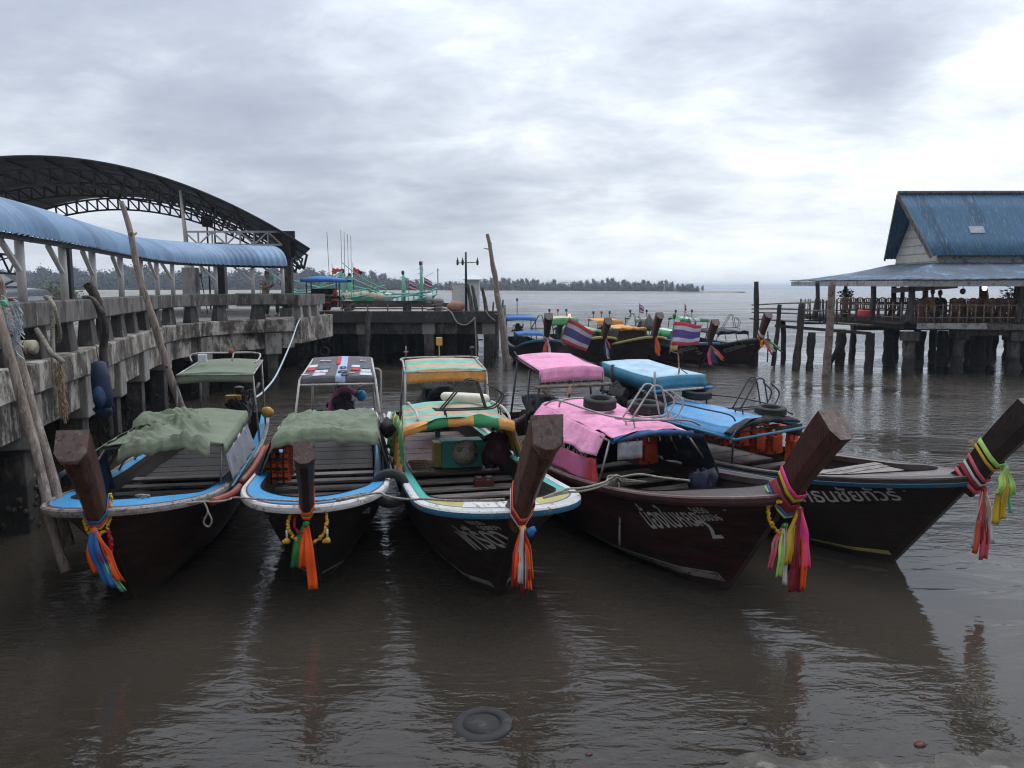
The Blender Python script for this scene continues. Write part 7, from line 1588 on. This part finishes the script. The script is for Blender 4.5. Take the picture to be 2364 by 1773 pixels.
m = MB(); m.bar((el_+.1, ef+.06, zE-.15), (X1+1, ef-.14, zE-.12), .05, .22); m.bar((el_+.06, eb-.1, zE-.10), (el_+.16, ef+.1, zE-.15), .05, .22); m.build('fascia_board', 'fascia', rs)
m = MB(); m.bar((15.6, ef+2.4, zE-.42), (17.2, ef+.5, zE-.22), .05, .2); m.build('fascia_board', 'fascia', rs)
# deck
m = MB()
for i in range(62): x = X0+.1+i*.205; m.box((x, (YF+YB)/2, ZD+.004*(i % 3)), (.19, YB-YF, .05))
m.build('deck', 'plank', rs)
m = MB(); m.box(((X0+X1)/2+1.2, YF-.03, ZD-.14), (X1-X0-2.4, .1, .22)); m.build('edge_beam', 'greywood', rs)
m = MB(); m.box((17.0, YF-.09, ZD-.10), (2.7, .06, .22)); m.build('edge_plank', 'fascia', rs)
m = MB(); m.box(((X0+X1)/2+1.2, YF+.2, ZD-.36), (X1-X0-2.4, .2, .22)); m.box(((X0+X1)/2, YF+4, ZD-.36), (X1-X0, .2, .22)); m.box(((X0+X1)/2, YB-1, ZD-.36), (X1-X0, .2, .22)); m.build('floor_beam', 'darkwood', rs)
m = MB()
for i in range(22): m.box((X0+.3+.55*i, (YF+YB)/2, ZD-.13), (.09, YB-YF-.2, .18))
m.build('floor_joists', 'wetpile', rs)
def rx(u, y): return (u-CX)/F*(y*_c+.2)
for (u, y, vt, r) in ((1883, 38., 0, .12), (1948, 41, 0, .11), (2011, 33.6, 0, .13), (2058, 37, 0, .14), (2078, 39, 0, .12), (2098, YF+.05, 0, .15), (2130, 34.5, 0, .14), (2264, 34.5, 0, .22), (2346, 33.4, 0, .24), (2346, YF+.1, 0, .14)):
    x = rx(u, y); bend = .1*nz(u, 3)
    m = MB(); m.tube(smooth_path([(x-.05, y, ZD), (x+bend, y, ZD+.5), (x+.04, y, 2.9), (x, y, 3.66)]), [r*1.1]*4+[r]*4+[r*.8]*5, 9, wob=.25); m.build('roof_post', 'chairwood' if u in (2264, 2078, 2130) else 'darkwood', rs)
# piles
for (u, y, r, conc) in ((1874, 33.3, .20, 0), (1943, 35.6, .26, 0), (1972, 39.5, .18, 0), (2010, 32.6, .22, 0), (2052, 35.2, .24, 0), (2069, 37.5, .19, 0), (2100, YF+.1, .26, 1), (2127, 34.2, .2, 0), (2156, 36, .2, 0), (2178, 34.6, .28, 0), (2216, 32.0, .26, 1), (2238, 35, .22, 0), (2262, 33.4, .36, 0), (2285, 35.5, .2, 0), (2298, 38.5, .2, 0), (2342, YF+.3, .30, 1), (2362, 33.5, .34, 0), (2400, YF+.3, .3, 1), (2120, 38.5, .2, 0), (2200, 39, .2, 0), (2330, 38, .22, 0), (2380, 37, .25, 0)):
    r *= .78; x = rx(u, y); lx = .14*nz(u*.3, 7)
    m = MB(); P_ = smooth_path([(x+lx, y, -.7), (x+lx*.6, y, .1), (x+lx*.2, y, .8), (x, y, ZD-.46)], 5); m.tube(P_, [r*(1.05+.28*nz(i*.45, u*.1)) for i in range(len(P_))], 10, wob=.35); m.build('pile', 'pile_conc' if conc else 'wetpile', rs)
    if conc: m = MB(); m.box((x, y, ZD-.50), (r*2.6, r*2.6, .36)); m.build('pile_cap', 'concrete_dark', rs, bevel=.02)
m = MB(); p = rx(1941, 35.6); m.tube(smooth_path([(p-.5, 35.5, -.3), (p-.42, 35.5, .1), (p-.2, 35.5, .5), (p-.05, 35.5, .95)]), .12, 8, wob=.3); m.build('brace', 'wetpile', rs)
# railing
def railing(p0, p1, n, zt, mt, r=.025, tall=0.):
    p0 = Vector(p0); p1 = Vector(p1); m = MB(); m.tube([p0+Vector((0, 0, zt)), p1+Vector((0, 0, zt))], r, 6); m.tube([p0+Vector((0, 0, zt*.32)), p1+Vector((0, 0, zt*.32))], r, 6); m.build('railing_bar', mt, rs)
    for i in range(n+1):
        p = p0.lerp(p1, i/n); m = MB(); m.tube([p, p+Vector((.03*nz(i, 1), 0, zt*.5)), p+Vector((.05*nz(i, 2), 0, zt+.06+tall*(.5+abs(nz(i, 3)))))], r*1.15, 6, wob=.3); m.build('railing_post', mt, rs)
railing((15.4, YF+.02, ZD), (X1, YF+.02, ZD), 38, .70, 'railwood')
railing((15.1, YF+.1, ZD), (15.0, YB, ZD), 16, .70, 'railwood', .022, .1)
railing((15, YB-.1, ZD), (X1, YB-.1, ZD), 34, .62, 'darkwood', .022, .25)
# hanging lamp lit, dark bulb
lt = thing('lit_lamp', 'small lit lamp high on a post of the restaurant', 'lamp', (rx(2268, YF+.4), YF+.45, 3.40)); m = MB(); m.blob((0, 0, 0), (.10, .08, .12), 10, wob=.2); m.build('glowing_bulb', 'lamp_on', lt, local=True); m = MB(); m.tube([(0, 0, .1), (0, .05, .26)], .02, 6); m.build('cord', 'metal_dark', lt, local=True)
hb = thing('hanging_bulb', 'round dark lamp hanging under the eave of the restaurant', 'lamp', (rx(2220, YF), YF+.1, 3.26)); m = MB(); m.blob((0, 0, 0), (.11, .11, .12), 10, wob=.1); m.build('shade', 'metal_dark', hb, local=True); m = MB(); m.tube([(0, 0, .1), (0, 0, .4)], .012, 5); m.build('cord', 'metal_dark', hb, local=True)
# chairs and tables
def chair():
    t = thing('wooden_chair', 'brown wooden chair', 'chair', (0, 0, 0))
    m = MB(); m.box((0, 0, .40), (.40, .40, .05)); m.build('seat', 'chairwood', t, local=True, bevel=.01)
    m = MB(); pts = [(-.18, .19, .42), (-.19, .22, .72), (-.12, .24, .86), (0, .245, .90), (.12, .24, .86), (.19, .22, .72), (.18, .19, .42)]; m.tube(smooth_path(pts, 3), .025, 6)
    for q in (-.1, -.03, .04, .11): m.bar((q, .20, .43), (q, .24, .86), .045, .02)
    m.box((0, .225, .66), (.34, .02, .10)); m.build('backrest', 'chairwood', t, local=True)
    for x in (-.17, .17):
        for y in (-.17, .17): m = MB(); m.bar((x, y, 0), (x*.95, y*.95, .38), .04); m.build('leg', 'chairwood', t, local=True)
    return t
ch0 = chair(); first = [True]
def put_chair(x, y, rz, lab, grp):
    if first[0]: o = ch0; first[0] = False; o.location = (x, y, ZD+.03); o.rotation_euler = (0, 0, rz); o['label'] = lab
    else: o = copytree(ch0, (x, y, ZD+.03), rz, lab)
    o['group'] = grp
for i in range(20):
    u = 2112+13.5*i
    if abs(u-2150) < 15 or abs(u-2171) < 15: continue
    put_chair(rx(u, YF+.75+.25*(i % 3)), YF+.75+.25*(i % 3), R(180)+.3*nz(i, 2), 'brown chair standing close behind the front railing of the restaurant', 'chairs behind the front railing')
for i in range(12):
    u = 2118+22*i; put_chair(rx(u, 34.2), 34.2+.2*(i % 2), R(0)+.4*nz(i, 4), 'brown chair on the far side of the restaurant tables', 'chairs beyond the tables')
for i in range(9):
    u = 1950+17*i; y = 35.2+.5*(i % 3); put_chair(rx(u, y), y, R(150)+.6*nz(i, 6), 'brown chair on the open left end of the restaurant deck', 'chairs on the left end of the deck')
for i in range(5):
    x = 17.4+1.8*i; t = thing('dining_table', 'wooden table among the restaurant chairs', 'table', (x, 33.0, ZD+.03), 0, 'restaurant tables')
    m = MB(); m.box((0, 0, .62), (1.2, .7, .05)); m.build('tabletop', 'chairwood', t, local=True, bevel=.01)
    for a in (-.5, .5):
        for b in (-.28, .28): m = MB(); m.bar((a, b, 0), (a, b, .59), .06); m.build('leg', 'chairwood', t, local=True)
person('person in a yellow shirt sitting with the back to the water in the restaurant', (rx(2150, 32.4), 32.4, ZD), R(75), 'sit', 'shirt_yellow', 'trouser_dark', 1.62)
person('person in a dark top sitting beside the yellow shirt in the restaurant', (rx(2171, 32.3), 32.3, ZD), R(100), 'sit', 'shirt_black', 'trouser_dark', 1.55)
def bushy(name, lab, u, y, z, h, n=120, r=.3, mt='plant'):
    x = rx(u, y); t = thing(name, lab, 'plant', (x, y, ZD), 0)
    m = MB(); m.lathe([(.12, 0), (.16, .28), (.18, .3), (.14, .28)], (0, 0, 0), 12); m.build('pot', 'maroon_paint', t, local=True)
    m = MB()
    for q in range(n):
        d = Vector((random.gauss(0, 1), random.gauss(0, 1), random.gauss(0, .8))).normalized()*r*random.random()**.5; c = Vector((0, 0, h))+d; u_ = Vector((random.gauss(0, 1), random.gauss(0, 1), random.gauss(0, .6))).normalized()*.10; v_ = u_.orthogonal().normalized()*.035
        m.add([c-u_, c+v_, c+u_, c-v_], [(0, 1, 2, 3)])
    for q in range(6): m.tube([(0, 0, .25), (random.uniform(-.2, .2), random.uniform(-.2, .2), h+random.uniform(-.1, .2))], .012, 4)
    m.build('foliage', mt, t, local=True)
bushy('potted_plant', 'dark bushy potted plant at the left end of the restaurant', 1948, 37, 0, 1.05, 150, .36)
bushy('potted_plant', 'spiky potted plant by the thick post at the right edge', 2325, 33, 0, 1.1, 90, .38)
m = MB(); m.lathe([(.02, 0), (.22, .02), (.26, .42), (.22, .44), (.2, .05)], n=14); o = m.build('plastic_tub', 'cloth_red'); o.location = (rx(1993, 33), 33.0, ZD+.03); tag(o, 'faded red tub on the left end of the restaurant deck', 'tub')
# plank walk to the left
wk2 = thing('plank_walk', 'rickety plank walk with thin rails left of the restaurant', 'walkway', (13, 35, 0))
def wq(u, v, y): return ony(u, v, y)
a, b = wq(1745, 737, 36), wq(1905, 746, 34.4); c2 = wq(2012, 752, 32.2)
m = MB(); 
for q in range(3): m.bar(a+Vector((0, .4*q, 0)), b+Vector((0, .4*q, 0)), .3, .05); m.bar(b+Vector((0, .4*q, .01)), c2+Vector((0, .4*q, .01)), .3, .06)
m.build('walk_planks', 'greywood', wk2)
m = MB(); m.bar(wq(1790, 752, 35.4), wq(2010, 770, 32.1), .12, .12); m.bar(wq(1900, 741, 33), wq(2010, 734, 32), .06, .16); m.build('stringer', 'darkwood', wk2)
m = MB()
for v0, v1 in ((704, 699), (713, 715), (721, 726)): m.tube([wq(1736, v0, 36), wq(1800, (v0+v1)/2-1, 35), wq(1872, v1, 34)], .035, 6, wob=.3)
m.tube([wq(1860, 718, 34), wq(1915, 716, 33)], .03, 6); m.build('rail_poles', 'railwood', wk2)
for u, v0, v1, y in ((1870, 700, 742, 34), (1893, 694, 745, 33.6), (1901, 692, 745, 33.6), (1909, 694, 745, 33.4), (1925, 695, 748, 33.2), (1932, 697, 748, 33)): m = MB(); m.tube([wq(u, v1, y), wq(u, v0, y)], .035, 6, wob=.3); m.build('rail_stick', 'darkwood', wk2)
# ------------------------------------------------------------------ haze
def haze_box():
    m = MB(); x, y0, y1, z0, z1 = 5300, -70, 5700, -1.6, 17.5
    m.box((0, (y0+y1)/2, (z0+z1)/2), (2*x, y1-y0, z1-z0)); o = m.build('haze', 'sand'); mt = bpy.data.materials.new('haze'); mt.use_nodes = True; n = mt.node_tree.nodes; n.clear()
    out_ = n.new('ShaderNodeOutputMaterial'); v = n.new('ShaderNodeVolumePrincipled'); v.inputs['Color'].default_value = (.74, .85, 1.0, 1); v.inputs['Density'].default_value = .00045; v.inputs['Anisotropy'].default_value = .2
    mt.node_tree.links.new(v.outputs[0], out_.inputs['Volume']); o.data.materials.clear(); o.data.materials.append(mt); o['kind'] = 'stuff'
haze_box()
